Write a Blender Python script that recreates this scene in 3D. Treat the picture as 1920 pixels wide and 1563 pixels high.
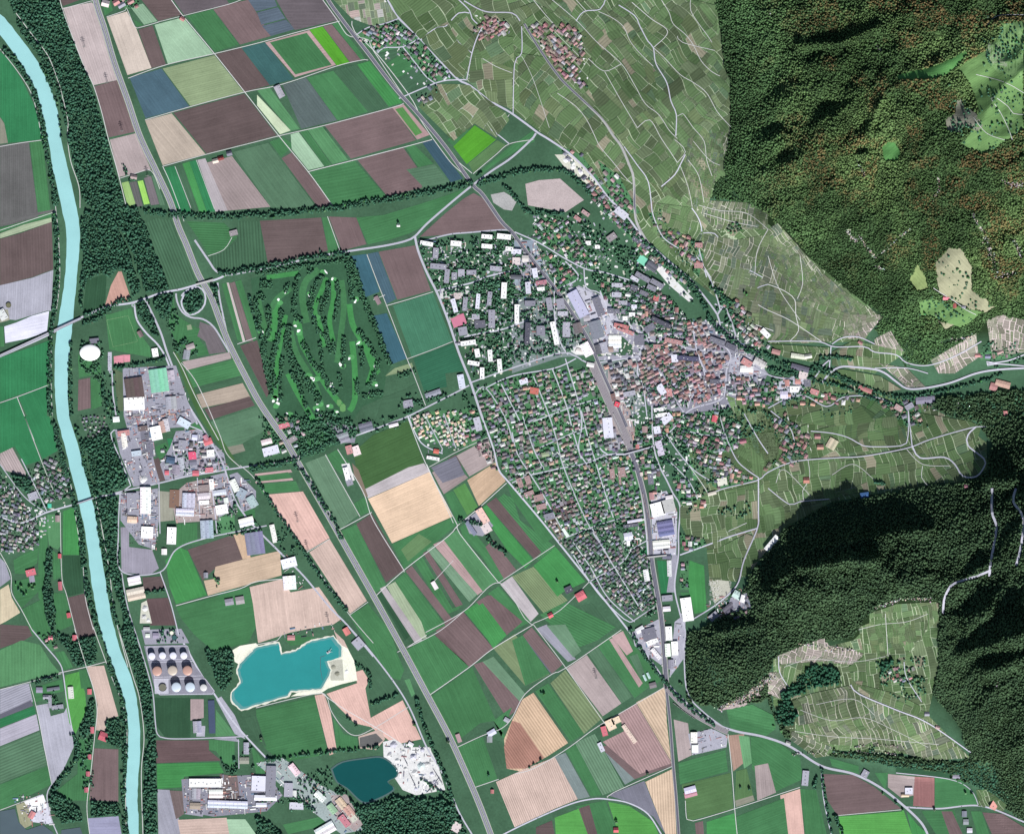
import bpy, math, random
import numpy as np
from mathutils import Vector
from mathutils.geometry import delaunay_2d_cdt
random.seed(7); rng = np.random.default_rng(7)
for _o in list(bpy.data.objects): bpy.data.objects.remove(_o)
SC = bpy.context.scene; COL = SC.collection
S = 2.5            # metres per unit of the survey grid
CAM_H = 30000.0    # flying height
# ---------------------------------------------------------------- camera, sky, sun, exposure
cam = bpy.data.cameras.new('camera'); camo = bpy.data.objects.new('camera', cam); COL.objects.link(camo)
camo.location = (0, 0, CAM_H); camo.rotation_euler = (0, 0, 0)
cam.sensor_width = 36; cam.lens = 36*CAM_H/(1920*S); cam.clip_start = 100; cam.clip_end = 120000
SC.camera = camo
SUN_EL = math.radians(40); SUN_AZ = math.radians(166)   # azimuth clockwise from +Y
w = bpy.data.worlds.new("World"); SC.world = w; w.use_nodes = True
_n = w.node_tree.nodes; _bg = _n['Background']; _sky = _n.new('ShaderNodeTexSky')
_sky.sky_type = 'NISHITA'; _sky.sun_disc = False; _sky.sun_elevation = SUN_EL; _sky.sun_rotation = SUN_AZ
w.node_tree.links.new(_sky.outputs[0], _bg.inputs[0]); _bg.inputs[1].default_value = 0.05
sl = bpy.data.lights.new('sun', 'SUN'); sl.energy = 4.7; sl.angle = math.radians(.53); sl.color = (1, .98, .95)
so = bpy.data.objects.new('sun', sl); COL.objects.link(so)
_d = Vector((math.sin(SUN_AZ)*math.cos(SUN_EL), math.cos(SUN_AZ)*math.cos(SUN_EL), math.sin(SUN_EL)))
so.rotation_euler = _d.to_track_quat('Z', 'Y').to_euler()
SC.view_settings.view_transform = 'Standard'; SC.view_settings.look = 'None'
SC.view_settings.exposure = 0.43; SC.view_settings.gamma = 1
KEXP = 1.22   # picture value of a level white surface
# ---------------------------------------------------------------- the survey: what lies where
DATA = {}
DATA['f1'] = '''
375 0,97 22,118 45,158 62,193 73,228 78,262 15,268 8,230 0,218
887 0,220 8,232 15,268 0,270
666 0,272 54,267 62,330 70,390 72,412 0,425
475 56,267 80,263 86,320 94,390 97,400 72,408
baab 118,15 172,5 178,12 195,70 222,150 176,160 165,140 140,80
655 113,0 150,0 118,12
756 177,162 222,150 255,247 204,258 190,205
a99 206,262 255,250 283,318 223,332
9b7 228,343 241,340 254,382 240,388
666 243,342 256,340 268,386 256,388
9c6 258,340 268,338 281,382 270,384
767 270,334 283,330 299,383 283,385
576 284,328 290,330 310,385 300,385
475 192,0 205,0 212,20 196,30
cab 200,33 238,22 256,55 284,128 239,141
475 240,15 252,38 269,47 257,51
8a9 245,14 268,7 295,40 270,47
655 265,0 321,0 342,28 297,40
655 259,56 286,48 311,121 284,128
9ba 290,47 343,33 400,101 315,121
656 325,0 425,0 430,8 345,28
467 243,146 303,129 355,200 273,222
897 305,129 402,104 457,173 357,199
ba9b 272,226 322,213 385,289 305,310
655 325,212 458,176 519,254 387,288
475 350,30 398,18 448,84 403,98
756 400,18 430,8 466,0 508,68 450,84
655 405,102 452,90 506,160 459,172
366 453,90 497,80 551,149 515,158 506,160
375 307,315 328,311 357,390 360,398 333,398
465 329,311 342,307 372,390 374,398 358,398
485 342,307 355,303 385,390 388,397 374,398
375 355,303 368,300 402,390 404,397 388,397
a9a 370,300 385,297 427,395 404,397
988 388,305 435,293 507,388 427,395
576 437,285 503,268 590,385 545,390 507,388
567 465,0 515,0 520,12 480,22
567 482,24 521,14 535,35 490,47
567 491,49 536,37 553,55 508,68
656 518,0 605,0 635,38 553,57 536,33
b99 497,80 580,57 630,122 553,145
475 506,80 575,62 622,122 554,140
593 580,56 605,50 656,118 632,124
756 606,50 622,46 677,113 657,118
475 623,45 636,41 655,70 678,100 684,112 678,114
586 482,170 505,163 562,242 545,245
bcb 482,178 545,245 525,252 482,198
566 530,160 574,146 632,226 565,242
475 575,146 625,133 690,210 633,226
465 626,133 665,122 727,200 691,210
485 669,121 693,115 755,193 729,200
756 608,235 735,202 780,263 658,298
a88 735,202 757,196 806,253 782,262
585 741,205 755,201 792,249 779,255
475 505,266 530,257 552,272 527,295
756 528,297 547,286 625,385 597,390
9ba 545,252 560,248 608,312 578,319 547,280
475 562,247 575,243 622,309 609,312
586 576,243 604,237 653,300 623,308
475 580,322 665,301 724,368 625,387
756 670,300 756,277 785,318 792,352 726,368
475 760,275 775,270 813,307 784,314
576 762,318 815,308 843,342 794,351
356 792,268 812,262 868,335 845,342
465 710,102 755,90 760,97 720,120
475 722,121 757,98 785,130 745,146
465 746,147 782,124 815,155 775,180
593 850,275 890,235 930,262 875,308
475 838,262 870,240 880,244 850,274
575 878,307 932,263 948,272 888,324
475 890,330 955,275 1000,245 1003,265 940,300 905,325
'''
DATA['f2'] = '''
666 0,412 72,398 100,393 104,396 40,412 0,424
475 0,428 40,416 96,399 96,408 45,420 0,436
9a9 0,438 45,421 96,408 97,416 40,435 0,447
655 0,448 40,437 97,416 100,505 60,520 0,535
aab 0,535 60,521 100,506 96,583 90,582 30,600 8,598 0,590
dde 30,605 60,592 92,583 88,622 50,635 10,643 8,612
475 0,650 8,650 6,612 0,612
375 0,670 60,650 92,638 91,695 89,722 30,742 0,753
375 0,757 32,744 62,820 0,850
375 34,744 88,724 88,780 92,800 84,830 70,820
354 162,525 200,513 198,560 190,580 155,590
c98a 222,509 228,509 246,562 200,574 197,572 208,535
465/ 272,418 292,409 320,412 366,526 318,543 295,475
475/ 350,415 420,418 430,428 445,445 420,470 392,480 375,452
465/ 445,415 495,415 500,500 425,514 402,504 392,484 422,470 445,452
655 487,414 602,408 615,470 560,484 503,497
475 604,408 614,407 638,470 616,475
756 616,406 668,408 687,458 641,470
475 668,408 720,403 790,382 850,362 880,350 835,390 800,420 770,437 730,450 690,458
756 787,444 835,400 870,372 888,362 912,375 950,430 930,430 870,438
367 659,480 687,476 712,547 686,557 675,530
467 689,476 709,472 743,560 725,570 705,520
756 710,472 778,460 808,545 745,562
465 727,574 770,562 809,549 847,640 770,670 762,665
476 737,573 812,549 848,640 772,670
367 700,592 725,587 763,672 734,683
365/ 775,672 849,643 870,695 835,700 838,725 795,733
465 718,745 760,730 785,715 800,760 810,780 760,790 700,800
897 740,690 772,680 775,688 745,700 722,705
475 198,590 210,588 246,577 262,625 281,650 283,670 240,662 205,655
475 325,555 330,590 360,610 380,620 370,650 360,665 330,640 315,610
898 350,610 358,608 365,630 354,633
767 375,603 400,612 420,650 425,660 392,664 385,640 370,630
475 345,620 375,615 370,630 385,650 392,664 370,668 365,650 345,640
a99 342,678 430,660 434,672 350,694
475 350,694 438,674 452,704 360,727
465 362,730 452,708 455,716 365,738
a98 367,740 455,718 470,745 378,765
655 383,767 468,743 478,760 395,787
576 395,790 482,762 500,800 412,822
475 415,532 425,530 455,640 445,638
cbb 425,530 429,530 460,640 455,640
766 430,531 440,528 475,640 462,640
475 441,528 452,524 480,615 482,635 475,640
655 450,648 482,638 508,730 500,745
475 146,665 190,685 190,700 148,708
756 147,712 169,708 170,765 146,770
475 170,708 188,708 192,760 172,768
565 212,690 232,700 232,770 222,770
d89 213,668 232,665 232,680 214,682
d89 232,665 244,665 244,678 233,679
fff 215,670 218,669
465 590,440
465 1000,360
'''
DATA['f3'] = '''
a99/ 0,796 48,885 48,892 10,882 0,870
375 0,757 40,780 78,862 48,872 0,792
375 44,780 92,780 100,800 108,845 80,860
475 40,1040 72,1025 70,1055 45,1075 28,1075 25,1050
586 88,965 112,962 114,1022 108,1030 92,1022 88,990
475 73,975 88,970 90,1020 85,1060 80,1130 72,1120 72,1060
485 118,958 140,950 148,1000 152,1040 118,1040
354 118,1041 152,1041 158,1110 126,1118 118,1080
655 127,1120 159,1112 172,1160 180,1190 145,1195
475 98,1030 110,1040 115,1080 100,1088
475 100,1110 122,1112 138,1170 105,1185
cb9 0,1105 16,1095 22,1120 38,1148 10,1165 0,1170
99a 0,1045 10,1055 20,1085 0,1100
475 24,1090 75,1078 76,1105 40,1140 26,1115
475 40,1142 80,1122 92,1180 60,1190
576 395,790 482,765 500,805 425,848 410,828
887 425,838 455,832 460,845 435,852
475 360,780 380,806 360,812
475 290,838 311,829 322,850 298,860
375 313,822 330,822 334,850 320,852
655 272,865 298,858 310,900 282,906
465 296,910 318,907 318,918 300,922
998 296,920 321,922 327,975 297,978
98a 226,988 242,988 242,1025 285,1030 298,1065 280,1078 228,1072
475 226,966 234,966 234,982 226,982
475 332,982 370,980 370,1018 330,1025
475 370,952 398,948 402,970 372,975
475 402,932 420,930 420,944 402,942
586 405,970 440,965 440,1000 410,1004
475 444,945 478,955 478,970 445,965
655 352,1030 438,1002 455,1048 408,1062 398,1070 380,1088
ca8 438,1002 460,997 470,1045 455,1048
485 310,1050 335,1025 352,1032 388,1115 330,1132 318,1100
ca9 382,1088 400,1085 404,1062 480,1042 525,1032 528,1078 390,1116
caa 468,1100 528,1085 545,1110 598,1100 640,1160 625,1170 580,1178 545,1185 484,1205 474,1130
475 330,1137 400,1120 430,1110 466,1100 474,1130 480,1175 465,1205 400,1220 365,1190 340,1160
655 267,1082 304,1080 312,1100 270,1112
645 275,1122 315,1120 330,1172 282,1172
476 390,1108 455,1102 465,1098 420,1120
b99 478,888 545,880 548,885 478,893
475 480,892 540,885 548,896 480,903
b99 478,903 548,896 550,900 480,906
475 483,908 555,902 562,920 492,925
daa9 499,927 568,921 618,1008 576,1033 528,975
caa 580,1035 618,1010 688,1126 656,1150 610,1080
586 550,790 560,790
687 572,868 612,852 672,965 638,992 605,930
475 613,853 632,842 658,868 640,890 625,875
475 662,945 685,930 696,958 675,966
464 662,848 700,815 765,788 795,868 770,880 685,918 672,895
bab 682,918 765,876 795,868 806,884 690,934
db9 690,935 806,884 848,968 735,1018 720,990
876 660,868 672,880 690,930 684,932 664,890
475 640,995 668,982 725,1100 704,1110 690,1095
655 668,982 697,962 757,1068 724,1092
475 735,1020 790,994 848,970 858,982 758,1066
686 752,1030 785,1000 810,1015 765,1052
475 700,1108 680,1130
475 704,1110 760,1072
475 657,1152 690,1132 730,1180 745,1220 700,1205
778 808,876 855,855 872,890 830,905
655 840,860 855,852 866,873 850,882
a99 856,854 915,822 930,865 880,893
988 810,885 850,868 878,895 832,926
ca8 876,900 930,866 948,902 898,948
475 834,926 850,920 876,968 858,982
585 850,918 872,905 896,950 876,966
475 862,988 888,970 895,1005 955,1075 934,1092 905,1045 868,1005
475/ 915,950 945,925 962,935 975,975 1042,1025 1010,1050
655 912,945 930,932 1015,1035 1002,1048
485 900,955 912,946 1000,1050 985,1065 950,1030
756 910,1025 925,1012 968,1068 945,1085
586 830,1012 858,992 932,1090 905,1108
b99 812,1020 832,1012 905,1108 895,1115
798 800,1030 812,1022 895,1114 880,1128
756 793,1036 803,1032 868,1133 858,1143
475 775,1050 790,1040 848,1140 868,1133 858,1143 835,1152
756 760,1070 772,1060 848,1160 838,1170
475 741,1088 760,1072 835,1172 800,1190 760,1135
9a9 725,1098 741,1090 790,1165 800,1195 780,1200
a9a 712,1103 722,1098 792,1200 778,1205
354 706,1112 714,1108 770,1190 760,1200
465 765,1220 830,1185 880,1245 808,1290
485 870,1145 895,1130 948,1190 920,1205
756 893,1128 915,1115 960,1175 945,1185
475 915,1112 935,1098 995,1165 965,1180 940,1150
655 815,1190 868,1146 925,1215 880,1250
bab 938,1095 960,1080 1010,1150 995,1165
786/ 960,1080 1000,1062 1065,1125 1020,1150
485 1000,1060 1042,1025 1098,1090 1058,1108 1045,1118
475 950,905 1010,965 1040,1005 1020,1020 960,935
655 1030,950 1075,935 1080,945 1065,980 1055,975
876 1025,975 1040,970 1058,1005 1050,1015
475/ 1012,1152 1060,1128 1155,1175 1120,1200 1080,1215
475 1145,912 1155,915
687 1150,1010 1165,995 1180,1035 1175,1045
375 1192,1042 1218,1020 1217,1038
375 1232,1050 1258,1052 1262,1070 1262,1110 1240,1115
485 1293,1050 1320,1060 1325,1145 1302,1150 1290,1100
475 1275,1110 1292,1110 1295,1140
586 1290,850 1320,830 1370,840 1390,880 1340,895 1300,900
464 325,655 332,660 360,720 385,780 410,812 440,860 436,868 405,825 375,785 350,730
'''
DATA['f4'] = '''
655 0,1170 55,1173 70,1185 45,1200 0,1215
586 0,1218 40,1200 75,1208 95,1240 112,1260 60,1272 0,1288
475 62,1175 95,1173 97,1190 78,1200
475 103,1222 120,1220 137,1250 118,1257
99a/ 0,1292 54,1280 62,1315 0,1342
667 0,1338 58,1312 62,1322 0,1347
375 0,1347 64,1323 67,1338 0,1363
a9b 0,1365 68,1338 74,1368 0,1398
576/ 0,1400 74,1370 88,1432 0,1468
475 0,1470 90,1435 96,1470 0,1518
aab 68,1322 90,1318 95,1342 120,1335 125,1325 138,1378 138,1400 120,1440 98,1470 82,1400
475 60,1290 116,1272 120,1295 62,1318
465 97,1300 122,1295 124,1320 98,1325
595 122,1265 150,1258 160,1300 162,1330 142,1375 130,1355 122,1310
caa98 163,1249 195,1247 222,1342 200,1346 198,1370 180,1368 183,1320 175,1290
475 148,1255 162,1255 172,1290 152,1290
475 148,1385 174,1383 168,1500 128,1500 108,1480 145,1450
756 177,1402 222,1404 222,1502 167,1499
99b 165,1533 222,1529 228,1563 168,1563
997 30,1508 55,1500 60,1545 40,1555
354 290,1307 358,1308 357,1382 310,1382 293,1360
a89 357,1310 382,1310 382,1345 357,1350
586 405,1330 442,1378 404,1380
645 293,1387 391,1387 392,1406 415,1425 293,1430
475 392,1386 440,1388 440,1440 420,1430 405,1407 392,1405
485 294,1431 410,1428 420,1448 345,1455 340,1475 295,1478
99a 295,1479 318,1480 345,1563 297,1563
766 318,1481 342,1482 345,1525 330,1535
caa98 333,1536 425,1532 430,1563 338,1563
9ba 425,1535 460,1535 480,1563 430,1563
475 470,1395 498,1430 495,1460 480,1450
475 480,1330 590,1305 615,1413 530,1428 500,1405 482,1380
465 457,1345 480,1340 500,1400 485,1390
daa9 590,1303 608,1300 620,1335 632,1410 618,1415
daa9 612,1300 670,1280 663,1260 680,1255 692,1275 685,1290 695,1345 755,1312 790,1385 740,1395 695,1362 665,1355 630,1320
465 620,1330 665,1355 670,1380 640,1372
475 625,1345 645,1375 670,1382 672,1405 632,1408
caa 672,1380 715,1365 722,1385 705,1405 675,1402
666 674,1382 705,1374 718,1387 702,1400 675,1400
caa9 626,1182 645,1200 662,1235 640,1220
475 660,1160 690,1130 725,1180 758,1255 750,1275 735,1270 690,1210 665,1170
465 668,1228 700,1228 750,1300 745,1320 695,1325 690,1280
475 560,1190 590,1195 600,1205 545,1210 535,1200
475 530,1545 600,1530 615,1545 540,1563
586 758,1274 768,1272 778,1300 772,1306
475 762,1218 812,1188 880,1248 808,1302
475 808,1305 885,1250 930,1350 900,1355 850,1395 840,1370
475 851,1403 905,1380 933,1460 890,1476 860,1430
465 905,1380 940,1390 950,1400 935,1460
756 815,1180 868,1146 925,1215 880,1250
485 880,1145 905,1130 950,1190 925,1215
756 910,1118 920,1115 980,1165 950,1190
786 925,1215 965,1188 1030,1263 985,1285
756 888,1245 905,1240 985,1320 970,1330 950,1345
687 905,1240 925,1230 985,1300 975,1315
475 925,1350 960,1325 940,1380 960,1395
ca88/ 980,1310 1000,1298 1065,1392 1025,1418 975,1445 950,1440 945,1385 960,1350
a76/ 945,1400 960,1350 975,1355 1020,1420 985,1440 950,1440
caa8/ 930,1465 985,1440 1042,1418 1084,1497 1040,1515 965,1550
788 1040,1418 1060,1410 1106,1493 1084,1498
475 1060,1405 1080,1395 1128,1490 1108,1492
687/ 1078,1392 1115,1375 1170,1475 1130,1490
788 1135,1410 1150,1415 1190,1460 1172,1470
756 1125,1400 1180,1385 1258,1430 1260,1435 1190,1460
a88/ 1160,1338 1193,1318 1260,1430 1200,1450 1130,1390 1170,1370
ca98/ 1193,1316 1247,1287 1250,1350 1258,1425
ca98/ 1210,1465 1262,1440 1268,1563 1248,1563
778 1140,1490 1208,1463 1248,1563 1225,1530 1180,1503
595 1140,1502 1180,1510 1225,1540 1235,1563 1160,1563
475 1080,1510 1135,1500 1160,1563 1098,1563
655 1085,1515 1105,1508 1120,1563 1100,1563
595 1040,1532 1085,1515 1102,1563 1042,1563
655 1005,1550 1035,1537 1040,1563 1005,1563
786/ 1032,1280 1060,1255 1130,1345 1095,1375
475 1003,1295 1028,1280 1095,1375 1070,1390
667 985,1200 1000,1185 1035,1265
756 980,1190 997,1175 1055,1245 1035,1262
475 960,1200 980,1190 1030,1262 985,1285
99a 1005,1178 1025,1170 1080,1235 1065,1240
687 1025,1172 1060,1170 1090,1220 1075,1232
a99a 1062,1253 1100,1227 1165,1318 1130,1342
576 1102,1222 1120,1212 1185,1305 1166,1318
475 1120,1210 1140,1195 1220,1285 1190,1308
465 1070,1140 1110,1130 1160,1180 1120,1205
475 1140,1193 1168,1180 1240,1275 1200,1295 1180,1260
b99 1147,1193 1168,1182 1187,1220 1175,1228
b99 1142,1198 1150,1195 1205,1280 1198,1288
576 1180,1230 1195,1225 1210,1265 1200,1270
a99 1263,1348 1290,1355 1297,1415 1272,1427
475 1272,1430 1360,1405 1365,1445 1275,1470
575 1278,1470 1370,1448 1375,1515 1290,1538 1285,1500
485 1325,1540 1378,1523 1382,1563 1325,1563
756 1303,1542 1318,1538 1320,1563 1305,1563
475 1380,1530 1470,1495 1478,1563 1383,1563
a87 1365,1378 1395,1375 1400,1425 1375,1445
697 1385,1378 1405,1380 1410,1430 1395,1440
475 1362,1330 1410,1320 1450,1340 1455,1365 1435,1380 1370,1365
475 1407,1380 1450,1385 1500,1420 1505,1460 1450,1485 1410,1440
a99 1415,1435 1440,1430 1455,1485 1420,1500
575 1380,1445 1400,1440 1412,1490 1378,1500
887 1378,1500 1412,1490 1415,1500 1380,1512
daa98 1463,1490 1500,1478 1508,1563 1470,1563
475 1500,1478 1530,1480 1550,1563 1510,1563
756 1543,1450 1600,1452 1640,1475 1690,1515 1570,1528 1552,1500
595 1570,1530 1695,1520 1710,1563 1575,1563
485 1700,1520 1720,1545 1740,1563 1710,1563
a99 1665,1450 1715,1455 1715,1490 1690,1495 1665,1475
966 1715,1455 1752,1457 1752,1513 1712,1510
475 1640,1448 1665,1448 1660,1480
475 1753,1457 1800,1460 1830,1490 1832,1508 1753,1515
475 1728,1520 1790,1518 1800,1563 1755,1563
756 1765,1520 1785,1520 1805,1563 1780,1563
756 1842,1522 1880,1525 1920,1550 1920,1563 1860,1563
475 1820,1520 1840,1520 1855,1563 1832,1563
475 1555,1420 1610,1435 1610,1450 1560,1435
354 1680,1436 1780,1448 1785,1458 1680,1450
'''
DATA['v1'] = '''
-42 24 v u 860,0 1342,0 1370,200 1335,370 1310,385 1440,420 1650,592 1620,640 1445,645 1380,600 1345,560 1290,515 1262,492 1212,448 1177,402 1142,366 1112,326 1070,290 1032,260 1010,245 950,200 870,150 790,75 725,0
-12 24 v u 1300,800 1400,770 1530,700 1700,745 1800,790 1850,830 1850,880 1740,910 1560,940 1470,990 1400,1080 1330,1090 1330,1030 1290,1010 1275,940 1330,900
-10 20 v u 1450,1235 1600,1200 1660,1140 1760,1130 1760,1250 1740,1340 1820,1420 1560,1405 1480,1380 1450,1320
# region subdivisions: angle, plotsize, palette, polygon
-10 16 m 625,0 722,0 746,34 700,50 660,35
-38 26 v 728,0 900,0 880,25 850,45 818,50 788,74 750,34
-38 26 v 790,76 818,52 842,50 860,80 882,97 880,120 870,145 855,145
-38 24 v 785,200 820,158 850,158 880,160 948,212 955,225 930,258 890,232 850,265 815,230
-5 24 v 884,95 900,90 960,110 960,205 920,190 880,155
-30 26 v 880,60 962,70 965,130 905,110
-20 28 v 900,0 975,0 975,30 935,40 905,25
# batch3 vineyards
-5 20 v 1275,950 1320,930 1420,905 1420,990 1380,1000 1345,1030 1330,1010 1290,1010 1275,980
-8 20 v 1325,1030 1345,1028 1400,1000 1412,1005 1402,1040 1380,1090 1330,1085
-60 24 v 1290,845 1340,850 1380,845 1400,800 1430,780 1480,860 1430,890 1360,910 1310,905
-5 24 v 1380,780 1430,775 1460,780 1460,900 1420,900 1400,850
-10 22 v 1520,810 1590,790 1680,780 1700,830 1670,840 1580,850 1540,830
-25 20 v 1700,770 1820,790 1840,800 1830,830 1850,850 1850,880 1800,905 1740,905 1720,860
-10 20 v 1430,880 1500,860 1560,860 1640,850 1720,845 1735,905 1680,915 1620,920 1560,935 1500,950 1470,980 1430,1000 1420,960
-10 14 v 1630,1150 1680,1132 1755,1128 1760,1160 1720,1200 1650,1230 1630,1200
-20 30 v 1440,900 1420,1000 1460,990 1475,960
-15 20 v 1360,740 1440,770 1500,800 1530,790 1520,860 1440,870 1400,830
-30 20 v 1530,700 1560,700 1560,740 1500,740
0 24 v 1540,695 1580,692 1650,705 1690,730 1660,735 1600,712
-40 14 w 1640,680 1700,690 1735,725 1700,725 1660,690
-15 24 v 1470,750 1560,745 1600,745 1640,790 1560,800 1480,790
35 24 d 1530,780 1580,745 1650,745 1690,775 1700,820 1640,838 1590,830
# upper vineyards
40 26 v 970,100 1040,110 1080,160 1120,220 1165,270 1185,330 1150,320 1110,290 1040,260 1010,240 975,190
-42 22 v 1000,0 1100,0 1140,30 1200,110 1235,200 1270,260 1280,300 1240,350 1215,340 1175,280 1130,220 1100,160 1110,110 1080,50
-42 22 v 1100,0 1300,0 1340,10 1345,30 1345,70 1330,80 1370,150 1368,240 1355,260 1360,330 1330,350 1330,380 1300,390 1240,360 1285,290 1265,240 1235,180 1220,110 1160,50
15 10 t 1290,260 1370,240 1358,310 1335,350 1330,380 1300,400 1280,330
-42 20 v 960,20 1000,5 1080,40 1100,110 1040,105 985,50
20 16 v 1225,380 1300,390 1320,430 1310,470 1300,520 1260,470 1220,430
15 12 t 1310,375 1400,380 1440,400 1440,430 1400,430 1340,430 1315,400
20 16 t 1320,440 1380,450 1440,440 1500,480 1520,510 1600,560 1640,600 1610,620 1560,635 1440,635 1380,600 1340,540 1320,480
-35 12 t 1440,430 1458,418 1540,510 1600,560 1655,595 1640,605 1600,590 1500,560 1440,480
10 18 t 1380,500 1440,530 1500,560 1560,600 1560,640 1440,640 1400,600 1370,560
-15 12 w 1590,590 1650,590 1650,600 1620,635 1580,635
-30 12 w 1640,635 1670,620 1695,660 1680,665 1640,655
-20 14 w 1745,675 1830,625 1835,670 1790,700 1760,700
10 14 w 1850,600 1880,590 1920,600 1920,660 1860,670
0 16 v 1445,645 1560,652 1545,675 1520,678 1470,670
0 16 v 1560,660 1600,638 1700,660 1640,700 1560,685
-8 14 w 1850,605 1870,592 1885,625 1870,628
15 12 w 1455,1230 1500,1212 1545,1195 1555,1210 1590,1215 1620,1225 1600,1245 1520,1240 1465,1245
15 18 v 1460,1245 1560,1238 1575,1260 1520,1250 1480,1285 1465,1270
-5 18 v 1610,1175 1650,1160 1715,1175 1720,1200 1700,1230 1650,1240 1648,1290 1600,1280 1590,1250 1620,1230
-20 18 t 1480,1315 1520,1300 1590,1285 1640,1315 1700,1340 1745,1355 1820,1420 1740,1425 1660,1400 1560,1395 1520,1385 1480,1340
-50 10 w 1440,1260 1460,1260 1480,1300 1465,1310 1440,1300
20 18 v 1600,1280 1680,1300 1730,1325 1740,1350 1700,1335 1650,1315
30 14 t 1485,1370 1560,1400 1560,1415 1530,1420 1480,1385
-30 16 v 1830,1480 1850,1478 1890,1510 1880,1520 1835,1510
-5 18 v 1700,1260 1740,1270 1735,1320 1710,1290
'''
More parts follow.
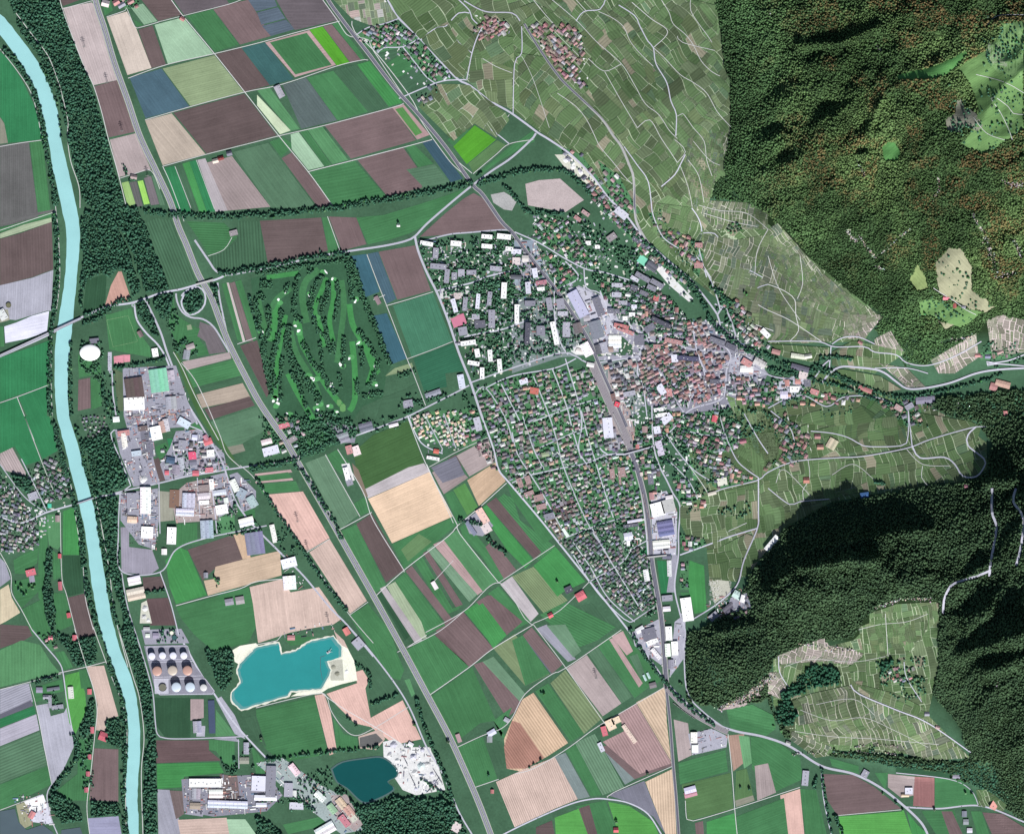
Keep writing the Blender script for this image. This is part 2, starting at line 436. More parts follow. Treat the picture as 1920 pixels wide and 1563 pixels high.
DATA['r'] = '''
# roads: width type points   (m motorway carriageway pair, r grey road, t pale track, x rail)
m 11 174,-60 179,0 196,55 215,120 240,190 262,255 290,315 318,375 335,425 350,460 372,515 395,555 412,600 430,645 460,705 490,760 535,825
r 3.5 365,450 392,490 405,508 425,515 450,512 520,498 600,480 660,470 720,461 760,452 778,443 800,420 840,385 880,352 920,322 960,295 1000,258 1005,250
r 3.5 -30,680 0,668 90,628 130,605 160,592 200,575 250,567 300,550 340,542 375,532 405,524 425,515
r 3 330,550 332,565 342,585 358,595 380,598 400,612 418,640 430,660
r 3 340,555 350,545 372,538 384,550 384,570 372,585 355,590 344,580 340,565 345,552
r 3 408,530 412,560 420,600 430,645
r 3 252,572 257,600 275,625 295,645 310,668 325,705 345,745 360,770
r 2.5 205,690 210,700 212,740 218,780
r 7 206,660 206,695
r 4 778,443 784,470 800,510 820,550 840,600 860,660 880,710 890,740 905,785
r 2.5 820,545 850,538 885,530 915,518 960,508
r 2.5 870,632 900,625 940,618 990,600
r 2.5 784,455 840,440 880,436 940,431 955,432
x 5 596,-40 615,0 645,42 690,100 740,165 785,215 835,275 885,345 905,365 940,415 962,438 1000,490 1040,540 1075,590 1105,640 1120,675 1135,710 1160,765 1175,800
t 1.6 240,147 311,122 402,101 480,82 560,60 637,40
t 1.6 272,225 358,200 459,173 530,158 632,124 684,112 690,113
t 1.6 305,312 385,290 480,266 527,254 610,235 735,202 757,194
t 1.6 578,322 665,300 750,278 810,262
t 1.6 321,0 343,30 402,101 459,173 523,255 580,325 625,388
t 1.3 295,42 343,30 430,8 460,-4
t 1.4 200,32 235,20 237,15 252,50 257,53 297,42
t 1.4 117,17 180,0
t 1.6 108,-20 117,17 140,80 160,130 175,160 190,208 203,260 220,320 237,388
t 1.4 223,335 255,325 283,320 300,355
t 1.4 305,312 318,340 335,385 345,415
t 1.2 328,312 358,390
t 1.2 368,300 402,392
t 1.6 0,92 30,130 55,168 68,205 77,250 83,265 90,300 98,345 105,395 110,450 112,520 106,580 98,620 96,650 96,720 98,780
t 1.4 0,275 40,268 78,263
t 1.4 0,432 50,415 104,397
t 1.6 30,25 60,65 90,105 108,150 118,185 128,230 126,250 132,300 148,350 150,390
t 1.4 0,755 32,744 90,722
t 1.4 32,744 46,780 64,825
t 1.4 614,406 638,472
t 1.6 688,477 708,530 725,573 763,672 775,700 798,760
t 1.4 725,573 770,560 812,547
t 1.4 763,673 812,655 849,640
t 1.4 700,562 722,553
t 1.2 390,480 420,468 435,445
t 1.6 340,680 370,720 410,810 425,850 450,875
t 1.6 325,660 342,690 360,730 380,770 410,825
t 1.4 445,645 480,633
t 1.6 605,0 630,35 650,65 665,70 690,75 700,95 750,170 780,212 805,250 830,285 850,310 880,335
t 1.6 660,40 665,60 710,105 768,180 790,220 820,260 850,295 885,325
t 1.6 887,326 930,290 955,270 1000,262
t 1.4 930,250 955,215
r 3.4 722,-10 735,15 748,35 790,75 830,120 860,150 880,160 920,190 955,210 990,235 1010,250 1030,262 1070,290 1110,330 1140,370 1175,405 1210,450 1260,495 1290,520 1300,530
r 2 665,68 690,52 720,45 748,35
r 2 748,185 820,155 855,150 875,150
r 1.8 708,100 720,90 755,88 785,73 820,52 835,50 860,25 880,25
r 1.8 755,88 780,120 800,145 815,156 830,170 860,200 890,222 930,250 955,270
r 1.8 768,0 780,20 815,48
r 1.8 840,50 860,80 885,100
r 1.8 875,150 885,100 895,70 905,50
r 2 860,0 880,20 885,35 895,45
r 2 870,2 910,22 960,25 975,40
t 1.4 905,110 930,125 960,137
x 3 983,45 1010,90 1045,140 1065,162 1100,195 1130,225 1150,255 1165,275 1180,310 1188,335 1190,390 1195,420 1215,455 1245,490 1280,515 1300,530
t 1.6 1000,0 1020,25 1038,45
t 1.6 1035,0 1080,38 1120,80 1165,120 1190,160 1210,195 1235,215 1255,245 1270,260
t 1.6 1080,0 1100,22
r 1.6 1080,40 1095,22 1125,18 1135,0
t 1.6 1122,22 1150,35 1170,52 1180,75 1195,95 1225,125
r 1.8 1160,10 1190,30 1200,50 1215,78 1225,90 1230,120 1250,155 1258,190 1268,215 1267,255
t 1.8 1185,5 1220,35 1252,60 1225,90
t 1.6 1225,90 1245,108 1275,140 1300,155 1325,175 1345,210 1370,238
t 1.6 1240,0 1255,25 1262,45 1285,65 1300,85 1315,115 1335,135 1350,143
t 1.6 1295,0 1295,20 1310,45 1325,65 1335,80
t 1.6 1103,110 1125,130 1140,133 1165,120
t 1.6 1134,135 1165,190 1195,240
t 1.6 1195,240 1218,225 1240,260 1260,290 1270,305
t 1.6 1270,305 1285,285 1275,270 1265,262
t 1.6 1270,218 1280,213 1300,240 1320,265 1325,300 1335,330
r 1.8 1240,350 1265,328 1275,310 1285,290
t 1.4 1275,310 1290,350 1298,388
r 1.6 1170,275 1195,310 1215,340 1222,390
t 1.6 1045,175 1080,200 1100,225 1115,255 1125,275 1150,305 1170,330 1185,345
t 1.4 1270,68 1280,80 1340,95
t 1.2 1040,60 1065,85 1085,105
r 1.6 978,50 978,100 965,120 962,215
t 1.2 978,105 1000,150 1030,240
r 2 1300,470 1330,520 1345,560 1350,580
r 3 1290,520 1320,555 1345,590 1350,610
r 2.5 1340,570 1355,575
r 3 1345,590 1358,575 1370,600 1380,630
r 1.8 1222,390 1225,405 1240,440 1255,455 1290,480 1300,520
r 1.8 1297,390 1310,410 1316,435 1310,460 1318,495 1325,520
r 1.8 1316,437 1340,438 1352,455 1360,475 1385,495 1430,520
t 1.6 1440,430 1420,470 1415,520
t 1.6 1395,500 1415,520
t 1.8 1440,533 1470,545 1490,562 1492,590 1497,620 1480,640
t 1.6 1500,480 1505,530 1495,560
r 1.8 1440,640 1530,640 1565,650 1620,650 1640,660 1680,665 1700,680 1740,685 1790,668 1840,640
r 1.8 1560,645 1580,633 1610,632 1640,645
r 3.4 1540,720 1555,700 1575,688 1600,688 1650,695 1680,715 1700,728 1730,728 1780,718 1830,700 1870,693 1920,690
r 2 1555,690 1558,650
r 2.4 1350,690 1385,675 1435,700 1460,708 1510,712 1530,705 1540,688 1555,675
r 2 1440,765 1480,745 1510,742 1550,762 1580,745 1620,742 1660,750 1690,770
r 2 1850,682 1890,676 1920,665
r 2 1920,686 1870,682 1852,685 1850,678 1870,682
r 2.4 1350,640 1370,665 1362,695 1360,730 1350,750 1300,765 1280,780
r 1.6 1300,620 1305,650 1315,680 1325,700
r 2 1195,640 1215,640 1210,630 1190,615
r 1.8 1125,545 1140,580 1150,600 1180,605 1190,630 1205,640 1200,665 1195,700 1205,720 1213,780
r 2.2 965,435 1010,455 1060,485 1100,505 1130,510 1180,525
r 2 1095,505 1100,540 1125,550 1135,580
r 2.4 1060,490 1085,520 1050,540
r 2 1040,520 1040,590 1050,640 1065,665
r 2.4 880,718 960,690 1050,662 1080,668 1110,680 1200,668
m 11 535,825 575,895 615,965 660,1045 705,1125 760,1225 800,1300 840,1375 870,1440 900,1510 930,1590
r 2.6 205,927 240,918 300,905 350,893 400,885 425,880 440,878 480,872 545,862 600,836 640,825 680,812 740,790 770,778 850,738 880,722
r 2.6 0,968 40,980 88,960 140,945 180,932 225,925
r 3 360,770 385,810 410,855 420,875 428,900 440,935 455,960 480,990 530,1040 570,1080 620,1140 650,1170 700,1230
r 2.2 225,925 222,1000 228,1070 300,1072 330,1030 380,1010 450,995 500,985
r 2 248,806 255,850 258,905
r 2 225,925 238,915 245,910 225,860 208,812 230,805
r 1.8 298,905 300,1000
r 1.8 370,895 375,970
r 1.8 328,850 332,890
r 1.8 300,1072 320,1130 335,1190
r 2 395,895 403,960 407,1000
r 2 440,935 405,955
r 2 230,805 300,795 330,790 380,808
t 1.6 178,930 190,985 205,1070 215,1150 240,1250
t 1.5 100,800 120,860 135,920 145,990 155,1050 160,1120 175,1180
t 1.4 113,960 116,1080 125,1115 145,1195
t 1.4 0,1035 20,1075 22,1110 40,1142 60,1180
t 1.4 46,780 82,875 100,920
r 1.6 0,870 45,930 85,960
r 1.6 40,860 70,920 88,958
t 1.6 330,1135 395,1117 450,1103 480,1090 530,1085
t 1.6 450,872 480,900 530,975 600,1075 656,1153 700,1205
t 1.4 575,1035 618,1010
t 1.4 656,1152 690,1128
t 1.6 633,842 680,920 700,975 757,1068 758,1072
t 1.6 610,852 675,968
t 1.5 638,992 697,960
t 1.6 703,1118 758,1068 840,1005 858,985 900,950 950,905
t 1.6 763,778 798,868 840,950 858,985 862,1000 935,1092
t 1.4 805,875 860,845 915,820
t 1.4 800,870 850,980
r 2 765,780 790,830 830,850
r 1.6 800,785 830,842
r 1.6 832,775 855,840
r 3 905,785 925,840 935,880 955,905 1010,970 1050,1020 1110,1095 1150,1145 1200,1210 1250,1280
t 1.6 935,1092 1040,1022
t 1.6 798,1185 870,1145 935,1092 985,1160 1000,1170
t 1.6 745,1222 820,1185 870,1145
t 1.6 1000,1168 1040,1150 1065,1130 1105,1090
t 1.3 850,1050 815,1088
r 2 980,780 1000,840 1020,880
r 2 960,810 970,850 995,890 1020,930 1050,985 1065,1005
r 2 890,740 905,725 925,745 950,790 962,830
r 2 940,720 975,790
r 2 1000,705 1030,780 1045,830 1055,870 1085,945 1110,995 1150,1060
r 2 1060,672 1090,780 1085,840 1100,870
r 2 1035,690 1062,760 1072,800 1090,860
r 2 1090,770 1105,830 1115,860 1130,910 1150,970
r 2 995,890 1050,878 1100,868 1140,852 1175,850 1220,838 1250,815 1280,785
r 2 960,905 985,893
r 1.8 1000,790 1080,760 1120,748
r 1.8 1010,840 1100,800
r 2 905,730 960,705 1040,690 1080,672
r 1.8 1060,1008 1105,990 1150,975 1180,968
r 1.8 1105,1090 1165,1055 1185,1030 1215,1012
r 1.8 1070,1010 1105,1060 1140,1120 1190,1165
r 1.8 1150,1060 1200,1140 1205,1145
r 1.8 1110,990 1150,1060
r 1.8 1075,1040 1120,1110 1170,1160 1185,1165
r 1.8 1185,1165 1230,1135
r 2.4 1125,840 1140,852 1180,855 1195,895 1205,940 1212,1000 1215,1040
x 14 1110,680 1125,715 1145,760 1165,800 1185,845
x 7 1180,840 1195,880 1210,940 1218,1000 1222,1050 1230,1100 1240,1160 1245,1220 1250,1290
r 2.6 1222,760 1225,830 1235,870 1250,900 1262,925 1275,950 1272,1000 1272,1040 1265,1100 1275,1150 1285,1190 1270,1250
r 1.8 1250,815 1270,845 1300,880 1330,900
r 1.8 1280,960 1310,940 1350,918 1420,900 1440,885 1490,865 1570,858 1620,855 1700,840 1740,825 1790,810 1830,800 1850,800
r 2.4 1275,1040 1330,1020 1370,1005 1420,990
r 2.2 1422,895 1422,960 1420,990 1395,1050 1385,1090 1370,1110 1340,1135 1300,1160
r 1.8 1350,780 1360,815 1380,860 1400,880 1422,895
r 1.8 1280,805 1320,815 1360,815
r 1.8 1395,775 1420,820 1440,850
r 1.6 1520,808 1560,812 1590,820 1612,832 1630,837 1690,835 1702,820 1703,770
r 1.8 1703,770 1710,835
r 2.6 1710,835 1725,858 1770,857 1790,870 1805,892 1830,893 1845,875 1845,860 1815,835 1815,815 1830,800
t 1.8 1700,842 1730,870 1780,873
t 1.6 1730,873 1728,895 1740,910
r 1.6 1440,915 1480,945 1500,940 1555,935
t 1.6 1515,862 1518,895 1505,920 1508,940
r 4.4 1860,915 1860,960 1868,990 1858,1050 1855,1080
r 4.4 1905,915 1900,940 1918,970 1915,1020 1905,1060
r 4 1768,1150 1770,1125 1778,1105 1790,1093 1830,1080 1855,1070
r 3 335,1190 350,1215 375,1260 405,1305 440,1355 480,1400 530,1450 580,1490 620,1535 660,1580
r 2.6 1275,1150 1300,1160
t 1.6 222,1180 235,1220 250,1270 262,1310 270,1380 265,1450 268,1563
t 1.5 175,1175 195,1230 210,1270 230,1320 238,1370 235,1450 237,1563
r 2 60,1180 85,1210 110,1240 118,1260 125,1310 135,1365 140,1380
t 1.5 140,1178 162,1250 175,1290 182,1330 178,1375 170,1450 163,1510 168,1563
t 1.6 110,1261 160,1250 198,1240
t 1.3 0,1292 55,1278 115,1262
t 1.2 56,1280 68,1325 85,1410 97,1470
r 2 97,1470 88,1490 95,1530 108,1563
t 1.4 0,1518 75,1490
r 2 228,1073 240,1140 262,1210 285,1290 291,1350 295,1375 310,1383 355,1384 455,1380 465,1378
r 1.6 447,1385 448,1440
r 2.6 650,1170 690,1215 740,1280 770,1330 800,1400 830,1450 860,1520 885,1563
r 3.5 272,560 300,620 315,665 345,740 370,795
t 1.6 480,1326 590,1300 612,1305 620,1330 640,1360 665,1378 700,1365 765,1325
t 1.6 600,1296 640,1325 700,1360 755,1395
t 1.5 480,1208 520,1200 528,1190
t 1.6 853,1402 905,1378 940,1365 960,1345 985,1300 1035,1263 1060,1252 1165,1180
t 1.6 806,1302 880,1250 925,1215 1000,1170
t 1.5 1000,1170 1060,1250 1130,1350 1145,1370
t 1.5 760,1215 800,1190
t 1.6 965,1450 1000,1440 1060,1405 1115,1365 1165,1335 1250,1285
t 1.5 888,1476 935,1460
r 2.4 880,1600 960,1555 1060,1510 1110,1497 1145,1498 1180,1505 1215,1525 1240,1563
t 1.5 1140,1495 1150,1485 1262,1435
x 4 1248,1280 1256,1350 1262,1430 1268,1500 1275,1600
x 9 1250,1290 1290,1330 1340,1360 1365,1372
r 4 1250,1280 1290,1320 1340,1355 1380,1370 1430,1380 1480,1398 1540,1435 1600,1450 1650,1475 1695,1510 1730,1545 1745,1580
r 2.4 1285,1190 1283,1240 1290,1300 1320,1335 1360,1365
r 2.8 1695,1512 1760,1515 1840,1510 1920,1540
t 1.5 1365,1375 1372,1440 1378,1520 1385,1590
t 1.4 1285,1500 1288,1535 1300,1538 1378,1515 1500,1475
r 2 1540,1445 1545,1500 1560,1570
t 1.4 1570,1528 1690,1517
r 1.4 1680,1448 1780,1460 1820,1480 1835,1510
r 2 1595,1283 1610,1300 1680,1330 1740,1355 1820,1410
r 1.4 1460,1230 1462,1260 1480,1290
r 1.4 1695,1240 1700,1270 1728,1315
t 1.5 1850,48 1870,30 1920,28
t 1.6 1920,215 1900,213 1890,200 1865,182 1858,185 1875,210 1890,240 1898,262
t 1.4 1830,140 1870,150 1895,160 1920,175
t 1.3 1825,220 1850,250 1885,263
t 1.5 1750,540 1765,550 1790,565 1810,580 1830,590
r 1.8 1305,655 1318,690 1325,715
r 1.8 1290,765 1300,740 1340,720 1350,700
r 1.8 1250,640 1300,655 1360,660
r 1.8 1215,690 1240,700 1260,740 1280,770
r 1.8 1445,770 1480,800 1490,830
r 1.8 1250,860 1290,900 1310,940
r 1.6 1640,690 1700,690 1740,700
t 1.6 1320,500 1360,560 1400,600 1450,620
t 1.6 1360,460 1375,520 1420,570 1480,600 1540,640
t 1.4 1440,480 1460,540 1500,600
t 1.4 1310,385 1350,395 1400,400 1440,430
t 1.4 1320,400 1370,415 1420,425
t 1.4 1290,300 1310,330 1320,380
t 1.4 1300,265 1330,300 1350,310
t 1.0 1500,1330 1560,1350 1620,1345 1680,1370 1740,1400
t 1.0 1470,1250 1520,1235 1600,1240 1660,1230
t 1.0 1610,1180 1650,1170 1700,1165 1740,1150
t 1.0 1490,1370 1560,1380 1650,1385 1760,1395
t 1.4 1660,1150 1665,1230
t 1.0 1530,1320 1600,1310 1640,1340
t 1.4 1300,960 1340,1000 1400,980
t 1.4 1290,870 1330,930 1350,1000
t 1.4 1560,890 1600,870 1640,900
t 1.4 1455,905 1470,880 1520,930
r 1.5 1395,560 1420,540 1440,533
'''
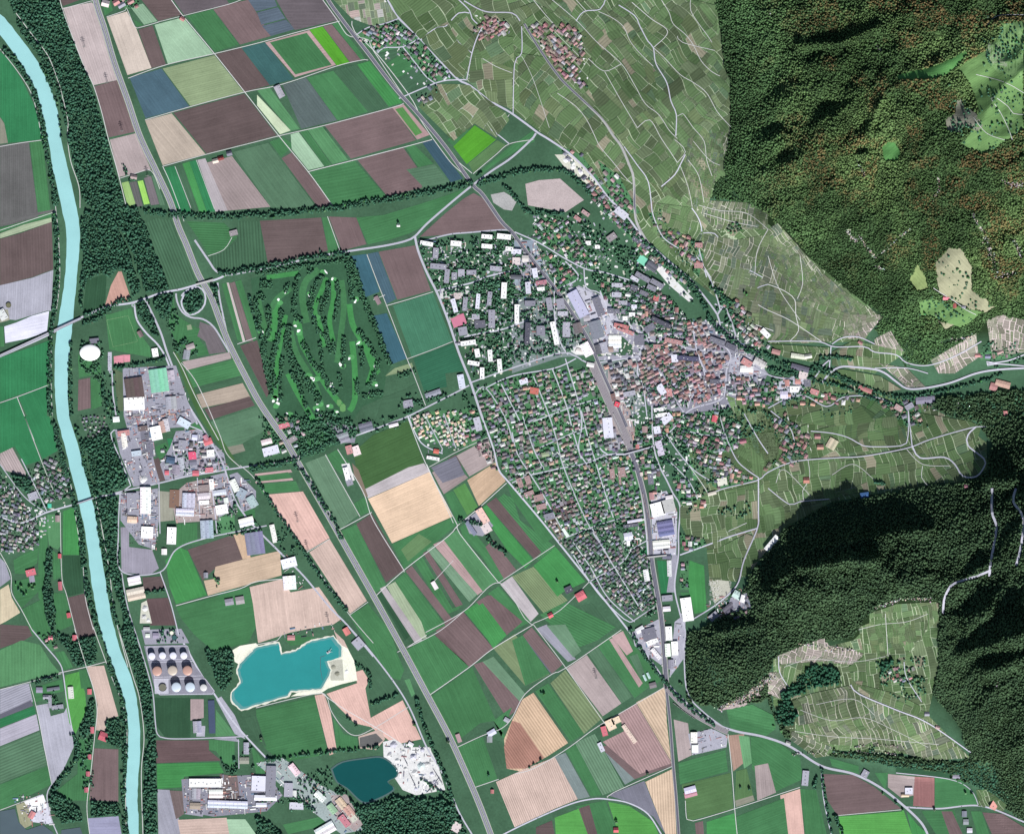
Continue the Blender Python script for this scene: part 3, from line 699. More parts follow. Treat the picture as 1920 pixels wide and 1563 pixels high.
DATA['b1'] = '''
# buildings: kind cx,cy w h angle colour height
h 198,7 12 14 -75 dcc 6
h 218,5 12 10 -30 c88 6
h 228,10 14 9 -30 99a 6
h 245,4 12 8 -30 b88 6
h 342,36 9 7 30 b77 5
h 251,332 12 8 10 a89 5
h 404,302 11 8 -15 dcb 6
h 414,297 11 7 -15 833 6
h 430,288 10 9 -15 778 6
f 524,172 24 12 62 aab 7
h 521,160 12 8 -30 dde 5
f 438,437 15 10 -15 989 6
f 708,563 16 8 62 978 6
h 747,423 6 5 0 ddd 4
f 357,650 16 10 -20 a9a 7
f 350,665 12 18 10 99a 6
h 263,626 12 8 60 867 5
f 291,661 11 16 -10 fff 6
f 298,713 34 44 -8 8cb 8
f 252,728 34 40 -8 655 8
f 321,703 12 18 -8 bbc 7
f 252,757 38 24 -3 fff 9
f 321,755 20 24 -5 aab 8
f 5,590 14 20 -30 ddd 7
a 800,457 24 8 10 eee 12
a 855,457 20 10 5 eee 12
a 913,444 20 8 5 fff 12
a 913,462 20 8 5 fff 12
a 945,444 26 10 6 eee 12
a 955,467 14 8 6 eee 12
a 822,500 30 10 5 99a 14
a 817,475 10 20 5 99a 12
a 884,511 18 9 0 99a 14
a 930,504 22 9 5 aab 12
a 852,518 10 14 0 99a 10
a 865,512 12 14 0 aab 10
a 838,518 9 26 5 99a 12
a 945,545 10 30 3 eee 24
a 872,570 8 26 5 99a 12
a 896,565 7 28 5 dde 12
a 918,560 8 26 5 99a 12
a 852,573 8 26 -15 dde 14
i 860,601 26 20 -20 d79 3
a 892,594 14 10 0 aab 8
a 900,608 20 14 -5 667 9
a 922,598 12 34 0 99a 12
a 868,621 16 16 -10 99a 8
a 878,643 28 9 -8 eee 14
a 895,662 9 16 -10 eee 12
a 919,667 8 22 -5 eee 14
a 937,686 8 26 -5 eee 14
a 888,681 22 8 10 eee 14
a 904,700 8 22 0 eee 14
a 858,555 14 12 0 cbb 8
f 865,715 26 12 80 dde 8
f 812,738 30 10 -20 99a 6
f 815,735 14 8 -30 ccc 6
f 765,757 18 14 -10 99a 6
f 968,472 18 9 3 dde 10
f 968,490 14 14 0 dcc 8
f 985,485 12 12 0 dcc 8
f 968,520 20 8 3 667 20
a 1003,512 9 18 -10 dde 16
a 1015,530 20 8 -10 b78 8
a 1014,542 14 7 -5 eee 8
a 990,540 9 22 -5 ccd 16
a 969,589 8 36 0 eee 24
a 994,569 20 10 0 889 12
a 1030,570 10 24 -10 99a 12
a 1051,570 14 20 -10 99a 10
a 1055,588 18 8 0 bbc 10
a 989,625 9 40 3 556 24
a 1040,625 9 44 -12 eee 24
a 1014,620 16 18 0 889 12
a 1062,618 14 28 0 aab 10
f 1083,615 16 20 -15 767 10
f 1100,655 18 26 -28 fff 10
f 1086,658 12 8 20 edd 4
f 1084,570 20 52 -28 bbd 11
f 1122,575 14 36 -20 778 9
f 1118,618 24 34 -15 889 9
f 1100,597 12 10 -10 aab 7
f 1132,652 14 20 -15 aab 8
f 1122,655 12 18 -15 667 8
f 1153,640 24 24 0 fff 4
f 1145,655 10 10 0 a88 7
a 1165,612 28 8 12 c77 10
a 1172,620 34 7 22 c88 10
a 1199,637 18 20 0 778 4
a 1157,535 20 8 2 bbc 10
a 1156,553 18 9 2 bbc 10
a 1168,568 16 8 0 aab 10
a 1189,575 10 7 0 dde 8
a 1185,590 11 8 0 eee 8
a 1172,597 9 8 0 fff 8
a 1145,583 11 9 0 778 9
a 1157,584 10 9 0 778 9
a 1169,584 10 9 0 778 9
a 1189,540 14 10 20 667 14
a 1207,550 16 8 25 778 12
a 1222,540 18 9 25 889 12
a 1205,520 30 9 30 889 12
a 1232,532 26 9 30 889 12
a 1190,523 16 7 30 ccd 8
f 1222,500 22 14 35 667 10
i 1205,488 18 15 35 8dc 2
a 1147,445 18 12 -35 989 8
a 1083,410 14 7 35 b88 8
a 1098,400 16 7 35 b99 8
f 1198,455 30 7 40 667 7
f 1165,400 26 14 40 ccd 9
a 1103,456 10 8 0 eee 7
a 1120,463 9 7 0 fff 6
a 1230,560 10 9 10 c66 7
a 1310,460 14 9 0 b88 8
a 1310,498 16 10 0 b88 8
a 1240,605 40 8 25 556 22
a 1218,615 20 12 -30 778 12
a 1263,640 34 8 12 b88 10
a 1232,650 14 8 0 b88 8
a 1265,672 12 14 -5 dde 8
a 1290,672 40 8 5 557 12
a 1345,640 30 10 20 778 10
a 1370,650 20 10 25 667 10
f 1400,680 20 12 30 c88 9
f 1425,680 24 12 30 ccc 9
f 1400,692 24 12 3 fff 9
f 1435,625 20 10 45 eee 8
a 1340,715 18 8 3 667 12
a 1180,738 22 9 -12 aab 9
a 1240,730 12 20 -30 dde 9
a 1157,758 9 9 20 e35 9
a 1150,745 8 14 -15 856 9
a 1255,736 10 14 -10 c88 8
a 1002,733 16 12 10 c65 8
a 982,715 16 10 -20 dde 7
f 1107,684 14 8 10 ddd 7
a 1235,768 18 7 -8 eee 8
a 1240,778 22 7 -8 eee 8
h 1515,668 14 8 -10 ddc 8
f 1497,668 28 9 8 ddc 9
f 1455,660 16 9 15 b88 8
f 1500,690 34 10 15 667 8
f 1506,704 16 14 10 dcc 7
f 1476,718 8 12 0 c88 7
f 1496,715 10 10 0 c88 7
f 1490,730 18 12 0 eee 7
f 1470,740 14 14 0 dde 7
f 1527,735 16 10 20 c88 7
f 1514,718 12 14 0 778 7
f 1470,740 14 14 0 dde 7
h 1548,744 8 12 0 a77 6
f 1622,730 26 8 22 b77 7
f 1735,750 36 13 -5 889 8
f 1722,751 10 13 -5 fff 8
f 1880,720 28 12 15 c99 7
f 1863,725 14 14 15 b88 6
h 1774,558 12 9 0 d78 6
h 1790,573 6 9 0 b55 6
h 1807,575 7 6 0 889 5
h 1613,642 8 6 30 a77 6
h 1833,666 10 7 0 c88 6
h 1852,668 10 8 0 88a 6
h 1875,660 12 7 -20 b89 6
h 1885,775 8 9 0 d88 6
f 1685,765 16 10 30 b99 8
f 1705,762 16 10 -30 99a 8
f 218,786 12 10 -5 fff 7
f 293,812 20 26 -12 fff 9
f 305,800 12 22 -12 c99 8
f 312,797 10 24 -12 ccd 8
f 345,793 24 14 30 cde 8
f 268,803 18 9 -8 766 8
f 232,812 22 10 -8 c88 8
f 233,825 10 26 -8 eee 8
f 256,850 18 10 -8 bcd 8
f 342,834 14 18 5 99a 7
f 365,820 10 10 5 dde 7
f 390,828 16 12 -20 d67 7
f 387,822 14 8 60 c89 7
f 361,855 14 16 -5 e47 8
f 362,866 14 12 -5 778 8
f 320,863 16 12 10 468 7
f 330,880 16 18 10 98a 7
f 313,886 8 8 0 d67 6
f 367,887 12 10 0 d67 6
f 392,881 16 9 -5 d78 6
f 340,868 10 22 -10 bbc 7
f 395,850 14 14 -5 eee 7
f 247,938 18 28 0 99a 9
f 273,938 20 50 0 fff 11
f 276,998 22 22 3 fff 9
f 248,974 18 12 3 ecb 7
f 322,1004 17 32 2 fff 12
f 308,1034 10 11 0 eee 6
f 354,938 24 28 2 ccd 9
f 347,960 34 14 2 dde 9
f 327,935 18 34 2 865 2
f 382,915 20 12 -5 988 7
f 382,930 22 12 -5 ddd 7
f 383,942 18 8 -5 fff 7
f 397,908 8 20 -5 fff 8
f 412,923 24 10 -8 dde 7
f 416,955 22 18 -10 fff 8
f 424,938 8 10 -10 eee 7
f 388,992 24 34 -3 abc 8
f 440,910 12 24 -25 eee 8
f 453,925 16 18 30 9ab 8
f 473,940 16 22 -30 acc 7
f 462,978 28 16 -15 fff 8
f 252,1088 24 16 -12 fff 8
f 255,1113 34 22 -12 dbc 9
f 430,1128 16 12 -10 99a 7
f 450,1125 16 14 -10 a9a 7
f 478,1018 34 42 -8 88a 9
f 513,1000 9 34 -12 eee 7
f 542,1055 28 18 -15 eef 8
f 543,1092 24 26 -5 fff 9
f 533,798 20 9 -15 d78 7
f 500,828 20 10 -15 edd 7
f 508,845 30 16 -15 dde 7
f 548,824 18 10 -30 989 7
f 645,820 20 18 -20 99a 7
f 655,843 12 16 -15 c88 7
f 668,845 14 18 -20 edd 7
f 650,888 9 24 -15 fff 8
f 655,903 12 14 -20 99a 7
f 686,800 26 16 -15 778 8
f 738,797 18 6 -15 eee 7
f 812,859 24 6 10 eee 6
f 818,846 10 8 10 d65 6
a 896,795 12 26 -15 bbc 8
f 905,967 14 30 -32 ebb 7
f 883,990 8 30 -35 88a 7
f 912,990 16 18 -30 dcc 7
f 815,1097 8 16 -30 eee 7
f 546,1195 14 9 0 c88 6
f 1140,802 18 38 -5 dde 9
f 1238,800 0 0 0 fff 1
f 1250,785 22 14 -40 dde 8
f 1232,806 12 14 -10 dde 8
f 1237,840 12 28 -15 ccd 8
f 1209,805 10 12 0 a88 7
f 1195,837 7 8 0 c77 6
f 1220,898 10 20 -5 778 7
f 1237,918 0 0 0 fff 1
f 1222,930 9 14 -5 b88 6
f 1233,955 24 26 -15 fff 9
f 1253,948 24 24 -15 bbb 9
f 1255,933 14 9 -10 eee 8
f 1240,968 0 0 0 fff 1
f 1248,990 30 28 -10 77a 8
f 1240,1020 32 16 -5 eee 6
f 1255,1065 8 30 -2 ddd 5
f 1250,1044 16 7 0 778 6
f 1251,1121 20 11 -5 99a 8
f 1288,1142 20 44 -8 fff 9
f 1250,1141 14 9 -5 eee 7
f 1190,976 28 5 -10 dde 12
f 1178,1005 16 14 -10 dde 8
f 1178,1018 6 10 -5 fff 8
a 1183,985 28 6 -8 667 12
f 1212,1078 10 22 -10 eee 7
f 1022,852 16 8 -10 9a9 5
f 1066,1105 14 12 -25 556 8
f 1089,1117 18 16 -30 d67 8
h 1032,1153 9 9 -30 d56 5
f 1340,785 10 12 10 d56 7
h 1393,827 12 8 -10 a67 6
f 1354,903 18 14 -10 ddc 8
f 1335,925 16 6 -15 dcb 7
f 1343,1000 0 0 0 fff 1
f 1382,1115 16 14 30 bdd 7
f 1393,1122 9 14 15 fff 7
f 1447,1018 10 34 40 fff 8
f 1367,1140 24 14 -40 667 8
f 1338,1155 18 12 -40 99a 7
h 1533,818 11 9 0 a77 6
f 1560,832 18 20 30 cb9 8
h 1538,838 12 9 0 b87 6
h 1512,900 11 11 0 b76 6
f 1621,928 16 10 -8 36a 6
h 1812,912 8 8 -10 b78 6
a 975,905 9 18 -20 a88 12
a 990,900 10 16 -20 a88 12
a 992,925 18 8 -20 a88 12
a 1010,933 18 12 -15 a88 12
a 1015,950 18 10 -15 a88 12
a 1030,968 18 12 -15 889 12
f 1060,998 6 18 -35 eee 4
a 1148,888 9 18 -8 a88 9
a 1168,885 9 18 -8 a88 9
a 1162,895 4 28 -5 a88 5
f 275,1178 12 6 0 bbb 6
f 277,1191 8 7 0 eee 6
f 292,1191 11 10 0 99a 7
f 370,1362 16 22 -3 aab 8
i 397,1343 12 62 -2 457 4
f 462,1402 10 22 0 aab 8
f 458,1425 18 12 0 998 5
f 385,1467 60 16 0 eee 9
f 405,1487 26 16 0 eee 9
f 427,1507 75 14 2 dde 9
f 368,1487 16 20 2 aab 7
f 366,1510 20 12 2 a98 6
f 508,1464 18 58 2 889 10
f 485,1468 26 28 2 dde 9
f 498,1495 42 10 2 fff 9
f 552,1442 24 12 52 edd 8
f 541,1480 16 26 2 aab 8
f 552,1487 8 12 2 ddd 7
f 556,1510 26 13 2 ccd 8
f 490,1508 20 8 0 dde 8
f 600,1492 22 12 42 eee 8
f 600,1500 28 8 52 a78 7
f 623,1515 20 12 52 9ba 8
f 640,1505 22 14 52 dba 5
f 655,1520 22 14 52 c99 6
f 646,1538 24 12 52 c78 8
f 662,1532 16 12 52 ccb 6
f 610,1555 38 20 -30 eee 9
f 547,1197 11 10 0 c77 6
f 650,1183 14 11 60 d77 7
f 672,1206 20 18 50 aab 6
f 770,1395 10 8 30 eee 7
f 860,1383 8 16 -20 b99 6
f 922,1373 16 10 -30 dde 7
f 918,1385 10 12 0 99a 6
f 950,1349 10 8 30 aab 6
f 856,1550 16 18 30 dcc 7
h 923,1483 6 7 0 c77 6
f 1133,1370 10 18 -15 d67 8
f 1145,1358 16 20 -25 ecb 7
f 1155,1350 16 12 -25 ecb 7
f 1180,1375 8 40 -35 ecc 5
f 1127,1400 8 18 -25 ccd 6
f 1224,1284 13 10 -15 878 7
h 1209,1270 4 12 -25 bdd 3
h 1216,1266 4 12 -25 bdd 3
f 1217,1188 26 22 -15 778 9
f 1200,1180 16 10 -30 eee 7
f 1223,1203 22 10 -25 eee 7
f 1230,1225 8 24 -40 eee 7
f 1254,1187 12 26 -3 fff 9
f 1252,1218 10 24 -3 fff 9
f 1265,1215 12 26 -3 fff 9
f 1258,1245 10 18 0 99a 7
f 1301,1382 12 20 0 fff 9
f 1303,1403 12 14 0 fff 9
f 1294,1480 22 12 -15 dde 7
f 1295,1488 24 10 -15 c89 6
h 1155,1555 9 9 0 d56 6
f 1510,1458 12 28 5 aab 7
f 1704,1482 14 12 0 dde 7
h 1697,1490 14 6 0 dba 6
f 1622,1450 12 14 30 99a 6
f 1628,1447 10 8 30 445 5
f 1793,1455 14 8 5 99a 6
f 1865,1507 12 20 30 e99 7
f 1808,1525 9 11 0 889 6
f 1811,1540 10 10 0 99a 6
f 1818,1556 10 9 0 ccd 6
h 1738,1338 9 7 0 99a 6
h 1758,1363 8 6 20 b99 6
h 1478,1392 9 6 20 aaa 6
f 100,1291 24 6 -8 778 7
f 94,1315 6 24 0 99a 7
f 108,1325 22 8 -8 99a 7
f 133,1298 10 22 -5 ddd 7
f 74,1293 12 10 0 98a 6
h 86,1306 10 8 0 99a 6
f 168,1296 8 10 0 d67 6
f 173,1368 7 12 0 d67 6
f 194,1380 16 16 20 c56 7
h 168,1418 7 9 0 c67 6
h 165,1450 7 9 0 c67 6
h 162,1480 7 9 0 c67 6
f 60,1527 10 14 30 d88 6
h 140,1195 8 10 0 d67 6
h 95,1195 8 8 0 d78 6
f 62,930 18 14 -20 aab 6
i 93,948 7 8 0 5cb 2
f 58,1073 18 12 -15 d67 7
f 60,1085 10 12 -10 99a 7
h 112,1042 6 8 0 d56 6
h 113,1098 7 16 -5 c67 6
h 129,1153 7 9 -10 d56 6
h 108,972 8 12 0 a89 6
h 386,1078 8 10 0 99a 5
'''
DATA['t'] = '''
# tree rows: width spacing points
10 r 6,92 38,125 60,162 72,200 82,240 84,262 92,300 98,335 106,385
8 r 62,108 85,140 98,175 108,215 112,262
8 r 102,400 106,430 108,470 108,520 103,560 100,600 94,650 93,720 95,780
7 r 131,640 131,700 133,780
11 r 235,391 290,398 330,403 420,406 520,401 610,392 690,380 780,365 850,352 886,342
9 r 895,345 930,335 960,326 1010,318 1060,322 1085,340
8 r 155,590 190,583 225,565 248,560
8 r 155,605 180,600 205,580
10 r 410,513 450,508 500,500 560,487 640,475 655,480
6 r 215,690 250,685 310,672
6 r 193,715 195,740 205,765 215,775
8 r 350,640 335,648 330,655
5 r 466,552 475,590 484,620
9 g 562,515 554,540 552,590 567,602
9 g 605,517 588,545 582,575 585,590
8 g 616,530 612,560 602,590
8 g 633,528 634,560 628,600
10 g 650,485 657,520 660,565
10 g 660,485 675,540 687,575 705,615 720,655 732,685
8 g 588,595 595,620 610,630 620,662
7 g 608,598 615,640
6 g 625,640 628,665
8 g 645,630 643,690
9 g 672,620 690,645 705,670
7 g 677,652 680,690
9 g 528,580 525,615 518,650 508,680
13 g 540,610 540,650 555,690 578,720 600,755
9 g 567,640 585,678 605,702 630,740
9 g 502,575 505,615 493,655 500,690 508,740
7 g 530,670 525,715 527,752
8 g 545,698 562,727 575,765
8 g 635,700 640,728
8 g 668,710 670,740
9 g 712,675 698,712 690,725
10 g 680,745 718,735
14 g 488,535 512,532
9 g 485,550 495,565
8 g 587,505 575,512
8 g 540,530 535,550
8 g 480,515 520,508 560,500
12 g 600,570 605,560
10 g 745,706 765,700 778,695
7 r 945,345 985,395
8 r 985,396 1010,400 1060,400
9 r 1085,340 1120,372 1150,400 1180,430 1210,455 1250,495 1290,525 1325,580
10 r 1325,590 1345,615 1375,640 1400,655 1440,668 1490,690 1530,692 1560,700 1600,720 1640,735 1680,745 1720,745
8 r 1340,548 1360,560 1375,590 1395,610
12 r 1330,540 1345,545 1365,575
9 r 101,790 112,840 125,890 135,930 142,950 150,985 158,1060 165,1110 178,1160 188,1190
7 r 142,800 152,830 160,880 175,920 182,960 190,1010 200,1060 208,1120 220,1170
9 r 470,880 520,870 545,865 600,838 640,828 665,812
7 r 555,872 580,900 605,945 625,975 640,1010
6 r 480,895 510,945 560,1020 600,1080 650,1145
12 g 560,790 590,800 600,830
8 g 560,840 580,850 610,840
7 g 570,795 610,790
9 g 545,790 560,780
10 g 650,815 680,810
10 r 600,785 640,795
6 r 890,330 905,325
7 r 860,975 905,985 915,1010 940,1030 950,1038
7 r 270,1112 290,1108 308,1105
9 r 1185,835 1210,818
5 h 790,1460 850,1500
7 r 1440,690 1500,706 1560,720 1620,740 1690,768
6 r 1690,745 1760,735 1840,715 1880,700
8 r 1530,690 1545,670 1600,672
9 r 1470,815 1500,850 1465,850
7 r 1455,790 1490,800
7 r 1640,905 1660,905
8 r 205,1245 222,1290 232,1330 235,1400 232,1470 235,1563
7 r 193,1185 205,1230 230,1290 245,1330 247,1400 243,1480 240,1563
7 r 60,1280 115,1266
8 r 135,1375 145,1400 140,1430 120,1455 100,1480
7 r 780,1310 800,1370 820,1420 840,1470 855,1530 870,1563
6 r 695,1320 750,1300
6 r 665,1245 690,1260 695,1290
6 r 500,1425 560,1415 660,1405 710,1400
8 r 560,1500 590,1520
7 r 1180,1180 1210,1230 1240,1270 1280,1315 1340,1360
5 r 1640,1400 1620,1420
4 r 1540,1440 1548,1500 1560,1563
8 r 1530,1455 1525,1478
6 r 1565,1525 1580,1563
8 g 478,560 486,600 494,650 500,700
7 g 560,500 600,495 645,488
8 g 516,640 512,690 516,730
6 g 600,640 605,690 615,730
'''
DATA['w'] = '''
# forests: kind density poly
r 7,0 108,0 116,22 134,65 150,100 163,135 174,170 180,200 193,240 203,270 212,315 222,345 232,380 242,398 262,405 272,420 290,470 318,545 300,548 275,548 262,515 246,470 226,430 215,410 200,395 172,392 160,375 150,350 138,300 128,270 122,230 112,190 96,150 72,105 40,65
r 160,395 210,400 224,435 240,470 250,500 262,530 268,545 250,558 240,520 230,507 215,508 205,520 195,515 162,525 155,560 152,590 148,550 156,480 152,420
r 322,548 326,556 322,585 312,600 300,598 290,570 284,558 305,550
r 262,560 280,562 290,600 298,632 285,625 266,600 258,575
r 343,545 372,540 380,560 378,580 362,590 348,582 342,565
r 392,535 405,535 418,590 410,590
r 155,830 195,800 210,810 240,900 235,915 195,925 178,915 168,870
r 178,930 218,925 224,1000 226,1070 232,1120 250,1170 235,1172 215,1100 200,1040 190,980
r 85,1030 98,1025 108,1060 95,1085 105,1150 112,1175 95,1180 80,1130 85,1090
r 20,890 50,890 60,905 55,925 30,910
m 1340,0 1920,0 1920,500 1920,590 1850,605 1840,625 1750,680 1700,690 1670,650 1640,620 1655,590 1600,555 1540,505 1458,412 1420,395 1400,380 1330,372 1338,345 1358,320 1370,240 1368,160 1350,90
h 1725,760 1750,745 1920,725 1920,1563 1840,1470 1780,1460 1720,1440 1540,1415 1470,1380 1445,1330 1440,1310 1350,1325 1290,1315 1282,1250 1285,1190 1330,1165 1380,1140 1400,1100 1405,1050 1440,1010 1480,960 1560,935 1620,920 1740,905 1800,905 1850,880 1860,830 1830,790 1740,775
r 1120,930 1125,925
r 222,1175 248,1170 262,1215 275,1260 285,1300 292,1400 294,1470 292,1563 272,1563 270,1480 275,1400 270,1350 260,1290 245,1240 232,1210
r 145,1195 178,1190 185,1240 160,1250 140,1245 125,1215 100,1195 97,1175 115,1190
r 165,1310 178,1315 180,1360 160,1382 148,1372 165,1335
r 200,1350 225,1345 232,1400 215,1400 195,1385
r 95,1480 110,1490 135,1500 150,1520 155,1540 120,1545 105,1530 92,1500
r 170,1502 225,1505 228,1528 170,1530
r 385,1220 400,1215 435,1215 440,1250 432,1280 422,1300 405,1280 395,1250
r 405,1395 425,1400 440,1420 445,1445 425,1450 415,1430
r 660,1520 700,1500 760,1495 840,1500 862,1530 880,1563 670,1563
r 600,1505 640,1470 660,1500 680,1515 740,1490 745,1500 690,1525 665,1550
r 480,1530 510,1540 550,1563 480,1563
r 980,1437 998,1420 1018,1418 1022,1435 1034,1465 1015,1477 998,1465 982,1450
r 632,1345 648,1342 668,1352 670,1375 640,1368
r 635,1390 650,1395 645,1408 635,1405
c 1465,1300 1510,1255 1530,1247 1560,1250 1578,1265 1575,1280 1540,1285 1500,1298 1480,1312 1495,1340 1480,1360 1455,1355 1460,1320
r 1550,1403 1600,1410 1660,1420 1740,1432 1820,1425 1860,1430 1880,1500 1800,1460 1760,1440 1680,1440 1625,1425
c 1650,1235 1680,1240 1665,1255 1650,1260
h 1738,1130 1790,1130 1850,1440 1820,1420 1750,1345 1742,1290 1742,1240
m 1385,372 1460,400 1475,440 1455,425 1440,400
'''
DATA['holes'] = '''
# clearings in forest  colour poly
585 1682,140 1740,128 1785,110 1810,95 1815,100 1798,120 1775,140 1745,150 1685,150
685 1880,45 1920,40 1920,240 1880,270 1840,290 1800,270 1820,250 1835,205 1820,160 1795,130 1820,110 1850,95 1870,70
887 1793,190 1806,186 1812,202 1830,212 1844,236 1832,246 1808,238 1798,250 1780,246 1772,236 1774,222 1790,214
585 1652,275 1668,264 1680,270 1688,285 1685,300 1655,300
896 1705,525 1720,495 1735,520 1740,540 1720,545
997 1752,495 1780,465 1800,465 1822,500 1822,545 1850,560 1865,575 1850,585 1820,580 1780,560 1760,545
685 1722,565 1745,560 1800,575 1840,585 1820,605 1800,615 1765,600 1725,590
997 1752,600 1790,608 1775,618
998 1630,1150 1680,1125 1755,1125 1762,1160 1720,1205 1740,1240 1740,1290 1800,1360 1818,1420 1790,1430 1720,1420 1560,1405 1480,1375 1450,1330 1445,1305 1470,1290 1440,1275 1450,1235 1500,1215 1560,1200 1600,1195 1615,1170 

796 1880,45 1920,40 1920,150 1870,135 1850,108 1855,90 1872,70
898 1852,80 1872,82 1890,112 1888,125 1860,122 1848,105
'''
DATA['pave'] = '''
# pale/other pavement patches
eed 612,1238 642,1210 652,1215 665,1240 670,1275 640,1282 615,1290 600,1300 545,1305 560,1297 602,1293 615,1272 622,1256
eed 436,1218 450,1210 480,1205 486,1212 462,1234 450,1246 440,1240
bba 615,1238 642,1235 645,1275 620,1275
ddd 718,1390 740,1385 760,1400 805,1400 820,1430 835,1480 780,1490 755,1480 735,1450 720,1430
ccd 50,1500 80,1488 90,1510 100,1545 60,1540
eee 45,1502 82,1490 88,1512 60,1525
889 270,1210 350,1208 360,1240 402,1295 400,1302 298,1302 290,1290
bbc 290,1272 316,1272 316,1300 290,1300
99a 265,1180 340,1178 355,1205 272,1208
99a 230,690 330,685 360,775 368,790 350,800 240,808 232,780
99a 215,805 275,800 290,870 300,905 250,912 225,850
778 262,802 285,800 292,855 268,860
99a 330,808 375,805 420,850 425,875 400,885 310,900 300,870 318,840
99a 225,925 296,915 298,975 290,1030 260,1020 226,975
a99 350,905 395,895 410,975 330,980 320,930
99a 395,892 425,885 440,955 410,970
99a 430,890 445,885 480,920 480,950 455,960
99a 400,1385 440,1380 450,1390
ccb 265,1130 275,1125 285,1168 262,1168
889 340,1460 500,1450 530,1490 500,1520 400,1530 345,1520
9aa 480,1430 530,1420 600,1470 640,1490 680,1555 640,1563 560,1500
766 412,1450 445,1455 450,1500 412,1500
99a 370,1510 385,1515 380,1530 345,1525
a99 620,1490 650,1488 680,1545 665,1558 630,1530
bbc 1065,540 1085,538 1140,560 1160,600 1130,640 1100,600
ddd 1065,655 1100,640 1110,665 1080,665
bbc 1220,925 1250,920 1270,960 1268,1040 1225,1040 1222,980
99a 1260,1040 1270,1040 1265,1110 1250,1110
aab 1265,1165 1285,1150 1285,1230 1255,1270
aab 1185,1185 1235,1160 1245,1250 1190,1210
aab 1290,1375 1335,1365 1365,1380 1362,1400 1298,1415
99a 1120,775 1160,770 1180,840 1140,845
a99 1140,690 1160,690 1180,760 1195,840 1165,840 1140,770
bbb 1345,1000 1350,1000
ccb 1040,290 1070,290 1120,340 1130,360 1100,345 1060,315
baa 985,345 1010,338 1050,335 1095,375 1060,398 990,385
aaa 920,365 945,360 970,375 960,395 945,393 925,380
99a 870,975 900,955 925,985 905,1005 880,1000
99a 1105,1120 1140,1130
bbc 1450,720 1500,700 1515,735 1470,755
aab 1370,670 1400,665 1440,700 1420,710 1365,715
99a 980,470 1000,470 1010,510 970,520
ccc 850,540 880,545 870,560 825,560 825,545
bba 1330,1090 1365,1082 1370,1110 1340,1130
99a 1370,1120 1400,1110 1410,1140 1360,1150
889 610,790 670,800 665,830 640,830
99a 800,880 800,881
ddd 640,870 655,868 665,900 650,905
998 0,580 15,580 18,600 0,605
aab 370,1360 385,1360 384,1380 368,1380
aab 405,1310 440,1375 460,1385 440,1340 415,1305
ddd 1218,490 1226,484 1262,520 1300,560 1292,566 1255,535
99a 1120,668 1200,665 1200,672 1120,676
'''
DATA['water'] = '''
399 450,1245 462,1232 480,1214 500,1209 522,1205 527,1226 555,1220 580,1203 605,1197 625,1193 640,1213 640,1230 625,1236 612,1238 620,1256 615,1270 602,1290 575,1293 545,1295 540,1303 510,1312 480,1321 452,1330 435,1313 435,1298 452,1280 445,1255
155 620,1440 640,1427 680,1420 718,1418 745,1440 745,1455 728,1465 740,1480 705,1500 680,1505 650,1478 630,1465
145 0,1520 28,1515 35,1540 50,1555 80,1545 100,1560 100,1563 0,1563
145 115,1555 150,1550 155,1563 115,1563
'''
DATA['tanks'] = '''
285,1229 6.5 eef 12
305,1228 6.5 eef 12
325,1228 6.5 eef 12
345,1228 6.5 eef 12
295,1257 9 c98 15
324,1256 9 cba 15
352,1256 9 c98 15
331,1287 9 cde 15
357,1287 9 cde 15
382,1288 6.5 ddd 12
305,1288 7.5 776 3
322,1186 4 eed 5
327,1195 5 366 3
16,572 5 775 3
'''
DATA['bunk'] = '''
535,548 522,562 623,523 580,554 666,565 590,595 554,611 560,620 491,622 499,635 672,643 638,683 703,686 585,709 588,712 619,718 621,724 693,737 706,722 596,757 595,768 522,748 521,756 632,772 600,779 611,510 655,672 512,752 538,775 615,761
'''
DATA['fair'] = '''
14 598,505 575,525 567,550 570,580 575,605
10 612,520 603,545 590,580 600,610 608,650
10 625,520 625,560 618,600 625,640
12 640,525 645,570 640,620 632,680
12 655,570 662,610 685,650 700,690 710,700
12 560,600 565,640 580,670 610,720 640,760
12 545,620 555,660 590,720 605,770
12 660,640 665,690 665,750 655,770
12 680,640 700,680 690,720
12 484,560 490,590 500,630
14 520,560 515,600 510,640
12 535,590 525,640 518,690 515,750
12 545,540 520,560 505,585
12 540,700 560,740 590,790
10 500,520 560,512
16 575,830 600,830 610,810
'''
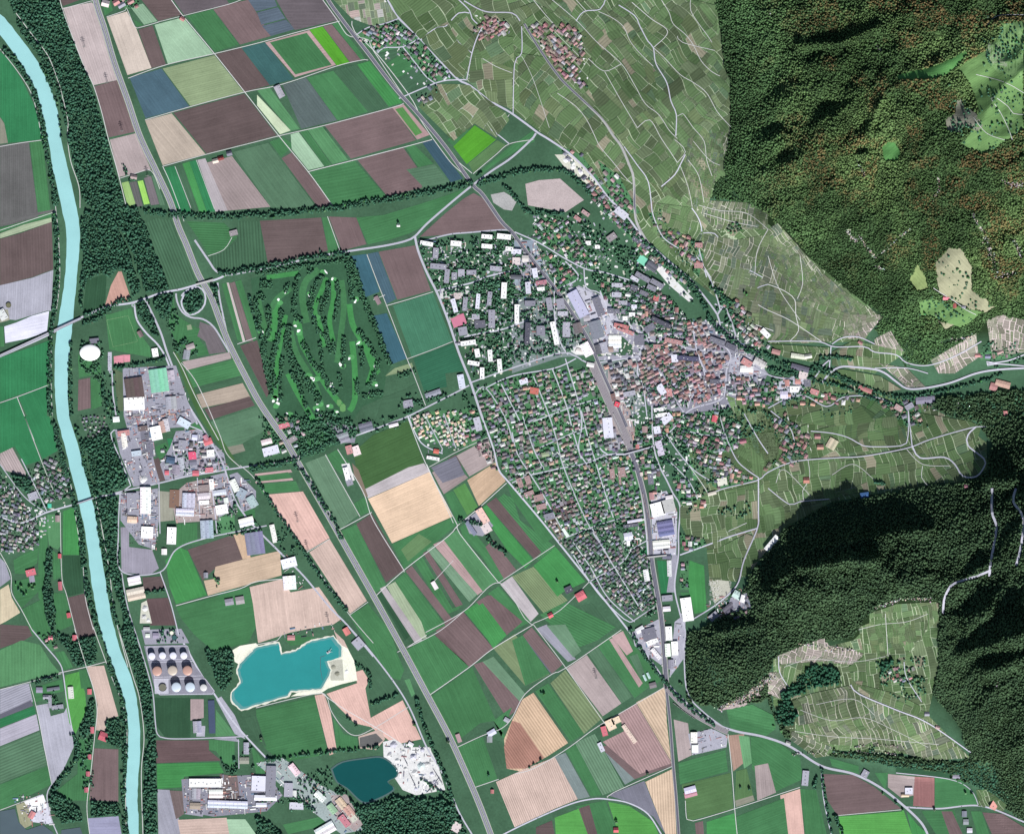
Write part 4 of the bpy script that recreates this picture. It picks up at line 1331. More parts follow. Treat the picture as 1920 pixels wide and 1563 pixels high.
DATA['res'] = '''
# residential: spacingA spacingB angle palette sizemin sizemax treeDensity poly
9.6 8.8 -16 b 5.5 8.5 .5 888,728 960,708 1040,692 1105,690 1130,740 1150,800 1176,840 1140,850 1050,878 985,892 958,905 930,850 912,790
9 8.5 -20 b 5 7.5 .5 960,908 1050,880 1140,855 1185,858 1205,900 1212,1000 1180,990 1150,985 1110,1000 1070,1010 1045,1005 1000,955
8 7.5 -35 k 4.5 6.5 .5 1045,1015 1110,990 1150,975 1170,1040 1215,1020 1218,1080 1228,1140 1195,1165 1150,1140 1100,1080
11 11 -35 m 5 8 1.2 1000,425 1030,405 1060,410 1095,470 1125,500 1100,505 1060,480 1005,450
12 12 -30 m 5 9 1.4 1010,470 1060,490 1095,520 1050,545 1020,490
13 12 5 m 6 10 1.2 1120,520 1180,530 1260,560 1290,600 1250,640 1180,600 1130,560
7.5 6.6 -20 t 6 9.5 .1 1288,605 1310,598 1345,640 1372,650 1360,720 1350,745 1300,765 1290,700
8.2 7.6 -25 t 6 9.5 .25 1200,640 1290,640 1292,765 1240,765 1210,740 1195,690
9 8.5 -15 m 7 10 .4 1130,675 1195,680 1205,740 1180,770 1150,730
9 9 35 t 6 9 .3 1370,600 1400,590 1450,640 1440,655 1400,640
11 10 35 t 6 9 .6 1355,570 1380,560 1410,595 1375,600
9 8 30 m 5.5 8 .5 664,65 690,52 745,42 785,72 760,88 715,98 690,90
11 11 40 m 5 8 .9 745,95 785,78 825,115 850,150 815,155 790,140
11 10 -30 k 6 9 .4 780,182 815,160 828,172 795,200
8 7 -35 t 6 9 .25 890,50 915,30 950,40 955,60 925,70 895,80 885,75
8 7 45 t 6 9 .35 990,50 1010,45 1065,45 1098,70 1090,115 1080,140 1105,165 1090,165 1050,140 1010,80
12 11 45 m 6 9 1.2 1040,270 1090,290 1130,345 1165,380 1200,440 1240,500 1220,510 1170,430 1110,350
13 12 45 m 6 9 .8 1150,360 1180,380 1175,400 1150,385
12 11 30 m 6 9 .9 1235,440 1260,430 1300,450 1320,480 1310,520 1270,480
16 15 0 m 6 9 .9 1215,400 1240,395 1260,440 1240,450
8 7 15 k 4.5 6.5 .35 0,925 30,920 50,955 70,975 75,1020 40,1035 0,1035
10 9 25 k 5 7.5 1.2 52,880 105,858 128,880 135,930 95,945 70,930
9 9 5 k 4 6.5 1 0,885 25,915 0,925
8 7 -25 p 4.5 6.5 .2 768,782 800,772 840,768 868,772 878,840 850,835 800,828 775,810
12 10 -20 m 6 9 .9 862,770 890,760 905,790 918,840 925,880 895,840 880,835
11 10 30 t 6 9 .8 1445,770 1475,775 1525,830 1515,850 1500,870 1455,880 1430,880 1470,850 1450,810
9.5 9 10 m 6 9 .9 1330,870 1350,850 1375,870 1420,900 1350,918 1335,910
10 10 20 m 6 9 1 1260,780 1340,770 1390,790 1400,830 1370,840 1340,860 1300,850 1270,830
10 9.5 0 m 6 9 .9 1370,700 1450,715 1450,760 1400,760 1360,730
11 10 -10 m 6 9 .6 1180,860 1235,855 1245,890 1200,900
11 10 0 m 6 9 .8 1260,890 1290,900 1330,950 1290,965 1270,930
11 10 0 m 6 9 1 1276,1000 1320,1010 1325,1020 1300,1035 1278,1030
11 10 0 m 5 8 1 1276,1055 1292,1055 1292,1105 1275,1105
8 7 -25 t 5 7.5 .5 1658,1255 1690,1250 1715,1250 1705,1280 1670,1275
12 11 0 m 5.5 8 .7 1830,662 1890,655 1900,670 1840,675
12 9 55 k 5.5 8 .3 1370,1150 1400,1130 1410,1145 1380,1165
14 12 0 k 6 9 .3 300,840 330,830 400,830 425,870 400,885 320,890
14 12 -60 m 6 9 .8 480,1175 482,1176
16 14 -20 m 6 9 1.2 490,785 560,780 575,830 500,860
8 8 0 k 2.5 4 .25 148,780 195,775 205,815 165,825
9 9 -20 m 5 7 1 65,1190 90,1185 110,1215 95,1222
14 13 60 m 6 9 1.2 225,0 260,0 258,15 235,18
12 12 0 m 5 8 1 1340,1160 1342,1162
10 9 -5 m 6 9 .9 1160,830 1200,800 1255,770 1285,780 1250,812 1215,835
10 9 20 m 5.5 8.5 .8 1290,780 1330,790 1350,840 1380,890 1350,905 1300,860 1275,820
11 10 0 m 6 9 .6 1210,545 1290,600 1290,640 1240,640 1190,600
12 10 10 m 6 9 .8 1430,715 1520,735 1600,740 1620,752 1560,760 1470,765
13 11 -30 m 6 9 .6 1640,748 1720,755 1735,790 1700,800
12 10 0 m 6 9 .6 1170,860 1215,845 1235,880 1240,940 1225,930 1215,880
10 8.5 45 m 5.5 9 .5 1085,330 1108,332 1172,408 1240,482 1288,528 1278,536 1200,466 1130,398
14 12 45 m 6 9 .8 1120,300 1160,330 1200,400 1185,400 1140,350
'''
DATA['green'] = '''
# garden-tree areas: density (per 100 units^2 *) polygon
1.7 785,455 835,450 880,445 940,440 1000,470 1060,545 1060,560 820,550 800,510
1.8 820,552 960,520 1060,560 1100,640 1060,665 960,690 890,715 870,650 845,600
1.6 930,545 960,560 960,585 930,590
1.5 900,568 935,572 935,585 905,585
1.1 1060,400 1090,400 1190,470 1230,540 1180,530 1130,510 1080,490
1.2 1100,500 1260,560 1290,600 1290,650 1200,640 1130,560
1.0 1195,640 1290,650 1290,765 1200,740
1.8 1330,560 1375,560 1410,610 1390,625 1350,600
1.3 1180,780 1240,760 1270,790 1300,840 1250,900 1220,860
.7 1240,850 1330,860 1350,900 1290,960 1260,900
1.2 1330,760 1440,770 1460,800 1390,830 1340,800
1.0 1440,690 1530,700 1530,740 1460,760
1.2 860,735 900,735 940,850 955,900 930,880 900,810
2.2 480,785 600,770 660,780 690,800 650,820 560,855 530,820 505,800
1.2 560,850 600,835 640,820 640,826 600,842 560,862
1.5 735,745 800,735 860,740 800,765 760,780
.8 650,790 760,780 760,800 660,820
1.4 300,560 330,575 335,600 325,650 320,640
1.2 320,640 345,630 375,650 370,670 330,670
1.0 1100,980 1180,970 1200,1040 1150,1050
1.2 1180,1040 1225,1045 1235,1150 1215,1165 1200,1100
.9 300,1175 340,1180 350,1205 280,1210
1.5 400,1080 412,1080 412,1100 402,1100
1.2 440,980 478,975 500,1000 470,1000 400,1010 405,985
1.2 400,930 440,935 450,960 420,975
1.2 515,1000 530,990 560,1040 545,1050 520,1045
1.1 445,1395 475,1400 480,1440 450,1445
1.0 480,1500 600,1440 640,1430 620,1480 600,1500 550,1520
1.4 1640,1235 1735,1230 1735,1300 1690,1320 1650,1280
1.2 1340,960 1400,940 1410,960 1350,990
1.6 150,640 190,640 195,660 185,700 150,700
1.2 225,300 260,335 240,345
.9 1825,640 1920,640 1920,690 1850,690
1.2 1530,770 1600,760 1600,775 1540,785
1.2 1660,750 1700,755 1740,800 1700,800
1.0 170,700 220,700 225,790 200,800 190,760
1.3 100,1290 115,1330 90,1335 66,1320
1.6 140,1380 175,1380 175,1500 160,1500
1.5 1780,740 1920,735 1920,780 1860,800 1790,780
1.2 60,940 90,940 95,955 75,965
.5 1795,1440 1900,1450 1920,1500 1880,1500
.45 1880,45 1920,40 1920,240 1880,270 1840,290 1800,270 1820,250 1835,205 1850,95
1.3 1780,190 1810,185 1850,240 1800,260 1770,240
1.3 1840,70 1880,60 1885,100 1850,110
.5 1705,560 1745,560 1800,575 1840,585 1800,615 1725,590
.3 1752,495 1800,465 1822,545 1865,575 1820,580 1760,545
1.0 1740,540 1770,560 1800,590 1760,590
.5 1210,450 1290,520 1300,570 1240,520
'''
DATA['clut'] = '''
y .9 232,690 330,686 365,775 350,800 240,808
y 1.3 262,802 285,800 292,860 268,862
y 1.6 235,770 345,765 352,795 242,806
y 1.5 215,806 262,806 285,868 300,903 252,908 230,860
y 1.5 330,808 375,803 420,850 425,875 400,885 315,898 300,868 320,840
y 1.8 225,925 296,918 296,1030 262,1020 240,970 226,975
y 1.5 350,905 395,895 470,900 480,950 412,975 330,980
y 1.2 345,1460 500,1450 530,1490 500,1520 400,1530 345,1520
y 1.6 480,1430 530,1420 600,1470 640,1490 680,1555 640,1563 560,1500
y .25 718,1390 805,1400 835,1480 780,1490 735,1450
y 1.0 1065,540 1140,560 1160,600 1130,660 1100,640
y 1.0 1220,925 1250,920 1270,960 1268,1040 1225,1040
y .8 1265,1165 1285,1150 1285,1230 1255,1270
y .9 1185,1185 1235,1160 1245,1250 1190,1210
y .8 1290,1375 1335,1365 1365,1380 1362,1400 1298,1415
y .9 960,470 1015,470 1060,560 1000,600 960,540
y .8 1120,780 1180,770 1190,840 1140,845
y .9 1195,1130 1245,1130 1250,1170 1215,1165
y 1.0 1360,1110 1420,1110 1400,1150 1340,1165
y .9 1170,970 1215,970 1215,1040 1190,1020
y .9 1450,715 1520,700 1520,745 1450,755
y .8 1690,750 1800,745 1800,765 1690,780
y .7 520,1180 640,1160 640,1180 540,1200
y .8 545,1040 590,1100 545,1105 525,1050
y .5 780,448 1000,440 1060,560 1100,640 1050,665 890,715 840,600
y .8 20,1490 100,1485 100,1545 50,1545
p .8 888,728 1040,692 1110,690 1180,845 1220,1030 1225,1150 1190,1165 1045,1010 958,905 912,790
p 1.1 785,455 1000,445 1060,545 1110,640 1060,665 890,715 840,600
p 1.0 1000,400 1085,400 1190,470 1290,600 1200,640 1060,530 1000,460
p 1.6 1110,560 1290,600 1400,600 1440,690 1380,765 1210,765 1130,680
p 1.0 1180,770 1300,765 1400,800 1400,850 1350,905 1260,900 1200,850
p .8 1440,770 1530,790 1520,860 1440,885
p .9 664,60 745,42 860,150 820,185 700,98
p .9 885,25 955,30 955,65 900,80
p .9 985,40 1090,50 1105,165 1050,145
p .9 0,885 55,890 130,860 135,940 60,1030 0,1040
p .9 765,780 868,770 880,840 800,850
p .7 1040,270 1100,290 1230,500 1190,480
p 1.3 1085,325 1110,330 1175,405 1290,520 1300,565 1270,560 1180,460 1110,390
y .8 1085,330 1110,335 1240,480 1290,540 1180,460
p .7 1215,385 1300,430 1320,500 1270,480
y 1.1 1330,1120 1400,1100 1410,1150 1320,1165
p 1.2 1120,670 1200,670 1210,760 1180,780 1150,740
y .6 1190,640 1290,600 1400,620 1430,700 1370,760 1210,760
p .6 718,1390 805,1400 835,1480 780,1490 735,1450
y .35 718,1390 805,1400 835,1480 780,1490 735,1450
y .9 1140,690 1180,700 1195,840 1160,830
'''
# ---------------------------------------------------------------- helpers
def lin(c): return c/12.92 if c <= .04045 else ((c+.055)/1.055)**2.4
def hexc(h, k=1.0):
    c = [lin(int(ch, 16)/15.0)/KEXP*k for ch in h[:3]]; L = .3*c[0]+.59*c[1]+.11*c[2]
    q = 1.0 if c[1] > max(c[0], c[2])*1.12 else .78   # field and roof tints were read coarsely; keep them muted
    if c[1] > max(c[0], c[2])*1.12 and c[2] > c[0]*.9: c[2] *= .86; c[0] *= 1.04
    if c[1] < c[0] and c[1] < c[2] and int(h[0], 16)-int(h[1], 16) < 4: c[1] += .45*((c[0]+c[2])/2-c[1]); c[2] *= .95
    if int(h[0], 16) > int(h[1], 16)+1 and L > .33 and L < .6 and abs(int(h[1], 16)-int(h[2], 16)) < 2: c[1] *= 1.07; c[2] *= .9
    if L > .6: q = 1
    return tuple(min(.88, L+(v-L)*q) for v in c)
def parse_pts(t): return [tuple(float(v) for v in p.split(',')) for p in t if ',' in p]
def rows_of(txt):
    for l in txt.strip().splitlines():
        l = l.strip()
        if l and l[0] != '#': yield l.split()
def pip(poly, X, Y):
    ins = np.zeros(X.shape, bool); n = len(poly)
    for i in range(n):
        x1, y1 = poly[i]; x2, y2 = poly[(i+1) % n]
        if y1 == y2: continue
        c = ((y1 > Y) != (y2 > Y)) & (X < (x2-x1)*(Y-y1)/(y2-y1)+x1)
        ins ^= c
    return ins
def vnoise(X, Y, sc, seed=0):
    x = X/sc+1000; y = Y/sc+1000; xi = np.floor(x).astype(np.int64); yi = np.floor(y).astype(np.int64)
    fx = x-xi; fy = y-yi; fx = fx*fx*(3-2*fx); fy = fy*fy*(3-2*fy)
    def h(a, b):
        n = (a*374761393+b*668265263+seed*974711) & 0x7fffffff
        n = ((n ^ (n >> 13))*1274126177) & 0x7fffffff
        return ((n ^ (n >> 16)) & 0xffff)/65535.0
    return (h(xi, yi)*(1-fx)+h(xi+1, yi)*fx)*(1-fy)+(h(xi, yi+1)*(1-fx)+h(xi+1, yi+1)*fx)*fy
def fbm(X, Y, sc, o=4, seed=0):
    r = 0; a = 1; t = 0
    for k in range(o):
        r = r+a*(vnoise(X, Y, sc/2**k, seed+k)-.5); t += a; a *= .5
    return r/t*2
def segdist(X, Y, pts):
    d = np.full(X.shape, 1e9)
    for (x1, y1), (x2, y2) in zip(pts[:-1], pts[1:]):
        L = (x2-x1)**2+(y2-y1)**2+1e-9
        t = np.clip(((X-x1)*(x2-x1)+(Y-y1)*(y2-y1))/L, 0, 1)
        d = np.minimum(d, np.hypot(X-x1-t*(x2-x1), Y-y1-t*(y2-y1)))
    return d
# ---------------------------------------------------------------- terrain heights (metres over the valley floor)
CP = np.array([float(v) for v in '''1340 50 130 1365 240 140 1100 100 45 1200 200 75 1300 100 115 1250 320 70 1500 100 300 1500 300 330 1430 300 230 1450 400 230
1600 100 430 1700 200 560 1700 50 540 1850 150 690 1920 60 700 1900 250 660 1850 300 590 1900 400 520 1750 350 480 1600 300 440 1600 450 290 1500 500 130 1640 590 110 1700 450 370
1780 530 300 1850 560 290 1720 640 120 1700 690 30 1850 620 140 1920 640 120 1920 500 400 1600 720 12 1750 740 26 1920 730 50 1400 450 22 1450 500 50 1380 400 60 1560 600 50 1500 640 18
1500 780 16 1650 800 30 1800 780 60 1700 880 42 1500 900 24 1850 860 90 1400 900 8 1350 1050 4 1430 1000 16
1600 1090 265 1600 1030 195 1500 1090 190 1700 1080 270 1640 925 50 1560 945 36 1560 922 26 1610 912 30 1520 958 32 1480 985 30 1680 905 34 1640 985 125 1520 985 80 1740 915 70 1750 990 170 1440 1060 60 1430 1120 110 1480 1140 200 1560 1150 220
1370 1235 100 1310 1220 50 1400 1170 40 1290 1240 0 1290 1310 0 1420 1290 60 1350 1320 4 1360 1160 4
1680 1145 190 1560 1215 110 1480 1235 95 1680 1250 110 1560 1330 75 1500 1400 6 1640 1400 25 1700 1350 75 1800 1410 50 1650 1445 4 1740 1460 6 1860 1100 300 1920 1000 360 1850 950 220 1780 1040 200 1790 860 70
1800 1200 240 1900 1200 470 1900 1350 400 1800 1310 150 1920 1480 190 1850 1460 50 1900 870 170 1900 1560 10 1780 1140 200 1480 1330 40 1450 1300 30
700 400 0 900 100 5 1000 250 3 1150 400 4 1250 500 6 1320 600 5 1400 680 5 1200 700 0 1250 900 0 1250 1100 0 1250 1350 0 1500 1500 0 1700 1540 0 860 0 5 700 1100 0'''.split()]).reshape(-1, 3)
def _tps():
    P = CP[:, :2]/400; n = len(P)
    r = np.hypot(P[:, None, 0]-P[None, :, 0], P[:, None, 1]-P[None, :, 1])
    K = np.where(r > 0, r*r*np.log(r+1e-12), 0)+np.eye(n)*.0008
    A = np.zeros((n+3, n+3)); A[:n, :n] = K; A[:n, n] = 1; A[:n, n+1:] = P; A[n, :n] = 1; A[n+1:, :n] = P.T
    return np.linalg.solve(A, np.concatenate([CP[:, 2], [0, 0, 0]]))
_sol = _tps()
BX = np.array([0, 150, 250, 330, 400, 480, 560, 640, 700, 760, 850, 1000, 1150, 1250, 1330, 1370, 1410, 1450, 1480, 1563])
BV = np.array([800, 890, 1000, 1070, 1130, 1230, 1300, 1360, 1400, 1380, 1270, 1270, 1275, 1280, 1310, 1440, 1540, 1660, 1800, 1860])
FIT = {}
def raw_height(X, Y):
    x = X/400; y = Y/400; n = len(CP); z = _sol[n]+_sol[n+1]*x+_sol[n+2]*y
    for i in range(n):
        r2 = (x-CP[i, 0]/400)**2+(y-CP[i, 1]/400)**2+1e-12
        z = z+_sol[i]*.5*r2*np.log(r2)
    z = np.maximum(z, 0)
    m = np.clip((X-np.interp(Y, BX, BV))/70, 0, 1); m = m*m*(3-2*m)
    z = z*m
    rough = np.clip((z-90)/150, 0, 1)*np.clip((np.abs(Y-930)+np.maximum(0, X-1760))/90-.3, .15, 1)
    z = z+rough*(fbm(X, Y, 130, 3, 3)*62+(.35-np.abs(fbm(X+.5*Y, Y, 95, 3, 14)))*70+fbm(X, Y, 34, 3, 9)*14)
    for pts, amp, wd in SHADE_RIDGES:   # ridges added to the relief for the dark bands they cast northward
        d = segdist(X, Y, pts); z = z+amp*np.exp(-(d/wd)**2)
    return np.maximum(z, 0)
SHADE_RIDGES = [([(1500, 88), (1560, 82), (1600, 74), (1645, 52)], 40, 8), ([(1652, 190), (1640, 215), (1628, 250)], 34, 5), ([(1612, 292), (1626, 292)], 45, 6),
         ([(1600, 1012), (1680, 1000), (1745, 995)], 26, 10), ([(1490, 1045), (1540, 1025), (1600, 1012)], 20, 10), ([(1500, 1065), (1580, 1055), (1640, 1050)], 36, 12), ([(1780, 1160), (1850, 1150)], 30, 12), ([(1790, 1100), (1850, 1060)], 24, 12), ([(1470, 1080), (1440, 1110)], 30, 12), ([(1350, 1185), (1410, 1175)], 34, 12), ([(1800, 1230), (1860, 1215), (1920, 1190)], 46, 15), ([(1850, 1260), (1920, 1235)], 60, 14), ([(1860, 330), (1920, 300)], 40, 12),
         ([(1440, 1130), (1470, 1120)], 20, 10), ([(1850, 905), (1900, 900)], 40, 12), ([(1530, 770), (1531, 770)], 0, 9)]
ST = 4; GX = np.arange(-120, 2041, ST, dtype=float); GY = np.arange(-120, 1685, ST, dtype=float)
_gx, _gy = np.meshgrid(GX, GY)
HG = raw_height(_gx, _gy)
def hz(x, y):
    x = np.clip(np.asarray(x, float), GX[0], GX[-1]-.01); y = np.clip(np.asarray(y, float), GY[0], GY[-1]-.01)
    i = (x-GX[0])/ST; j = (y-GY[0])/ST; i0 = i.astype(int); j0 = j.astype(int); fx = i-i0; fy = j-j0
    return (HG[j0, i0]*(1-fx)+HG[j0, i0+1]*fx)*(1-fy)+(HG[j0+1, i0]*(1-fx)+HG[j0+1, i0+1]*fx)*fy
def wpos(x, y, dz=0.0):
    """survey grid -> world metres (the survey was read from the air, so relief shifts with height)"""
    x = np.asarray(x, float); y = np.asarray(y, float); z = hz(x, y); k = S*(CAM_H-z)/CAM_H
    return (x-960)*k, (781.5-y)*k, z+dz
# ---------------------------------------------------------------- materials
def new_mat(name):
    m = bpy.data.materials.new(name); m.use_nodes = True; nt = m.node_tree
    return m, nt, nt.nodes['Principled BSDF']
def N(nt, t, **kw):
    n = nt.nodes.new(t)
    for k, v in kw.items(): setattr(n, k, v)
    return n
def mathn(nt, op, a, b=None, c=None):
    n = N(nt, 'ShaderNodeMath', operation=op)
    for i, v in enumerate((a, b, c)):
        if v is None: continue
        if isinstance(v, (int, float)): n.inputs[i].default_value = v
        else: nt.links.new(v, n.inputs[i])
    return n.outputs[0]
def noise(nt, vec, scale, detail=3, rough=.6):
    n = N(nt, 'ShaderNodeTexNoise'); n.inputs['Scale'].default_value = scale; n.inputs['Detail'].default_value = detail
    n.inputs['Roughness'].default_value = rough; nt.links.new(vec, n.inputs['Vector']); return n.outputs['Fac']
def scaled(nt, col, fac):
    m = N(nt, 'ShaderNodeVectorMath', operation='SCALE'); nt.links.new(col, m.inputs[0]); nt.links.new(fac, m.inputs['Scale']); return m.outputs[0]
def col_mat(name, rough=.9, mott=.3, fine=.3, s1=.01, s2=.12, spec=.1):
    """colour comes from the mesh's own colour attribute, broken up by two scales of noise"""
    m, nt, b = new_mat(name); a = N(nt, 'ShaderNodeAttribute', attribute_name='col'); g = N(nt, 'ShaderNodeNewGeometry')
    f1 = noise(nt, g.outputs['Position'], s1, 4); f2 = noise(nt, g.outputs['Position'], s2, 3, .7)
    f = mathn(nt, 'ADD', mathn(nt, 'MULTIPLY_ADD', f1, mott*2, 1-mott), mathn(nt, 'MULTIPLY_ADD', f2, fine*2, -fine))
    nt.links.new(scaled(nt, a.outputs['Color'], f), b.inputs['Base Color'])
    b.inputs['Roughness'].default_value = rough; b.inputs['Specular IOR Level'].default_value = spec
    return m
def field_mat():
    m, nt, b = new_mat('field_soil_and_crop'); a = N(nt, 'ShaderNodeAttribute', attribute_name='col'); g = N(nt, 'ShaderNodeNewGeometry')
    uv = N(nt, 'ShaderNodeUVMap', uv_map='uv'); r = N(nt, 'ShaderNodeAttribute', attribute_name='rows')
    oi = N(nt, 'ShaderNodeObjectInfo')
    mp = N(nt, 'ShaderNodeMapping'); nt.links.new(uv.outputs[0], mp.inputs[0]); mp.inputs['Scale'].default_value = (.14, .0045, 1)
    off = N(nt, 'ShaderNodeCombineXYZ'); nt.links.new(mathn(nt, 'MULTIPLY', oi.outputs['Random'], 900), off.inputs[0]); nt.links.new(off.outputs[0], mp.inputs['Location'])
    streak = noise(nt, mp.outputs[0], 1, 4, .7)
    big = noise(nt, g.outputs['Position'], .008, 5, .6); fine = noise(nt, g.outputs['Position'], .11, 4, .75)
    sp = N(nt, 'ShaderNodeSeparateXYZ'); nt.links.new(uv.outputs[0], sp.inputs[0])
    per = mathn(nt, 'MULTIPLY_ADD', oi.outputs['Random'], .25, .42)
    wv = mathn(nt, 'SINE', mathn(nt, 'MULTIPLY', sp.outputs[0], per))
    trav = mathn(nt, 'MULTIPLY', mathn(nt, 'GREATER_THAN', mathn(nt, 'SINE', mathn(nt, 'MULTIPLY', sp.outputs[0], .16)), .975), .10)
    f = mathn(nt, 'MULTIPLY_ADD', streak, .62, .69); f = mathn(nt, 'ADD', f, mathn(nt, 'MULTIPLY_ADD', big, .7, -.35))
    f = mathn(nt, 'ADD', f, mathn(nt, 'MULTIPLY_ADD', fine, .44, -.22)); f = mathn(nt, 'ADD', f, trav)
    f = mathn(nt, 'ADD', f, mathn(nt, 'MULTIPLY', wv, r.outputs['Fac']))
    nt.links.new(scaled(nt, a.outputs['Color'], f), b.inputs['Base Color'])
    b.inputs['Roughness'].default_value = .95; b.inputs['Specular IOR Level'].default_value = .05
    return m
M_FIELD = field_mat()
M_GROUND = col_mat('grass_ground', .95, .35, .35, .012, .09, .05)
M_PAVE = col_mat('gravel_and_concrete', .9, .22, .35, .02, .16)
M_ROAD = col_mat('asphalt', .9, .12, .15, .01, .1)
M_ROOF = col_mat('roof_covering', .8, .14, .2, .06, .35, .2)
M_WALL = col_mat('wall_render', .85, .1, .12, .1, .6)
M_LEAF = col_mat('foliage', .9, .18, .5, .02, .35, .1)
M_BARK = col_mat('bark', .95, .2, .2)
M_ROCK = col_mat('limestone', .95, .2, .6, .03, .12, .05)
def water_mat():
    m, nt, b = new_mat('water'); a = N(nt, 'ShaderNodeAttribute', attribute_name='col'); g = N(nt, 'ShaderNodeNewGeometry')
    f = mathn(nt, 'MULTIPLY_ADD', noise(nt, g.outputs['Position'], .006, 6, .7), .36, .82)
    nt.links.new(scaled(nt, a.outputs['Color'], f), b.inputs['Base Color']); b.inputs['Roughness'].default_value = .25
    return m
M_WATER = water_mat()
def metal_mat():
    m, nt, b = new_mat('painted_metal'); a = N(nt, 'ShaderNodeAttribute', attribute_name='col'); g = N(nt, 'ShaderNodeNewGeometry')
    f = mathn(nt, 'MULTIPLY_ADD', noise(nt, g.outputs['Position'], .3, 4), .25, .87)
    nt.links.new(scaled(nt, a.outputs['Color'], f), b.inputs['Base Color']); b.inputs['Roughness'].default_value = .45; b.inputs['Metallic'].default_value = .1
    return m
M_METAL = metal_mat()
# ---------------------------------------------------------------- mesh making
def mesh_from(name, V, F, cols=None, mat=None, uv=None, rows=None, smooth=False):
    """V (n,3), F list of index tuples, cols one colour per face"""
    me = bpy.data.meshes.new(name); me.from_pydata([tuple(v) for v in V], [], [tuple(f) for f in F])
    if cols is not None:
        at = me.color_attributes.new('col', 'FLOAT_COLOR', 'CORNER'); buf = []
        if isinstance(cols, tuple): buf = list(cols+(1,))*len(me.loops)
        else:
            for f, c in zip(me.polygons, cols): buf += (list(c)+[1])*f.loop_total
        at.data.foreach_set('color', buf)
    if uv is not None:
        u = me.uv_layers.new(name='uv'); li = np.zeros(len(me.loops), int); me.loops.foreach_get('vertex_index', li)
        u.data.foreach_set('uv', np.asarray(uv, float)[li].ravel())
    if rows is not None:
        ra = me.attributes.new('rows', 'FLOAT', 'POINT'); ra.data.foreach_set('value', np.full(len(me.vertices), rows))
    if mat: me.materials.append(mat)
    return me
def big_mesh(name, V, T, C, mat, nper=3):
    """numpy arrays straight into a mesh: V (n,3), T (m,nper), C (n,3) per vertex"""
    me = bpy.data.meshes.new(name); me.vertices.add(len(V)); me.vertices.foreach_set('co', V.astype(np.float32).ravel())
    me.loops.add(T.size); me.loops.foreach_set('vertex_index', T.astype(np.int32).ravel())
    me.polygons.add(len(T)); me.polygons.foreach_set('loop_start', np.arange(0, T.size, nper, dtype=np.int32))
    me.polygons.foreach_set('loop_total', np.full(len(T), nper, np.int32)); me.update(calc_edges=True)
    at = me.color_attributes.new('col', 'FLOAT_COLOR', 'POINT')
    at.data.foreach_set('color', np.concatenate([C, np.ones((len(C), 1))], 1).astype(np.float32).ravel())
    me.materials.append(mat); return me
def link(name, me, parent=None, loc=None, rz=0):
    o = bpy.data.objects.new(name, me); COL.objects.link(o)
    if parent is not None: o.parent = parent
    if loc is not None: o.location = loc
    if rz: o.rotation_euler = (0, 0, rz)
    return o
def tag(o, label=None, cat=None, group=None, kind=None):
    if label: o['label'] = label
    if cat: o['category'] = cat
    if group: o['group'] = group
    if kind: o['kind'] = kind
    return o
def densify(pts, step, closed=True):
    out = []; n = len(pts)
    for i in range(n if closed else n-1):
        a = pts[i]; b = pts[(i+1) % n]; k = max(1, int(math.ceil(math.hypot(b[0]-a[0], b[1]-a[1])/step)))
        for j in range(k): out.append((a[0]+(b[0]-a[0])*j/k, a[1]+(b[1]-a[1])*j/k))
    if not closed: out.append(pts[-1])
    return out
def smooth_line(pts, step=8):
    """Catmull-Rom"""
    if len(pts) < 3: return densify(pts, step, False)
    P = [pts[0]]+list(pts)+[pts[-1]]; out = []
    for i in range(1, len(P)-2):
        p0, p1, p2, p3 = P[i-1:i+3]; k = max(1, int(math.hypot(p2[0]-p1[0], p2[1]-p1[1])/step))
        for j in range(k):
            t = j/k
            out.append(tuple(.5*(2*p1[a]+(p2[a]-p0[a])*t+(2*p0[a]-5*p1[a]+4*p2[a]-p3[a])*t*t+(3*p1[a]-p0[a]-3*p2[a]+p3[a])*t**3) for a in (0, 1)))
    out.append(pts[-1]); return out
def long_dir(pts):
    acc = {}
    best = 0; th = 0
    for i in range(len(pts)):
        a = pts[i]; b = pts[(i+1) % len(pts)]; L = math.hypot(b[0]-a[0], b[1]-a[1])
        if L > best: best = L; th = math.atan2(b[1]-a[1], b[0]-a[0])
    return th
def sheet_geo(pts, dz, lift=0.0):
    """triangulated draped polygon -> V, F, grid coords"""
    z = hz(np.array([p[0] for p in pts]), np.array([p[1] for p in pts]))
    if z.max() < .3:
        n = len(pts); P = list(pts); F = [tuple(range(n))]
    else:
        B = densify(pts, 5); xs = [p[0] for p in B]; ys = [p[1] for p in B]
        gx, gy = np.meshgrid(np.arange(min(xs), max(xs), 4.5), np.arange(min(ys), max(ys), 4.5)); gx = gx.ravel()+.37; gy = gy.ravel()+.41
        ins = pip(B, gx, gy) & (segdist(gx, gy, B+[B[0]]) > 1.5)
        allp = [Vector(p) for p in B]+[Vector((a, b)) for a, b in zip(gx[ins], gy[ins])]
        r = delaunay_2d_cdt(allp, [], [list(range(len(B)))], 1, 1e-4)
        P = [(v[0], v[1]) for v in r[0]]; F = [tuple(f) for f in r[2]]
    a = np.array(P); X, Y, Z = wpos(a[:, 0], a[:, 1], dz); Z = Z+np.clip(Z/6, 0, 1)*lift
    # faces upward
    F2 = []
    for f in F:
        ar = sum(X[f[i]]*Y[f[(i+1) % len(f)]]-X[f[(i+1) % len(f)]]*Y[f[i]] for i in range(len(f)))
        F2.append(f if ar > 0 else tuple(reversed(f)))
    return np.stack([X, Y, Z], 1), F2, a
